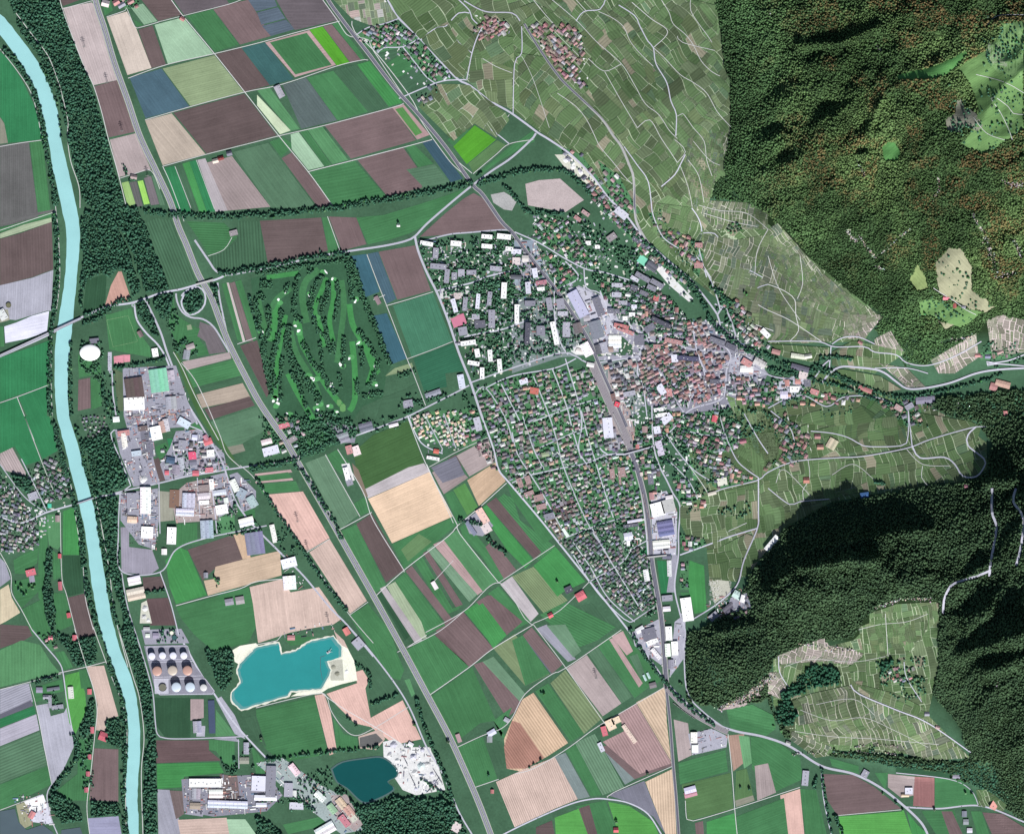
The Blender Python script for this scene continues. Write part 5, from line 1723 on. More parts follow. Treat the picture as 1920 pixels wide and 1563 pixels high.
def sheet(name, pts, dz, col, mat, rows=0.0, th=None, kind='structure', label=None, lift=1.6):
    V, F, a = sheet_geo(pts, dz, lift); th = long_dir(pts) if th is None else th
    u = (-a[:, 0]*math.sin(th)+a[:, 1]*math.cos(th))*S; v = (a[:, 0]*math.cos(th)+a[:, 1]*math.sin(th))*S
    me = mesh_from(name, V, F, col, mat, np.stack([u, v], 1), rows)
    return tag(link(name, me), label, None, None, kind)
def strip_geo(pts, width, dz, off=0.0):
    n = len(pts); A = np.array(pts); T = np.gradient(A, axis=0); T /= np.linalg.norm(T, axis=1)[:, None]+1e-9
    Nn = np.stack([-T[:, 1], T[:, 0]], 1); L = A+Nn*(off-width/2); R = A+Nn*(off+width/2)
    P = np.concatenate([L, R])
    X, Y, Z = wpos(P[:, 0], P[:, 1], dz); Z = Z+np.clip((Z-dz)/3, 0, 1)*1.6+np.clip((Z-dz)/8, 0, 1)*1.6
    zc = hz(A[:, 0], A[:, 1]); zc = zc+dz+np.clip(zc/3, 0, 1)*1.6+np.clip(zc/8, 0, 1)*1.6; Z = np.maximum(Z, np.concatenate([zc, zc])-.6)
    return np.stack([X, Y, Z], 1), [(i, i+1, n+i+1, n+i)[::-1] for i in range(n-1)]
# ---------------------------------------------------------------- occupancy raster (1 cell = 1 survey unit)
OX, OY = 60, 60; OCC = np.zeros((1563+2*OY, 1920+2*OX), np.uint8)   # bit1 road, bit2 building, bit4 clearing/field, bit8 water
def mark(pts, bit, line=False, wd=0):
    P = np.array(pts); m = wd+1
    x0 = int(max(-OX, P[:, 0].min()-m)); x1 = int(min(1920+OX, P[:, 0].max()+m+1)); y0 = int(max(-OY, P[:, 1].min()-m)); y1 = int(min(1563+OY, P[:, 1].max()+m+1))
    if x1 <= x0 or y1 <= y0: return
    X, Y = np.meshgrid(np.arange(x0, x1)+.5, np.arange(y0, y1)+.5)
    k = (segdist(X, Y, pts) < wd) if line else pip(pts, X, Y)
    OCC[y0+OY:y1+OY, x0+OX:x1+OX] |= (k*bit).astype(np.uint8)
def occ(x, y):
    return OCC[np.clip((np.asarray(y)+OY).astype(int), 0, OCC.shape[0]-1), np.clip((np.asarray(x)+OX).astype(int), 0, OCC.shape[1]-1)]
# ---------------------------------------------------------------- the ground sheet
def build_ground():
    far = [4000, 9000, 20000, 40000]
    xs = np.concatenate([[GX[0]-f for f in far[::-1]], GX, [GX[-1]+f for f in far]]); ys = np.concatenate([[GY[0]-f for f in far[::-1]], GY, [GY[-1]+f for f in far]])
    X, Y = np.meshgrid(xs, ys); cx = np.clip(X, GX[0], GX[-1]); cy = np.clip(Y, GY[0], GY[-1])
    Z = np.concatenate([HG[:1]]*4+[HG]+[HG[-1:]]*4, 0); Z = np.concatenate([Z[:, :1]]*4+[Z]+[Z[:, -1:]]*4, 1)
    k = S*(CAM_H-Z)/CAM_H; V = np.stack([(X-960)*k, (781.5-Y)*k, Z], -1).reshape(-1, 3)
    ny, nx = X.shape; i = np.arange(ny*nx).reshape(ny, nx)
    T = np.stack([i[:-1, :-1], i[1:, :-1], i[1:, 1:], i[:-1, 1:]], -1).reshape(-1, 4)
    g = np.array(hexc('465')); r = np.array(hexc('232'))
    n = vnoise(X, Y, 60, 5).ravel()[:, None]; C = g*(.85+.3*n)
    hi = np.clip((Z.ravel()-60)/80, 0, 1)[:, None]; C = C*(1-hi)+r*hi
    me = big_mesh('ground', V, T, C, M_GROUND, 4); tag(link('ground', me), kind='structure')
build_ground()
# ---------------------------------------------------------------- water, fields, paved yards
def first_rgb(h): return hexc(h[:3])
RIV_L = [(-40, 40), (0, 65), (10, 78), (28, 103), (50, 138), (68, 170), (80, 215), (90, 262), (100, 320), (110, 365), (118, 400), (125, 440), (124, 490), (118, 550), (108, 610), (104, 640), (103, 700), (104, 750), (108, 785), (120, 830), (132, 880), (142, 920), (152, 960), (163, 1020), (170, 1080), (180, 1140), (190, 1185), (202, 1225), (220, 1270), (232, 1310), (240, 1350), (240, 1400), (237, 1450), (236, 1500), (240, 1540), (241, 1640)]
RIV_R = [(-40, 0), (0, 27), (15, 42), (45, 80), (72, 118), (88, 152), (101, 182), (110, 222), (115, 265), (123, 300), (134, 345), (144, 390), (149, 430), (149, 470), (143, 530), (137, 600), (132, 640), (128, 690), (127, 740), (131, 785), (145, 830), (158, 880), (168, 920), (178, 960), (187, 1020), (197, 1080), (208, 1150), (218, 1190), (230, 1230), (245, 1265), (256, 1310), (262, 1360), (263, 1410), (260, 1450), (258, 1500), (260, 1540), (262, 1640)]
RIV = smooth_line(RIV_L, 10)+smooth_line(RIV_R, 10)[::-1]
def jag(pts, a=.8):
    return [(x+random.uniform(-a, a), y+random.uniform(-a, a)) for x, y in pts]
RIV = jag(RIV, .7)
sheet('river', RIV, .12, (.28, .53, .54), M_WATER); mark(RIV, 8)
for i, r in enumerate(rows_of(DATA['water'])):
    if i == 0:
        q_ = densify(parse_pts(r)+[parse_pts(r)[0]], 6, False); V, F = strip_geo(jag(q_, 1.2), 6, .9); tag(link('gravel_shore', mesh_from('gravel_shore', V, F, hexc('ddc'), M_PAVE)), kind='structure')
    p = jag(densify(parse_pts(r), 6), .8) if i == 0 else smooth_line(parse_pts(r)+[parse_pts(r)[0]], 6)[:-1] if i < 2 else parse_pts(r)
    mx, my = sum(q[0] for q in p)/len(p), sum(q[1] for q in p)/len(p); lc = tuple(min(.8, lin(int(ch, 16)/15)/KEXP*.88) for ch in r[0]); lake = sheet('lake', p, 1.0, tuple(v*.8+.07 for v in lc), M_WATER); dp = sheet('deep_water', [(q[0]+(mx-q[0])*.05, q[1]+(my-q[1])*.07) for q in p], 1.03, lc, M_WATER) if i < 2 else None
    mark(p, 8)
fi = 0; FIELDS = []
for key in ('f1', 'f2', 'f3', 'f4'):
    for r in rows_of(DATA[key]):
        p = parse_pts(r[1:])
        if len(p) < 3: continue
        FIELDS.append((r[0], p))
for fi, (c, p) in enumerate(FIELDS):
    rows = .17 if '/' in c else (.05 if random.random() < .5 else .0)
    k = random.uniform(.93, 1.07); col = tuple(v*k for v in first_rgb(c))
    sheet('field', p, .15+.016*(fi % 20), col, M_FIELD, rows); mark(p, 4)
for c, x, y, th, nn, wd, gap, L in [('474', 365, 420, 1.45, 18, 3, 2.3, 0)]: pass
GOLF = [(470, 522), (520, 512), (580, 500), (650, 482), (664, 500), (692, 560), (708, 620), (735, 685), (725, 700), (718, 745), (680, 762), (660, 790), (640, 830), (600, 850), (556, 862), (540, 820), (512, 762), (508, 735), (486, 650), (474, 560)]
sheet('golf_course', GOLF, .2, hexc('354', 1.25), M_GROUND); mark(GOLF, 4)
def line_sheet(name, pts, wd, dz, col, mat, st='structure'):
    V, F = strip_geo(smooth_line(pts), wd, dz); me = mesh_from(name, V, F, col, mat, np.zeros((len(V), 2)), 0.0)
    return tag(link(name, me), kind=st)
for i, r in enumerate(rows_of(DATA['fair'])): line_sheet('fairway', parse_pts(r[1:]), float(r[0])*.9, .5+.02*(i % 8), hexc('485' if i % 3 else '475', 1.0), M_GROUND)
def blob(x, y, rx, ry, n=12, j=.25, a0=0.0):
    return [(x+math.cos(a0)*rx*math.cos(2*math.pi*k/n)*(q := 1+random.uniform(-j, j))-math.sin(a0)*ry*math.sin(2*math.pi*k/n)*q, y+math.sin(a0)*rx*math.cos(2*math.pi*k/n)*q+math.cos(a0)*ry*math.sin(2*math.pi*k/n)*q) for k in range(n)]
for p in parse_pts(DATA['bunk'].split()):
    sheet('green', blob(p[0]+random.uniform(-6, 6), p[1]+random.uniform(-6, 6), 6, 5, 12, .15), .78, hexc('596'), M_GROUND)
    sheet('sand_bunker', blob(p[0], p[1], random.uniform(1.6, 2.6), random.uniform(2.4, 4.6), 11, .3, random.uniform(0, 3)), .95, hexc('fff'), M_GROUND)
for x, y, q in [(636, 754, 5), (643, 765, 6)]: sheet('pond', blob(x, y, q, q*1.3, 10, .2), 1.05, hexc('696'), M_WATER)
# vineyards: a pale sheet of paths and walls under the individual plots
PAL = {'v': '575 565 575 575 686 565 576 675 575 565 686 575 676 786 565 575 a98 464'.split(), 't': '565 676 675 676 565 786 666 575 566 676 887'.split(), 'w': '998 887 998 786 776 a99 676'.split(),
       'm': '585 786 575 a99 686 ddd 475 b99 465'.split(), 'd': '464 464 465 474'.split()}
VB = {'v': 'aba', 't': 'bba', 'w': 'cbb', 'm': '9a9', 'd': '8a8'}
def clip_cell(poly, cell):
    out = list(poly); n = len(cell)
    for i in range(n):
        a = cell[i]; b = cell[(i+1) % n]; src = out; out = []
        if not src: return []
        f = lambda p: (b[0]-a[0])*(p[1]-a[1])-(b[1]-a[1])*(p[0]-a[0])
        for j in range(len(src)):
            p = src[j]; q = src[(j+1) % len(src)]; fp = f(p); fq = f(q)
            if fp >= 0: out.append(p)
            if (fp >= 0) != (fq >= 0):
                t = fp/(fp-fq); out.append((p[0]+(q[0]-p[0])*t, p[1]+(q[1]-p[1])*t))
    return out
def parea(p): return abs(sum(p[i][0]*p[(i+1) % len(p)][1]-p[(i+1) % len(p)][0]*p[i][1] for i in range(len(p))))/2
def split_cells(x0, y0, x1, y1, sz, out):
    w_ = x1-x0; h_ = y1-y0
    if w_*h_ < sz*sz*random.uniform(.45, 1.5) and max(w_, h_) < sz*2.2: out.append((x0, y0, x1, y1)); return
    t = random.uniform(.28, .72)
    if w_ > h_*random.uniform(.35, .9): split_cells(x0, y0, x0+w_*t, y1, sz, out); split_cells(x0+w_*t, y0, x1, y1, sz, out)
    else: split_cells(x0, y0, x1, y0+h_*t, sz, out); split_cells(x0, y0+h_*t, x1, y1, sz, out)
BAD = []
for vi, r in enumerate(rows_of(DATA['v1'])):
    ang = math.radians(float(r[0])); sz = float(r[1])*(1.12 if r[2] == 'v' else .95); pal = r[2]; und = r[3] == 'u'; P = parse_pts(r[3:]); mark(P, 4)
    root = sheet('vineyard', P, .02 if und else .14+.02*(vi % 6), hexc(VB[pal]), M_FIELD, .0, lift=.2 if und else 1.0)
    ca, sa = math.cos(ang), math.sin(ang); R = [(x*ca+y*sa, -x*sa+y*ca) for x, y in P]; cells = []
    split_cells(min(p[0] for p in R), min(p[1] for p in R), max(p[0] for p in R), max(p[1] for p in R), sz, cells)
    VV = []; FF = []; CC = []; UU = []; nv = 0
    for c in cells:
        g = random.choice([.1, .25, .5, .75]) if pal in 'vd' else random.choice([.2, .4, .7]) if pal != 'w' else random.choice([.4, .8])
        bow = random.uniform(-.8, .8)
        q = [(c[0]+g, c[1]+g), ((c[0]+c[2])/2, c[1]+g-abs(bow)), (c[2]-g, c[1]+g), (c[2]-g, c[3]-g), (c[0]+g, c[3]-g)]
        q = q if bow > .2 else [q[0], q[2], q[3], q[4]]
        if c[2]-c[0] < 2*g+.5 or c[3]-c[1] < 2*g+.5: continue
        cp = clip_cell(R, q)
        if len(cp) < 3 or parea(cp) < 4: continue
        cp = densify([(x*ca-y*sa, x*sa+y*ca) for x, y in cp], 7)
        A_ = np.array(cp); dd = np.clip(segdist(A_[:, 0], A_[:, 1], P+[P[0]])/12, 0, 1)*(0 if pal == 'm' else 1)   # the slope bends every plot a little
        A_ = A_+np.stack([fbm(A_[:, 0], A_[:, 1], 48, 2, 51), fbm(A_[:, 0], A_[:, 1], 48, 2, 52)], 1)*dd[:, None]*11; cp = [tuple(v) for v in A_.tolist()]
        try: V, F, a = sheet_geo(cp, .07 if und else .55+.02*(vi % 6), .6 if und else 2.5)
        except Exception: BAD.append(vi); continue
        th = ang+(math.pi/2 if random.random() < .3 else 0); k = random.uniform(.72, 1.12)*(.78+.4*float(vnoise(np.array([cp[0][0]]), np.array([cp[0][1]]), 55, 31)[0])); c0 = hexc(random.choice(PAL[pal])); c1 = hexc('675' if pal in 'vt' else '565' if pal == 'd' else '887'); col = tuple((v*.56+u_*.44)*k*m_ for v, u_, m_ in zip(c0, c1, (1.0, .99, 1.0)))
        VV.append(V); FF += [tuple(i+nv for i in f) for f in F]; CC += [col]*len(F); nv += len(V)
        UU.append(np.stack([(-a[:, 0]*math.sin(th)+a[:, 1]*math.cos(th))*S, (a[:, 0]*math.cos(th)+a[:, 1]*math.sin(th))*S], 1))
    if VV: link('vine_plots', mesh_from('vine_plots', np.concatenate(VV), FF, CC, M_FIELD, np.concatenate(UU), .12), root)
print('bad plots', BAD)
for i, r in enumerate(rows_of(DATA['holes'])):
    p = parse_pts(r[1:]); mark(p, 4)
    if r[0] != '998': sheet('meadow', jag(densify(p, 5), 1.6), .6+.05*(i % 6), hexc(r[0]), M_FIELD, .04)
for i, r in enumerate(rows_of(DATA['pave'])):
    p = parse_pts(r[1:])
    if len(p) < 3: continue
    sheet('quarry_floor' if r[0] in ('eed', 'ddd', 'dcc') else 'yard', p, .48+.01*(i % 12), hexc(r[0]), M_PAVE); mark(p, 16)
TOWN = ['889 1185,650 1240,600 1290,605 1340,600 1400,650 1440,700 1420,740 1370,765 1290,775 1215,760 1195,700', '99a 1060,550 1085,535 1140,560 1165,610 1160,660 1115,665 1085,610', '89a 960,450 1000,450 1030,520 1000,560 965,540', '788 960,560 1060,540 1110,620 1115,665 1050,670 960,700',
        '788 1120,680 1195,675 1205,760 1180,790 1150,760', '788 1180,530 1250,560 1300,620 1200,640 1150,600', '99a 1190,600 1240,640 1200,660 1160,625']
for i, t in enumerate(TOWN):
    r = t.split(); sheet('pavement', parse_pts(r[1:]), .2+.03*i, hexc(r[0]), M_PAVE)
# ---------------------------------------------------------------- roads, tracks, motorway, railway
NAME = {'r': 'road', 't': 'track', 'm': 'motorway', 'x': 'railway'}
def strip_obj(name, pts, wd, dz, col, off=0.0, parent=None, kind='structure'):
    V, F = strip_geo(pts, wd, dz, off); me = mesh_from(name, V, F, col, M_ROAD, None, None)
    o = link(name, me, parent)
    if parent is None: tag(o, kind=kind)
    return o
MOTOR = []; ROADS = []; RAILS = []
for i, r in enumerate(rows_of(DATA['r'])):
    k = r[0]; wd = float(r[1]); P = smooth_line(parse_pts(r[2:]), 7)
    if k == 'm':
        MOTOR.append(P); o = strip_obj('motorway', P, 12, .74, hexc('9a9')); mark(P, 1, True, 7)
        strip_obj('carriageway', P, 4.1, .80, hexc('889'), 2.9, o); strip_obj('carriageway', P, 4.1, .80, hexc('889'), -2.9, o)
        strip_obj('median', P, 1.2, .82, hexc('565'), 0, o)
        for off in (.95, 4.9, -.95, -4.9): strip_obj('edge_line', P, .32, .88, hexc('ddd'), off, o)
    elif k == 'x':
        RAILS.append((P, wd)); strip_obj('ballast', P, wd*1.5 if wd < 9 else wd*1.15, .70+.01*(i % 5), hexc('aaa')); o = strip_obj('railway', P, wd, .76+.02*(i % 5), hexc('667' if wd < 9 else '989')); mark(P, 1, True, wd/2+1)
        n = max(1, int(wd/2.6))
        for q in range(n):
            off = (q-(n-1)/2)*2.4
            if wd >= 5: strip_obj('rail', P, .35, 1.0, hexc('aab'), off-.35, o); strip_obj('rail', P, .35, 1.0, hexc('445'), off+.3, o)
    else:
        ROADS.append((P, wd)); mark(P, 1, True, wd/2+(.9 if k == 'r' else 1.2))
        strip_obj(NAME[k], P, wd*(1.05 if k == 'r' else .62 if hz(*P[len(P)//2]) > 3 else .8), (.66 if k == 'r' else .6)+.015*(i % 5), hexc('bbc' if k == 'r' else 'ccc', random.uniform(.95, 1.15)))
# ---------------------------------------------------------------- labels that single things out
LM = [('the white oval dome', 169, 661), ('the motorway loop', 362, 562), ('the golf course', 600, 640), ('the turquoise lake', 530, 1265), ('the dark blue lake', 685, 1460), ('the storage tanks', 320, 1255), ('the mint-green factory roof', 298, 713),
      ('the pink sports court', 860, 601), ('the railway station', 1157, 758), ('the rail depot yard', 1084, 570), ('the mint-green sports strip', 1205, 488), ('the red-roofed old town', 1320, 690), ('the cemetery', 1350, 1110), ('the sawtooth-roofed hall', 1240, 955),
      ('the rail junction', 1252, 1285), ('the hamlet on the vineyard hill', 1685, 1270), ('the vineyard hill tip', 1815, 1415), ('the bright green field', 890, 272), ('the triangular brown field', 870, 410), ('the upper vineyard village', 1060, 110), ('the northern hamlet', 915, 50),
      ('the northern housing estate', 725, 70), ('the roundabout by the river', 250, 570), ('the road bridge', 130, 606), ('the footbridge', 160, 936), ('the western riverside village', 35, 975), ('the pink-tan field', 770, 940), ('the mountain pasture', 1790, 550), ('the high meadow', 1870, 180),
      ('the quarry plant', 780, 1440), ('the sawmill sheds', 410, 1490), ('the teal field', 790, 600), ('the white estate', 815, 800), ('the lumber yard', 327, 935), ('the steel yard', 250, 940), ('the gravel pit edge', 640, 1250), ('the hillside bend', 1810, 850), ('the stream gorge', 1780, 750), ('the eastern hamlet', 1490, 830),
      ('the blue-roofed shed', 1621, 928), ('the farm at the blossom field', 905, 970), ('the red farm', 1133, 1370), ('the tree clump', 1005, 1445), ('the southern lay-by', 780, 1285), ('the garden estate', 1010, 800), ('the southern estate', 1140, 1090), ('the south crossroads', 1705, 1515), ('the southeast farm', 1704, 1482), ('the orchard farmhouse', 438, 437), ('the western pond', 60, 1550), ('the courtyard farm', 100, 1305), ('the navy field', 300, 175), ('the top left farm', 220, 8), ('the white freight hall', 1288, 1142), ('the castle', 1560, 832)]
DIRS = ['east', 'south-east', 'south', 'south-west', 'west', 'north-west', 'north', 'north-east']
ORD = 'second third fourth fifth sixth seventh eighth ninth tenth'.split()
def ordw(i):
    if i < 9: return ORD[i]
    i += 2; s = 'th' if 10 <= i % 100 <= 20 else {1: 'st', 2: 'nd', 3: 'rd'}.get(i % 10, 'th'); return f'{i}{s}'
PEND = []
def want_label(o, desc, x, y): PEND.append((o, desc, x, y))
def write_labels():
    G = {}
    for o, desc, x, y in PEND:
        nm, lx, ly = min(LM, key=lambda l: math.hypot(l[1]-x, l[2]-y)); d = math.hypot(lx-x, ly-y)
        dr = DIRS[int(round(math.degrees(math.atan2(y-ly, x-lx))/45)) % 8] if d > 4 else 'at'
        G.setdefault((desc, nm, dr), []).append((d, o))
    for (desc, nm, dr), L in G.items():
        L.sort(key=lambda t: t[0]); wh = f'at {nm}' if dr == 'at' else f'{dr} of {nm}'
        for i, (d, o) in enumerate(L):
            o['label'] = f'{desc} {wh}' if len(L) == 1 else (f'{desc} {wh}, nearest to it' if i == 0 else f'{desc} {wh}, {ordw(i-1)} nearest to it')
def cname(h):
    r, g, b = [int(c, 16) for c in h[:3]]; m = (r+g+b)/3
    if max(r, g, b)-min(r, g, b) <= 1: return 'white' if m >= 13.5 else 'pale grey' if m >= 11 else 'grey' if m >= 8.3 else 'dark grey'
    if g >= r+2 and g >= b: return 'mint green'
    if r >= g+4: return 'red'
    if r >= g+2: return 'pink' if m > 11 else 'red-brown' if m > 8.5 else 'dark brown'
    if b >= r+2: return 'blue' if m < 10 else 'pale blue'
    return 'beige' if m > 10 else 'grey-brown'
# ---------------------------------------------------------------- buildings
def box_vf(x0, y0, z0, x1, y1, z1, top=True):
    V = [(x0, y0, z0), (x1, y0, z0), (x1, y1, z0), (x0, y1, z0), (x0, y0, z1), (x1, y0, z1), (x1, y1, z1), (x0, y1, z1)]
    F = [(0, 1, 5, 4), (1, 2, 6, 5), (2, 3, 7, 6), (3, 0, 4, 7)]
    return V, F+([(4, 5, 6, 7), (3, 2, 1, 0)] if top else [])
class MB:
    def __init__(s): s.V = []; s.F = []; s.C = []
    def add(s, V, F, c):
        n = len(s.V); s.V += list(V); s.F += [tuple(i+n for i in f) for f in F]; s.C += [c]*len(F); return s
    def box(s, *a, c=(.5, .5, .5)): V, F = box_vf(*a); return s.add(V, F, c)
    def mesh(s, name, mat): return mesh_from(name, s.V, s.F, s.C, mat)
def gable(mb, w, h, z, rise, c, ov=.5, along_x=None):
    """pitched roof over a w x h plan, ridge along the longer side"""
    ax = w >= h if along_x is None else along_x
    W, H = w/2+ov, h/2+ov
    if ax: V = [(-W, -H, z), (W, -H, z), (W, H, z), (-W, H, z), (-W, 0, z+rise), (W, 0, z+rise)]; F = [(0, 1, 5, 4), (2, 3, 4, 5), (1, 2, 5), (3, 0, 4), (3, 2, 1, 0)]
    else: V = [(-W, -H, z), (W, -H, z), (W, H, z), (-W, H, z), (0, -H, z+rise), (0, H, z+rise)]; F = [(1, 2, 5, 4), (3, 0, 4, 5), (0, 1, 4), (2, 3, 5), (3, 2, 1, 0)]
    mb.add(V, F, c)
WALLC = [hexc('ddc'), hexc('dcb'), hexc('ccc'), hexc('ede')]
def make_building(kind, cx, cy, w_, h_, ang, colh, ht):
    mark([(cx+a*w_*.5*math.cos(math.radians(ang))-b*h_*.5*math.sin(math.radians(ang)), cy+a*w_*.5*math.sin(math.radians(ang))+b*h_*.5*math.cos(math.radians(ang))) for a, b in ((-1, -1), (1, -1), (1, 1), (-1, 1))], 2)
    X, Y, Z = wpos(cx, cy); w = w_*S; h = h_*S; c = hexc(colh); big = w_*h_
    nm, cat, ds = {'f': (('warehouse', 'warehouse', 'flat-roofed shed') if big > 160 else ('farm_building', 'building', 'low-roofed building')), 'a': ('apartment_block', 'apartment block', 'apartment block'), 'h': ('house', 'house', 'gabled house'), 'i': ('sports_court', 'sports court', 'rectangular court')}[kind]
    if kind == 'i': nm, cat, ds = {'457': ('greenhouse', 'greenhouse', 'long glazed basin'), '865': ('timber_stack', 'timber stack', 'stack of timber'), '5cb': ('swimming_pool', 'pool', 'swimming pool')}.get(colh, (nm, cat, ds))
    m = MB(); wc = random.choice(WALLC); V, F = box_vf(-w/2, -h/2, -4, w/2, h/2, ht, kind == 'i'); m.add(V, F, wc if kind != 'i' else c)
    o = link(nm, m.mesh(nm, M_WALL), None, (float(X), float(Y), float(Z)), -math.radians(ang))
    o['category'] = cat
    szw = 'huge' if big > 1100 else 'large' if big > 450 else 'medium' if big > 170 else 'small'
    if max(w_, h_) > 3.2*min(w_, h_): szw = 'long'
    want_label(o, f'{szw} {cname(colh)} {ds}', cx, cy)
    if kind == 'i':
        m = MB(); m.box(-w/2+1.5, -h/2+1.5, ht+.02, w/2-1.5, h/2-1.5, ht+.25, c=tuple(v*.9 for v in c)); link('playing_surface' if nm == 'sports_court' else 'surface', m.mesh('surface', M_ROOF), o); return o
    r = MB(); dk = tuple(v*.62 for v in c); lt = tuple(min(.85, v*1.25+.03) for v in c)
    if kind == 'h': gable(r, w, h, ht, min(w, h)*.32, c); ro = link('roof', r.mesh('roof', M_ROOF), o); k = MB(); k.box(-.8, -.8, ht, .8, .8, ht+min(w, h)*.32+1.2, c=hexc('a99')); link('chimney', k.mesh('chimney', M_WALL), ro); return o
    if kind == 'a' or (kind == 'f' and random.random() < .45 and big > 140):
        r.box(-w/2-.3, -h/2-.3, ht+.02, w/2+.3, h/2+.3, ht+.5, c=c)
        t = .7
        for b in ((-w/2-.3, -h/2-.3, w/2+.3, -h/2-.3+t), (-w/2-.3, h/2+.3-t, w/2+.3, h/2+.3), (-w/2-.3, -h/2-.3+t, -w/2-.3+t, h/2+.3-t), (w/2+.3-t, -h/2-.3+t, w/2+.3, h/2+.3-t)): r.box(b[0], b[1], ht+.5, b[2], b[3], ht+1.2, c=lt)
        ro = link('roof', r.mesh('roof', M_ROOF), o); lx = w >= h; L = max(w, h); n = max(1, int(L/17)); q = min(w, h)*.16
        for i in range(min(n, 8)):
            u = (i+.5)/n*L-L/2+random.uniform(-2, 2); v = random.uniform(-.15, .15)*min(w, h); s = random.uniform(1.3, 2.6); x, y = (u, v) if lx else (v, u)
            k = MB(); k.box(x-s, y-s, ht+.52, x+s, y+s, ht+2.6, c=hexc(random.choice(['bbb', '999', 'ddd', '778']))); link('roof_vent', k.mesh('roof_vent', M_ROOF), ro)
        return o
    bays = max(1, int(round(min(w, h)/22))) if big > 300 else 1
    L, Wd = max(w, h), min(w, h); lx = w >= h
    ro = None
    for b in range(bays):
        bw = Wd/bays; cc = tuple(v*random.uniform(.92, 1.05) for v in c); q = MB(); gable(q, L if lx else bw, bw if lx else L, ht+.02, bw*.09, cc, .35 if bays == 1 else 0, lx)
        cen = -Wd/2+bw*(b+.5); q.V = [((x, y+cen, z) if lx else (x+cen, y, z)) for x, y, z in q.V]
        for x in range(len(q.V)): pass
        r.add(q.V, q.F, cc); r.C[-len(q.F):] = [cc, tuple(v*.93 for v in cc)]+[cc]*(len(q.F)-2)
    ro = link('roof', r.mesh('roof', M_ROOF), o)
    if big > 170:
        n = min(10, max(2, int(L/11)))
        for i in range(n):
            u = (i+.5)/n*L-L/2
            for b in range(bays):
                bw = Wd/bays; cen = -Wd/2+bw*(b+.5)+bw*.22*random.choice((-1, 1)); a_, b_ = .7, bw*.16; z = ht+bw*.055
                k = MB(); (k.box(u-a_, cen-b_, z, u+a_, cen+b_, z+bw*.03+.35, c=dk if sum(c) > 1.2 else lt) if lx else k.box(cen-b_, u-a_, z, cen+b_, u+a_, z+bw*.03+.35, c=dk if sum(c) > 1.2 else lt)); link('skylight', k.mesh('skylight', M_ROOF), ro)
    return o
for r in rows_of(DATA['b1']):
    cx, cy = [float(v) for v in r[1].split(',')]
    w_, h_, ang = float(r[2]), float(r[3]), float(r[4])
    if w_ < 2 or occ(cx, cy) & 2: continue
    make_building(r[0], cx, cy, w_, h_, ang, r[5], float(r[6]))
# ---------------------------------------------------------------- the oval dome, tanks, heaps, bridges, pylons
def dome_mesh(name, rx, ry, z0, hgt, c, mat, nr=40, nz=8):
    V = []; F = []
    for k in range(nz):
        a = k/nz*math.pi/2
        V += [(rx*math.cos(a)*math.cos(2*math.pi*i/nr), ry*math.cos(a)*math.sin(2*math.pi*i/nr), z0+hgt*math.sin(a)) for i in range(nr)]
    V.append((0, 0, z0+hgt))
    for k in range(nz-1): F += [(k*nr+i, k*nr+(i+1) % nr, (k+1)*nr+(i+1) % nr, (k+1)*nr+i) for i in range(nr)]
    F += [((nz-1)*nr+i, (nz-1)*nr+(i+1) % nr, len(V)-1) for i in range(nr)]
    me = mesh_from(name, V, F, c, mat)
    for p in me.polygons: p.use_smooth = True
    return me
def cyl_mesh(name, rx, ry, z0, z1, c, mat, nr=40, cap=False):
    V = [(rx*math.cos(2*math.pi*i/nr), ry*math.sin(2*math.pi*i/nr), z) for z in (z0, z1) for i in range(nr)]
    F = [(i, (i+1) % nr, nr+(i+1) % nr, nr+i) for i in range(nr)]
    if cap: F.append(tuple(range(nr, 2*nr)))
    return mesh_from(name, V, F, c, mat)
def at(x, y): return tuple(float(v) for v in wpos(x, y))
o = link('sports_dome', cyl_mesh('sports_dome', 47, 37, -1, 11, hexc('ccc'), M_WALL), None, at(169, 661)); mark(blob(169, 661, 21, 17, 16, 0), 2)
tag(o, 'big white oval sports dome near the east bank of the river', 'dome'); link('roof', dome_mesh('roof', 48.5, 38.5, 11.05, 7, hexc('fff'), M_ROOF), o)
m = MB(); m.box(-22, -12, 0, 22, 12, 9, c=hexc('778')); o2 = link('entrance_hall', m.mesh('entrance_hall', M_ROOF), o, (20, 55, 0), .1)
for i, r in enumerate(rows_of(DATA['tanks'])):
    cx, cy = [float(v) for v in r[0].split(',')]; R = float(r[1])*S; c = hexc(r[2]); ht = float(r[3])*1.75
    nm = 'storage_tank' if float(r[3]) > 8 else 'settling_tank'
    o = link(nm, cyl_mesh(nm, R, R, -.5, ht, tuple(v*.9 for v in c), M_METAL), None, at(cx, cy)); mark(blob(cx, cy, R/S, R/S, 12, 0), 2)
    if nm == 'storage_tank': link('domed_roof', dome_mesh('domed_roof', R, R, ht+.02, R*.16, c, M_METAL), o)
    else: link('liquid_surface', cyl_mesh('liquid_surface', R*.88, R*.88, ht-1.5, ht-.8, c, M_WATER, cap=True), o)
    o['category'] = 'tank'; o['group'] = 'tanks'; want_label(o, f'{"wide" if R > 20 else "narrow" if R > 14 else "small"} {cname(r[2])} round {nm.replace("_", " ")}', cx, cy)
def polyring(pts, wd, z, c, name, parent=None):
    V, F = strip_geo(densify(pts+[pts[0]], 30, False), wd, z); return tag(link(name, mesh_from(name, V, F, c, M_PAVE), parent), kind='structure')
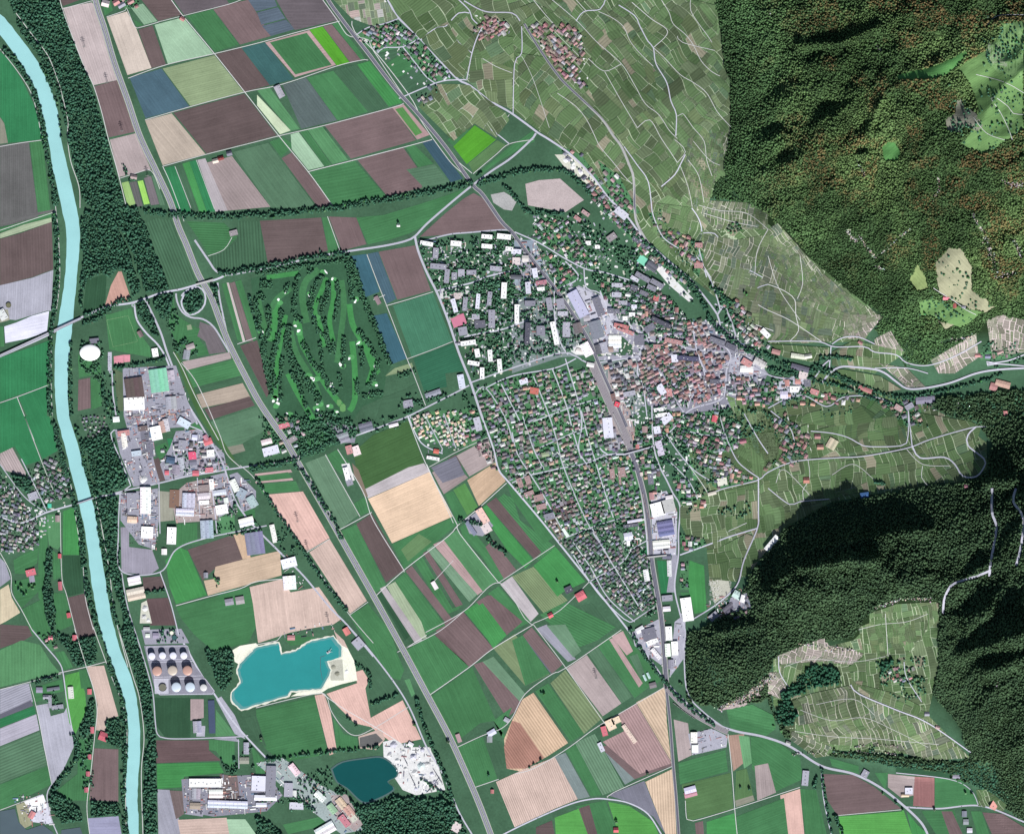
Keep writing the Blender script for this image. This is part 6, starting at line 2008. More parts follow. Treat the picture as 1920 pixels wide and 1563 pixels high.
for q in ([(275, 1212), (352, 1211), (360, 1235), (278, 1237)], [(283, 1241), (362, 1239), (380, 1266), (290, 1269)], [(289, 1272), (385, 1272), (402, 1295), (398, 1300), (300, 1302), (291, 1292)]): polyring(q, 1.0, .8, hexc('ccd'), 'bund')
def cone(x, y, r, h, c, name, label=None):
    n = 14; X, Y, Z = at(x, y); V = [(r*S*math.cos(2*math.pi*i/n)*random.uniform(.8, 1.2), r*S*math.sin(2*math.pi*i/n)*random.uniform(.8, 1.2), 0) for i in range(n)]
    V += [(v[0]*.45, v[1]*.45, h*.62*random.uniform(.9, 1.1)) for v in V]; V.append((0, 0, h))
    F = [(i, (i+1) % n, n+(i+1) % n, n+i) for i in range(n)]+[(n+i, n+(i+1) % n, 2*n) for i in range(n)]
    o = link(name, mesh_from(name, V, F, c, M_PAVE), None, (X, Y, Z+.2)); o['category'] = 'heap'; o['group'] = 'heaps of quarried gravel'; want_label(o, label, x, y)
for x, y, r, h, c in [(738, 1395, 7, 9, 'bbc'), (730, 1415, 5, 7, 'ccc'), (775, 1418, 7, 12, 'ccd'), (792, 1405, 5, 10, 'bbc'), (757, 1408, 4, 6, 'ddd'), (790, 1435, 8, 12, 'cdd'), (802, 1432, 6, 8, 'ccc'), (778, 1448, 7, 8, 'ddd'), (760, 1440, 4, 6, 'ccc'), (810, 1450, 5, 7, 'ccd'), (815, 1465, 5, 6, 'bbc'), (745, 1425, 5, 7, 'ddd'), (797, 1465, 6, 8, 'eee'),
                       (780, 1478, 4, 5, 'ccd'), (272, 1140, 6, 8, 'ddd'), (270, 1155, 5, 6, 'bbb'), (278, 1162, 4, 5, 'ddd'), (268, 898, 8, 9, 'ddd'), (625, 1250, 5, 4, '998'), (632, 1262, 5, 4, '887'), (650, 1258, 4, 4, 'eee'), (1062, 300, 6, 6, 'eee'), (1075, 312, 6, 6, 'ddd'), (1090, 322, 5, 6, 'eee')]:
    cone(x, y, r, h, hexc(c), 'gravel_heap', f'{"broad" if r > 6 else "middling" if r > 4 else "small"} {cname(c)} heap of gravel')
def bar(mb, a, b, t, c):
    a = Vector(a); b = Vector(b); d = (b-a).normalized(); u = d.cross(Vector((0, 0, 1))); u = (u if u.length > .1 else Vector((1, 0, 0))).normalized(); v = d.cross(u); u *= t/2; v *= t/2
    mb.add([tuple(p) for p in (a-u-v, a+u-v, a+u+v, a-u+v, b-u-v, b+u-v, b+u+v, b-u+v)], [(0, 1, 5, 4), (1, 2, 6, 5), (2, 3, 7, 6), (3, 0, 4, 7), (4, 5, 6, 7), (3, 2, 1, 0)], c)
def bridge(name, label, p0, p1, wd, z, c, piers=0):
    a = Vector(at(*p0)); b = Vector(at(*p1)); mid = (a+b)/2; L = (b-a).length; ang = math.atan2(b.y-a.y, b.x-a.x); w_ = wd*S
    m = MB(); m.box(-L/2, -w_/2, z-1.4, L/2, w_/2, z, c=c); o = link(name, m.mesh(name, M_ROAD), None, (mid.x, mid.y, 0), ang); tag(o, label, 'bridge')
    for s in (-1, 1): m = MB(); m.box(-L/2, s*(w_/2-.25)-.25, z+.02, L/2, s*(w_/2-.25)+.25, z+1.1, c=hexc('ccc')); link('parapet', m.mesh('parapet', M_WALL), o)
    for k in range(piers): m = MB(); x = (k+1)/(piers+1)*L-L/2; m.box(x-1, -w_/2+1, -3, x+1, w_/2-1, z-1.42, c=hexc('aaa')); link('pier', m.mesh('pier', M_WALL), o)
bridge('road_bridge', 'long straight road bridge crossing the pale river, extended west over the embankment', (-30, 681), (152, 597), 4.2, 8, hexc('aab'), 6)  # deck extended west over the road embankment for its shadow
bridge('footbridge', 'narrow bridge over the river beside the steel yard', (143, 945), (184, 931), 2.2, 7, hexc('aab'), 2)
bridge('overpass', 'short concrete overpass above the motorway south of the golf course', (534, 866), (562, 860), 4, 7, hexc('ccc'), 1)
bridge('overpass', 'concrete overpass carrying the country road over the motorway by its loop', (368, 534), (400, 525), 4, 7, hexc('bbb'), 1)
bridge('overpass', 'small overpass crossing the railway south of the long freight yard', (1212, 1045), (1250, 1041), 3, 7, hexc('bbb'), 1)
bridge('overpass', 'road overpass crossing the railway at the southern end of the station', (1170, 852), (1222, 838), 3, 7, hexc('bbc'), 2)
def pylon(x, y):
    m = MB(); c = hexc('999'); hb = 4; H = 42
    for sx in (-1, 1):
        for sy in (-1, 1): bar(m, (sx*hb, sy*hb, 0), (sx*.5, sy*.5, H), .6, c)
    for k in range(6):
        z = k*7; s = hb-(hb-.5)*z/H; z2 = z+7; s2 = hb-(hb-.5)*z2/H
        for sx, sy, tx, ty in ((-1, -1, 1, -1), (1, -1, 1, 1), (1, 1, -1, 1), (-1, 1, -1, -1)): bar(m, (sx*s, sy*s, z), (tx*s2, ty*s2, z2), .35, c)
    X, Y, Z = at(x, y); o = link('power_pylon', m.mesh('power_pylon', M_METAL), None, (X, Y, Z), .2); o['category'] = 'pylon'; o['group'] = 'power line pylons'
    want_label(o, 'tall steel lattice power pylon standing in a field', x, y)
    for z, L in ((24, 9), (31, 11), (38, 7)): k = MB(); bar(k, (-L, 0, z), (L, 0, z), .8, c); bar(k, (-L, 0, z), (0, 0, z+3), .4, c); bar(k, (L, 0, z), (0, 0, z+3), .4, c); link('cross_arm', k.mesh('cross_arm', M_METAL), o)
for x, y in [(158, 88), (201, 155), (229, 246), (277, 330), (558, 977), (577, 1030), (900, 854), (1118, 1270), (616, 1165)]: pylon(x, y)
# dredger moored on the turquoise lake, with its pipe
X, Y, Z = at(616, 1222); m = MB(); m.box(-9, -5, 1.1, 9, 5, 3, c=hexc('ddd')); o = link('dredger', m.mesh('dredger', M_METAL), None, (X, Y, Z), .6); tag(o, 'white floating dredger moored on the turquoise quarry lake', 'dredger')
m = MB(); m.box(-6, -3, 3.02, 0, 3, 7, c=hexc('889')); link('cabin', m.mesh('cabin', M_METAL), o); m = MB(); bar(m, (0, 0, 4), (22, 5, 9), 1.2, hexc('ccc')); bar(m, (0, 0, 4), (16, -9, 8), 1.2, hexc('ccc')); link('boom', m.mesh('boom', M_METAL), o)
V, F = strip_geo(densify([(611, 1228), (601, 1231), (601, 1255), (605, 1275)], 5, False), .7, 1.5); tag(link('floating_pipe', mesh_from('floating_pipe', V, F, hexc('556'), M_METAL)), 'thin dark floating pipe running from the dredger to the shore', 'pipe')
# quarry conveyors
for x0, y0, x1, y1 in [(755, 1415, 765, 1435), (768, 1450, 780, 1475), (812, 1440, 830, 1470), (800, 1485, 825, 1460)]:
    a = Vector(at(x0, y0)); b = Vector(at(x1, y1)); m = MB(); bar(m, (0, 0, 2), (b.x-a.x, b.y-a.y, 10), 2.2, hexc('667')); o = link('conveyor', m.mesh('conveyor', M_METAL), None, tuple(a)); o['category'] = 'conveyor'; want_label(o, 'slim dark conveyor belt in the pale quarry', x0, y0)
# roundabouts
for x, y, r in [(250, 572, 3.6), (425, 877, 4.5), (208, 697, 3.5), (440, 936, 2.5)]:
    sheet('roundabout', blob(x, y, r, r, 20, 0), .92, hexc('aab'), M_ROAD); sheet('roundabout_island', blob(x, y, r*.42, r*.42, 14, 0), 1.0, hexc('596'), M_GROUND)
# pitch markings, tennis lines
for pts in ([(200, 600), (240, 592), (258, 640), (212, 650)], [(1120, 478), (1130, 476), (1134, 490), (1124, 494)]): polyring(pts, .35, .5, hexc('9b9'), 'pitch_line')
# ---------------------------------------------------------------- houses
HP = {'b': '877 777 889 988 bbb 777 988 667 ccc b98 99a 877 889'.split(), 'k': '667 778 889 99a 988 777 666 bbb'.split(), 't': '988 977 a88 889 a77 a88 776 bbb 967 866 b88'.split(), 'm': '877 988 889 b99 a77 99a 766 bbb c98 ddd 667'.split(), 'p': 'dcb eba ccc caa ddc bbb dba'.split()}
HL = []; GT = []
for r in rows_of(DATA['res']):
    da, db, ang = float(r[0]), float(r[1]), math.radians(float(r[2])); pal = r[3]; s0, s1 = float(r[4]), float(r[5]); td = float(r[6]); P = parse_pts(r[7:])
    if len(P) < 3: continue
    if pal != 't': sheet('gardens', P, .1+.006*(len(HL) % 13), hexc('586' if pal != 'k' else '576', .82), M_GROUND, lift=1.2)
    ca, sa = math.cos(ang), math.sin(ang); R = [(x*ca+y*sa, -x*sa+y*ca) for x, y in P]
    x0, x1 = min(p[0] for p in R), max(p[0] for p in R); y0, y1 = min(p[1] for p in R), max(p[1] for p in R)
    gy = y0
    while gy < y1:
        gx = x0+random.uniform(0, da)
        while gx < x1:
            u = gx+random.uniform(-.28, .28)*da; v = gy+random.uniform(-.28, .28)*db; x, y = u*ca-v*sa, u*sa+v*ca
            gx += da*random.uniform(.86, 1.15)
            if not pip(P, np.array([x]), np.array([y]))[0]: continue
            w_ = random.uniform(s0, s1); h_ = w_*random.uniform(.62, .9); rr = min(w_, h_)*.5
            q = np.array([(x, y), (x+rr, y), (x-rr, y), (x, y+rr), (x, y-rr)])
            if (occ(q[:, 0], q[:, 1]) & (2 | 1 | 8)).any():
                if random.random() < .5 or (occ(x, y) & 11): continue
                w_ *= .8; h_ *= .8
            if random.random() < .1: continue
            a = ang+random.choice((0, 0, math.pi/2))+random.gauss(0, .07); cc = random.choice(HP[pal]); mark(blob(x, y, w_*.6, h_*.6, 8, 0), 2)
            HL.append((w_*h_, x, y, w_, h_, a, cc))
        gy += db
    A = parea(P); n = int(A*td*.042)
    for k in range(n):
        for t in range(4):
            x = random.uniform(min(p[0] for p in P), max(p[0] for p in P)); y = random.uniform(min(p[1] for p in P), max(p[1] for p in P))
            if pip(P, np.array([x]), np.array([y]))[0] and not occ(x, y) & 11: GT.append((x, y, random.choice((.9, 1.1, 1.3, 1.6, 2)), 'd')); break
for r in rows_of(DATA['green']):
    P = parse_pts(r[1:]); A = parea(P); xs = [p[0] for p in P]; ys = [p[1] for p in P]
    n = int(A*float(r[0])*.022); k = 0; t = 0
    while k < n and t < n*5:
        t += 1; x = random.uniform(min(xs), max(xs)); y = random.uniform(min(ys), max(ys))
        if vnoise(np.array([x]), np.array([y]), 12, 3)[0] < .38: continue
        if pip(P, np.array([x]), np.array([y]))[0] and not occ(x, y) & 11: GT.append((x, y, random.choice((1, 1.3, 1.6, 1.9, 2.4)), 'd')); k += 1
YG = MB(); PP = MB(); YC = 'eee fff ccc 999 777 556 b88 a66 99a 889 ddd 445 c98 68a'.split()
for r in rows_of(DATA['clut']):
    P = parse_pts(r[2:]); A = parea(P); xs = [p[0] for p in P]; ys = [p[1] for p in P]; n = int(A*float(r[1])*(.03 if r[0] == 'y' else .022)); th0 = long_dir(P)
    for k in range(n):
        x = random.uniform(min(xs), max(xs)); y = random.uniform(min(ys), max(ys))
        if not pip(P, np.array([x]), np.array([y]))[0] or occ(x, y) & (3 if r[0] == 'y' else 11): continue
        th = -th0+random.choice((0, math.pi/2))+random.gauss(0, .03 if r[0] == 'y' else .2); X, Y, Z = at(x, y); ca, sa = math.cos(th), math.sin(th)
        if r[0] == 'y':
            l = random.choice((2.2, 2.5, 4, 6, 9, 13)); b = random.choice((1.1, 1.3, 2, 3)); z0, z1 = Z+.8, Z+random.uniform(1.8, 4); M_ = YG; c = hexc(random.choice(YC))
        else: l = random.uniform(2, 8); b = random.uniform(1.5, 5); z0, z1 = Z+.3, Z+.56+.01*(k % 20)+min(1, Z/3); M_ = PP; c = hexc(random.choice('bbc ddd ccc 99a eee ccb 889'.split()))
        V, F = box_vf(-l, -b, z0, l, b, z1); M_.add([(vx*ca-vy*sa+X, vx*sa+vy*ca+Y, vz) for vx, vy, vz in V], F[:5], c)
tag(link('yard_goods', YG.mesh('yard_goods', M_ROOF)), 'stacked goods, containers and vans spread over the yards', 'goods', None, 'stuff'); tag(link('driveways', PP.mesh('driveways', M_PAVE)), kind='structure')
def house_geo(w, h, ht, c, wc, hip):
    """walls and roof as two MBs around the origin (metres)"""
    a = MB(); V, F = box_vf(-w/2, -h/2, -3, w/2, h/2, ht, False); a.add(V, F, wc)
    b = MB(); rise = min(w, h)*.33; ov = .7
    if hip:
        W, H = w/2+ov, h/2+ov; q = (W-H) if W > H else 0
        b.add([(-W, -H, ht), (W, -H, ht), (W, H, ht), (-W, H, ht), (-q-.1, 0, ht+rise), (q+.1, 0, ht+rise)], [(0, 1, 5, 4), (2, 3, 4, 5), (1, 2, 5), (3, 0, 4), (3, 2, 1, 0)], c)
    else: gable(b, w, h, ht, rise, c, ov)
    return a, b
HL.sort(key=lambda t: -t[0]); NI = 255; protos = {}
for k, (ar, x, y, w_, h_, a, cc) in enumerate(HL[:NI]):
    sw = 'large' if ar > 52 else 'mid-sized'; key = (cc, sw, k % 2)
    if key not in protos:
        W, H = (9.2, 6.8) if ar > 52 else (7.6, 5.9); A, B = house_geo(W*S, H*S, 7, hexc(cc), random.choice(WALLC), k % 2)
        o = link('house', A.mesh('house', M_WALL)); ro = link('roof', B.mesh('roof', M_ROOF), o)
        q = MB(); q.box(-W*S*.22-.6, -2.1, 8, -W*S*.22+.6, -.9, 7+H*S*.33+.8, c=hexc('a98')); ch = link('chimney', q.mesh('chimney', M_WALL), ro); protos[key] = o
    else:
        src = protos[key]; o = src.copy(); COL.objects.link(o)
        for c1 in src.children:
            d = c1.copy(); COL.objects.link(d); d.parent = o
            for c2 in c1.children: e = c2.copy(); COL.objects.link(e); e.parent = d
    o.location = at(x, y); o.rotation_euler = (0, 0, -a); o['category'] = 'house'; o['group'] = 'town and village houses'
    want_label(o, f'{sw} {cname(cc)}-roofed {"hipped" if k % 2 else "gabled"} house', x, y)
A = MB(); B = MB()
for k, (ar, x, y, w_, h_, a, cc) in enumerate(HL[NI:]):
    p, q = house_geo(w_*S, h_*S, random.uniform(4.5, 7.5), tuple(v*random.uniform(.85, 1.12) for v in hexc(cc)), random.choice(WALLC), random.random() < .3)
    X, Y, Z = at(x, y); ca, sa = math.cos(-a), math.sin(-a)
    for src, dst in ((p, A), (q, B)): n = len(dst.V); dst.V += [(vx*ca-vy*sa+X, vx*sa+vy*ca+Y, vz+Z) for vx, vy, vz in src.V]; dst.F += [tuple(i+n for i in f) for f in src.F]; dst.C += src.C
o = link('houses', A.mesh('houses', M_WALL)); tag(o, 'all the smaller houses of the town and villages', 'houses', None, 'stuff'); tag(link('roofs', B.mesh('roofs', M_ROOF), o), kind='stuff')
print('houses', len(HL))
# gravestones in the cemetery
A = MB(); P = [(1328, 1088), (1372, 1086), (1372, 1108), (1358, 1132), (1342, 1140), (1332, 1120)]
for gx in np.arange(1328, 1374, 1.7):
    for gy in np.arange(1086, 1140, 2.4):
        if pip(P, np.array([gx]), np.array([gy]))[0] and abs(gx-1350) > 1 and abs(gy-1110) > 1 and random.random() < .8:
            X, Y, Z = at(gx, gy); A.box(X-1.1, Y-2, Z+.3, X+1.1, Y+2, Z+1.2, c=hexc(random.choice(['ddd', '998', 'ccc', '676'])))
tag(link('gravestones', A.mesh('gravestones', M_WALL)), 'rows of pale gravestones in the cemetery under the wooded hill', 'gravestones', None, 'stuff')
# ---------------------------------------------------------------- cars, train
CARC = ['eee', '334', '889', 'ccd', '722', '348', '222', 'fff']; cp = {}
def car(x, y, a, ci, place, grp):
    if ci not in cp:
        m = MB(); m.box(-2.3, -.92, .35, 2.3, .92, .95, c=hexc(CARC[ci])); o = link('car', m.mesh('car', M_METAL)); m = MB(); m.add([(-1.5, -.85, .96), (1.1, -.85, .96), (1.1, .85, .96), (-1.5, .85, .96), (-1.1, -.7, 1.5), (.5, -.7, 1.5), (.5, .7, 1.5), (-1.1, .7, 1.5)], [(0, 1, 5, 4), (1, 2, 6, 5), (2, 3, 7, 6), (3, 0, 4, 7), (4, 5, 6, 7)], hexc('334')); link('cabin', m.mesh('cabin', M_METAL), o); cp[ci] = o
    else:
        o = cp[ci].copy(); COL.objects.link(o)
        for c1 in cp[ci].children: d = c1.copy(); COL.objects.link(d); d.parent = o
    X, Y, Z = at(x, y); o.location = (X, Y, Z+.85); o.rotation_euler = (0, 0, -a)
    if hz(x, y) > .3: o.location.z += 1.6
    o['category'] = 'car'; o['group'] = 'cars on the motorway and in the yards'; want_label(o, f'{["white", "black", "grey", "silver", "dark red", "blue", "dark grey", "bright white"][ci]} car {"driving" if "driv" in place else "parked"}', x, y)
for P in MOTOR[:1]:
    pass
ML = MOTOR[0]+MOTOR[1]
for k in range(60):
    i = random.randrange(8, len(ML)-8); a, b = ML[i], ML[i+1]; th = math.atan2(b[1]-a[1], b[0]-a[0]); off = random.choice((1.9, 3.9, -1.9, -3.9))
    x, y = a[0]-math.sin(th)*off, a[1]+math.cos(th)*off
    if math.hypot(b[0]-a[0], b[1]-a[1]) < 20: car(x, y, th, random.randrange(8), 'driving along the motorway', 'on the motorway')
for k in range(90):
    P, wd = random.choice([q for q in ROADS if q[1] >= 2.4 and len(q[0]) > 6]); i = random.randrange(1, len(P)-2); a, b = P[i], P[i+1]; th = math.atan2(b[1]-a[1], b[0]-a[0]); off = random.choice((.6, -.6))
    if 5 < a[0] < 1915 and 5 < a[1] < 1558: car(a[0]-math.sin(th)*off, a[1]+math.cos(th)*off, th, random.randrange(8), 'driving on the road', 'r')
for x0, y0, n, m_, dx, dy, a, pl in [(262, 822, 9, 6, 2.2, 6.5, 1.35, 'parked in the lot beside the bare brown plot'), (237, 775, 14, 4, 2.4, 6, 1.4, 'parked in the factory yard south of the white hall'), (271, 778, 11, 4, 2.3, 6, 1.4, 'parked in the factory yard west of the grey hall'), (244, 988, 4, 6, 4.4, 6, 0, 'parked behind the steel yard'), (1192, 990, 5, 4, 4.2, 4.5, .1, 'parked beside the line south of the estate'), (202, 666, 3, 8, 3, 3.6, 0, 'parked on the strip east of the white dome'), (1108, 806, 8, 4, 2.4, 5, 1.4, 'parked in the lot west of the rail yard'), (1390, 675, 6, 4, 2.4, 6, 1.2, 'parked on the square north of the mill')]:
    for i in range(n):
        for j in range(m_):
            x = x0+i*dx; y = y0+j*dy-i*.35
            if random.random() < .72 and not occ(x, y) & 2: car(x, y, a+random.gauss(0, .04), random.choice((0, 1, 2, 3, 3, 0, 4, 5, 6, 7)), pl, pl)
def train(pts, n, c, label, lx):
    P = densify(pts, 9.6, False)[:n+1]; X, Y, Z = at(*P[0]); o = bpy.data.objects.new('train', None); COL.objects.link(o); o.location = (X, Y, Z); tag(o, label, 'train')
    for a, b in zip(P[:-1], P[1:]):
        A_ = Vector(at(*a)); B_ = Vector(at(*b)); L = (B_-A_).length-1.2; m = MB(); m.box(-L/2, -1.5, 1.2, L/2, 1.5, 4.6, c=hexc(c)); m.box(-L/2+1, -.9, 4.62, L/2-1, .9, 4.9, c=hexc('999'))
        k = link('coach', m.mesh('coach', M_METAL), o, tuple((A_+B_)/2-Vector((X, Y, Z))), math.atan2(B_.y-A_.y, B_.x-A_.x))
train([(1262, 1317), (1290, 1338), (1325, 1362)], 6, '334', 'dark freight train standing in the curved siding by the rail junction', 0)
train([(1150, 775), (1170, 820), (1180, 840)], 5, 'ccc', 'pale passenger train standing in the station yard tracks', 0)
train([(1205, 925), (1222, 990), (1223, 1040)], 5, '966', 'dull red train on the line beside the sawtooth-roofed hall', 0)
# ---------------------------------------------------------------- trees
RT = []
for r in rows_of(DATA['t']):
    wd = float(r[0]); k = r[1]; P = smooth_line(parse_pts(r[2:]), 6); L = sum(math.hypot(b[0]-a[0], b[1]-a[1]) for a, b in zip(P[:-1], P[1:])); n = int(L*wd/(5.8 if k == 'g' else 8.5))
    for i in range(n):
        j = random.randrange(len(P)-1) if len(P) > 1 else 0; t = random.random(); a, b = P[j], P[j+1]; th = math.atan2(b[1]-a[1], b[0]-a[0]); off = random.gauss(0, .30)*wd
        off = max(-wd*.55, min(wd*.55, off)); x = a[0]+(b[0]-a[0])*t-math.sin(th)*off; y = a[1]+(b[1]-a[1])*t+math.cos(th)*off
        if not occ(x, y) & (8 | 2 | (1 if k != 'r' else 0)): RT.append((x, y, random.uniform(1.5, 2.6)*(.8 if k == 'g' else 1), k))
ISO = '''600,470 747,418 840,1390 916,1452 1156,1540 1214,1450 1388,1475 1405,1478 1655,1487 1680,1505 1692,1518 1752,1517 1810,1486 1822,1487 777,1358 489,1387 490,1383 402,1083 405,1088 408,1091 1015,1298 1020,1300 1278,1283 1275,1280
1852,32 1905,70 1900,75 1907,78 1888,92 1890,96 1877,168 1878,172 1889,187 1892,190 1860,200 1869,205 1880,235 1874,234 1896,232 1860,233 1836,262 1838,264 1872,105 1865,108 1880,108 1903,100 1868,90 1845,122 1858,120 1780,160 1840,180
1755,590 1760,595 1735,590 1733,588 1775,570 1780,575 1792,560 1800,555 1812,530 1815,520 1765,512 1770,515 1795,505 1800,510 1745,560 1750,565 1800,590 1820,562 1770,585 1785,592 1810,540 1450,1360 1465,1370
1045,1090 30,1095 35,1105 40,1110 45,1115 50,1112 55,1100 60,1095 65,1097 62,1103 40,1098 1368,425 1372,428 1376,430 1380,426 1384,432 1378,436 1370,436 1386,424 1365,432 1390,430 1382,420 1374,420 1395,548 1400,552'''.split()
for p in ISO: x, y = p.split(','); RT.append((float(x), float(y), random.uniform(2.3, 3.3), 'i'))
ALLT = RT+GT; ALLT.sort(key=lambda t: -(t[2]+(2 if t[3] == 'i' else 0))); IND = ALLT[:270]; REST = ALLT[270:]
# crown templates: a ragged many-sided dome; leaf clumps stick out of it
nrg = 7
def crown_arrays(px, py, rad, kind_cols, hmul=1.0, base=None):
    """merged crowns: V (n*k,3), T, C"""
    n = len(px); X, Y, Z = wpos(px, py); R = rad*S; prof = [(.62, .06), (1.0, .34), (.82, .70), (.40, .95)]
    rr, zz = [], []; a0 = rng.uniform(0, 6.28, n)
    Vs = []
    H = R*rng.uniform(1.3, 2.1, n)*hmul
    lift = R*.5
    for (pr, pz) in prof:
        for k in range(nrg):
            a = a0+2*math.pi*(k+.5*(pr == .82))/nrg; j = rng.uniform(.66, 1.28, n); r = R*pr*j
            Vs.append(np.stack([X+r*np.cos(a), Y+r*np.sin(a), Z+lift+H*pz*rng.uniform(.82, 1.18, n)], 1))
    Vs.append(np.stack([X+R*rng.uniform(-.2, .2, n), Y+R*rng.uniform(-.2, .2, n), Z+lift+H], 1))
    V = np.stack(Vs, 1); m = V.shape[1]; T = []
    for q in range(3):
        for k in range(nrg):
            a, b = q*nrg+k, q*nrg+(k+1) % nrg; c, d = a+nrg, b+nrg; T += [(a, b, d), (a, d, c)]
    for k in range(nrg): T.append((3*nrg+k, 3*nrg+(k+1) % nrg, 4*nrg))
    T = np.array(T)[None]+(np.arange(n)*m)[:, None, None]
    C = kind_cols[:, None, :]*rng.uniform(.78, 1.25, (n, m, 1))
    return V.reshape(-1, 3), T.reshape(-1, 3), np.clip(C, 0, .6).reshape(-1, 3)
def H3(h, k=1.0): return np.array([lin(int(ch, 16)/15.0)/KEXP*k for ch in h[:3]])
def mixcol(w_, cols):
    out = 0; t = 0
    for a, c in zip(w_, cols): a = a[:, None]; out = out+a*c[None]; t = t+a
    return out/t
def crown_tint(kind, x, y):
    n = len(x); big = vnoise(x, y, 45, 11); mid = vnoise(x, y, 17, 12); s = rng.random(n)
    K = 1.65
    if kind == 'm':
        alt = np.clip((hz(x, y)-120)/300, 0, 1)
        west = np.clip((1500-x)/160, 0, 1); fb = np.clip(fbm(x, y, 110, 3, 21)*2.2+.5, 0, 1); ob = np.clip(fbm(x, y, 38, 3, 23)*3-.1, 0, 1)  # west term: shade of the western flank put into the crown colour
        w_ = [1.2*(1-alt)+.6*(1-mid)+1.5*west+.15, .2+.8*alt*fb*(1-west), 1.2*alt*ob*(s > .45)*(1-west), .5+.5*mid, .5*(1-fb)*(s < .4)]
        c = mixcol(w_, [H3('353', K*.85), H3('563', K*1.05), H3('853', K*.95), H3('463', K), H3('232', K)])*(.8+.45*fb)[:, None]
    elif kind == 'h': c = mixcol([.8+0*s, .5*mid, .25*(s > .85)+0*s], [H3('353', K*.85), H3('463', K*.95), H3('574', K)])
    elif kind == 'c': c = mixcol([1+0*s, .4*s], [H3('243', K), H3('354', K)])
    elif kind == 'r': c = mixcol([1+0*s, .6*mid, .35*(s > .8)], [H3('354', K*.8), H3('354', K), H3('464', K)])
    elif kind == 'g': c = mixcol([1+0*s, .7*s], [H3('354', K), H3('464', K)])
    else: c = mixcol([1+0*s, .7*mid, .5*(s > .8)], [H3('354', K), H3('464', K), H3('576', K)])
    if kind in 'mh': L = c.mean(1, keepdims=True); c = c+(L-c)*(.22 if kind == 'm' else .38)
    return c*rng.uniform(.7, 1.32, (n, 1))*(.93 if kind == 'm' else .9 if kind == 'h' else 1)
TREEMESH = []
for k in range(6):   # individual trees: several lobes of ragged foliage over a trunk with limbs
    L = 7; ang = rng.uniform(0, 6.28, L); d = rng.uniform(.25, .62, L); d[0] = 0
    mb = MB()
    for q in range(L):
        cx_, cy_, cz_ = math.cos(ang[q])*d[q], math.sin(ang[q])*d[q], rng.uniform(.75, 1.15)+(.35 if q == 0 else 0); r_ = rng.uniform(.36, .52); n0 = []
        for (pr, pz) in ((.55, -.8), (1, -.2), (.85, .5), (.35, .95)):
            for i in range(7): a = 2*math.pi*i/7+q; jj = rng.uniform(.7, 1.25); n0.append((cx_+r_*pr*jj*math.cos(a), cy_+r_*pr*jj*math.sin(a), cz_+r_*pz*rng.uniform(.85, 1.15)))
        n0.append((cx_, cy_, cz_+r_*1.1)); F = []
        for z in range(3):
            for i in range(7): F.append((z*7+i, z*7+(i+1) % 7, z*7+7+(i+1) % 7, z*7+7+i))
        F += [(21+i, 21+(i+1) % 7, 28) for i in range(7)]
        n = len(mb.V); mb.V += n0; mb.F += [tuple(i+n for i in f) for f in F]; g = H3(['354', '464', '353', '474', '575', '454'][k], 1.6)*rng.uniform(.8, 1.25); mb.C += [tuple(float(v) for v in g*rng.uniform(.75, 1.25)) for f in F]
    tm = MB()
    for i in range(6): a, b = 2*math.pi*i/6, 2*math.pi*(i+1)/6; n = len(tm.V); tm.V += [(.07*math.cos(a), .07*math.sin(a), -.1), (.07*math.cos(b), .07*math.sin(b), -.1), (.04*math.cos(b), .04*math.sin(b), 1), (.04*math.cos(a), .04*math.sin(a), 1)]; tm.F.append((n, n+1, n+2, n+3)); tm.C.append(hexc('433'))
    for q in range(1, 4): bar(tm, (0, 0, .5), (math.cos(ang[q])*d[q], math.sin(ang[q])*d[q], .85), .035, hexc('433'))
    TREEMESH.append((mb.mesh('crown', M_LEAF), tm.mesh('trunk', M_BARK)))
DESC = ['dark green broadleaf tree', 'mid-green broadleaf tree', 'deep green round tree', 'fresh green spreading tree', 'light green open tree', 'olive green bushy tree']; first = {}
for i, (x, y, r_, k) in enumerate(IND):
    q = i % 6; X, Y, Z = at(x, y)
    if q not in first:
        o = bpy.data.objects.new('tree', None); COL.objects.link(o); link('crown', TREEMESH[q][0], o); link('trunk', TREEMESH[q][1], o); first[q] = o
    else:
        o = first[q].copy(); COL.objects.link(o)
        for c1 in first[q].children: d_ = c1.copy(); COL.objects.link(d_); d_.parent = o
    o.location = (X, Y, Z); o.rotation_euler = (0, 0, random.uniform(0, 6.28)); sc = r_*S*1.15; o.scale = (sc, sc, sc*random.uniform(1.0, 1.35)); o['category'] = 'tree'; o['group'] = 'single trees'
    want_label(o, DESC[q], x, y)
def put_trees(name, pts, kind, label, hm=1.0):
    if not len(pts): return
    a = np.array(pts, float); V, T, C = crown_arrays(a[:, 0], a[:, 1], a[:, 2], crown_tint(kind, a[:, 0], a[:, 1]), hm); tag(link(name, big_mesh(name, V, T, C, M_LEAF)), label, 'trees', None, 'stuff')
put_trees('riverside_trees', [t[:3] for t in REST if t[3] == 'r'], 'r', 'belts of trees along the river, the stream and the motorway', 1.1)
put_trees('golf_course_trees', [t[:3] for t in REST if t[3] == 'g'], 'g', 'belts of trees dividing the golf fairways', 1.2)
put_trees('garden_trees', [t[:3] for t in REST if t[3] in 'dhi'], 'd', 'small garden trees and bushes between the houses', 1.1)
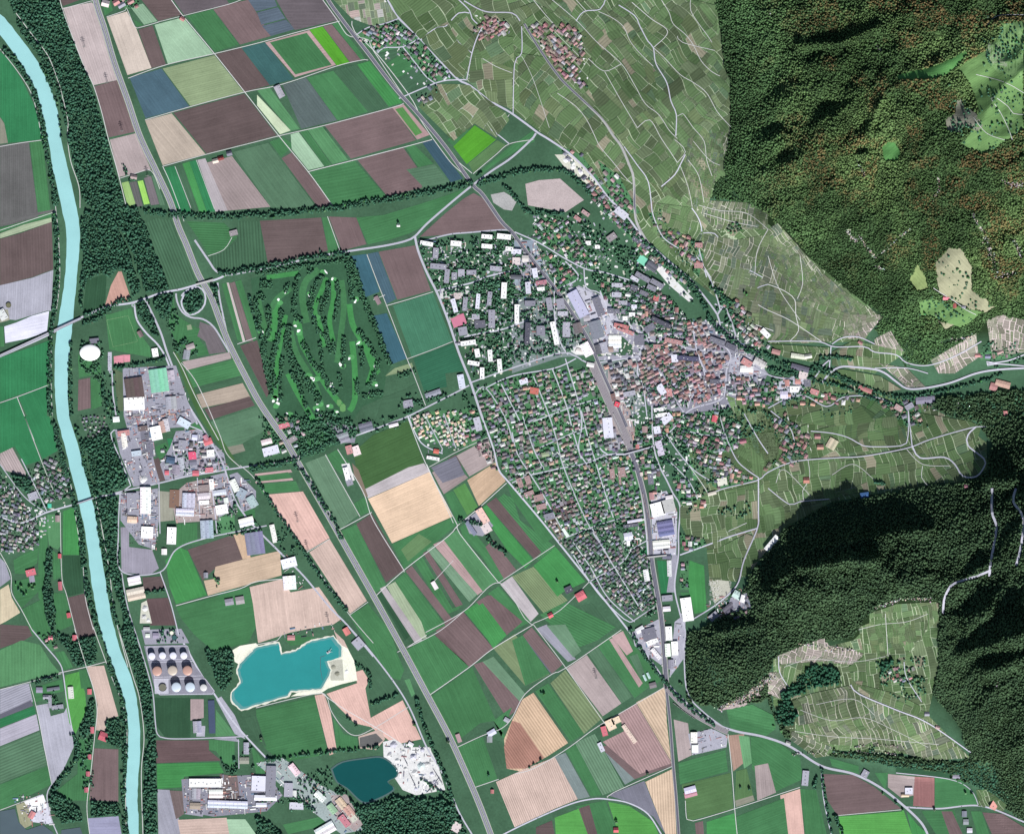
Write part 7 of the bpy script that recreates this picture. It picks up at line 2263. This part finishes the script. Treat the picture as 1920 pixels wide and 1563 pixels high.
def forest(poly, kind, sp, rmin, rmax, hm, extra=0):
    xs = [p[0] for p in poly]; ys = [p[1] for p in poly]; gx, gy = np.meshgrid(np.arange(min(xs), max(xs), sp), np.arange(min(ys), max(ys), sp*.87)); gx = gx+(np.arange(gx.shape[0]) % 2)[:, None]*sp/2
    gx = (gx+rng.uniform(-.42, .42, gx.shape)*sp).ravel(); gy = (gy+rng.uniform(-.42, .42, gy.shape)*sp).ravel(); edge = fbm(gx, gy, 16, 3, 5)*5
    k = pip(poly, gx+edge, gy+edge)
    o_ = occ(gx, gy) & 27 | occ(gx+edge*.7, gy-edge*.7) & 4; k &= (o_ & ((1 | 2 | 4 | 8 | 16) if kind != 'c' else 11)) == 0
    k &= (vnoise(gx, gy, 9, 8) > .12) | (rng.random(len(gx)) < .5); gx, gy = gx[k], gy[k]; r_ = (rmin*.75+(rmax*1.18-rmin*.75)*rng.random(len(gx))**1.3)*(.75+.5*vnoise(gx, gy, 22, 4)); return np.stack([gx, gy, r_], 1)
CLIFF = [([(1588, 432), (1598, 446), (1608, 452)], 5, 90), ([(1612, 442), (1625, 462), (1640, 484)], 4, 60), ([(1642, 482), (1665, 465), (1692, 440), (1705, 430)], 3, 45), ([(1642, 500), (1660, 505)], 3, 20), ([(1824, 400), (1832, 420), (1848, 438)], 4, 70), ([(1848, 445), (1860, 480), (1870, 510)], 9, 70), ([(1900, 450), (1915, 480)], 10, 50),
         ([(1878, 338), (1900, 348), (1920, 345)], 6, 90), ([(1758, 330), (1762, 350), (1748, 385)], 3, 25), ([(1604, 296), (1622, 330)], 3, 20), ([(1642, 84), (1652, 96)], 3, 14), ([(1640, 1138), (1690, 1123), (1745, 1122)], 4, 120), ([(1345, 1328), (1390, 1312), (1420, 1290), (1450, 1268)], 8, 320), ([(1495, 1205), (1550, 1215), (1600, 1218)], 5, 90),
         ([(1770, 640), (1820, 630)], 9, 40), ([(1445, 15), (1444, 30)], 2, 10), ([(1480, 1412), (1600, 1410), (1680, 1412)], 3, 60), ([(1600, 1400), (1640, 1395), (1700, 1400)], 2, 40), ([(1868, 1290), (1872, 1275)], 2, 8), ([(1905, 510), (1870, 520)], 8, 30)]
sheet('scree', jag(densify([(1345, 1330), (1375, 1312), (1402, 1296), (1425, 1276), (1452, 1262), (1455, 1280), (1428, 1302), (1395, 1322), (1365, 1330)], 4), 1.5), .6, hexc('a99'), M_ROCK)
for pts, wd, n in CLIFF:
    mark(pts, 16, True, wd*.35); A = MB()
    for k in range(n):
        t = random.random()*(len(pts)-1); i = int(t); t -= i; x = pts[i][0]+(pts[i+1][0]-pts[i][0])*t+random.gauss(0, wd*.45); y = pts[i][1]+(pts[i+1][1]-pts[i][1])*t+random.gauss(0, wd*.45)
        r_ = random.uniform(.5, 1.7)*S; X, Y, Z = at(x, y); zt = random.uniform(6, 16); a0 = random.random()*6; V = [(X+r_*j*math.cos(a0+i2*1.05)*random.uniform(.6, 1.3), Y+r_*j*math.sin(a0+i2*1.05)*random.uniform(.6, 1.3), Z+zz*random.uniform(.8, 1.2)-2) for j, zz in ((1.1, 0), (.8, zt)) for i2 in range(6)]
        c = tuple(v*random.uniform(.7, 1.1) for v in hexc(random.choice(['ccb', 'ddc', 'bbb', 'a99'])))
        A.add(V, [(i2, (i2+1) % 6, 6+(i2+1) % 6, 6+i2) for i2 in range(6)]+[(6, 7, 8, 9, 10, 11)], c)
    tag(link('cliff', A.mesh('cliff', M_ROCK)), kind='structure')
parts = {'r': [], 'm': [], 'h': [], 'c': []}
for r in rows_of(DATA['w']):
    P = parse_pts(r[1:])
    if parea(P) < 50: continue
    P = [(x+(50 if x >= 1919 else 0), y-(30 if y <= 0 else 0)+(30 if y >= 1562 else 0)) for x, y in P]
    sp, a, b, hm = {'r': (3.5, 1.6, 2.7, 1.1), 'm': (2.75, 1.2, 2.1, 1.2), 'h': (2.95, 1.25, 2.3, 1.25), 'c': (4, 2, 3.2, 1.3)}[r[0]]
    parts[r[0]].append(forest(P, r[0], sp, a, b, hm))
for k, (nm, lb, hm) in {'r': ('riverside_wood', 'dark broadleaf woods along the river and beside the quarry ponds', 1.1), 'm': ('mountain_forest', 'autumn mixed forest covering the mountain slope', 1.25), 'h': ('hill_forest', 'dense dark forest over the hill and the gorge slopes', 1.3), 'c': ('copse', 'dark copses among the vineyards of the southern hill', 1.3)}.items():
    if parts[k]: a = np.concatenate(parts[k]); print(nm, len(a)); put_trees(nm, a, k, lb, hm)
write_labels()
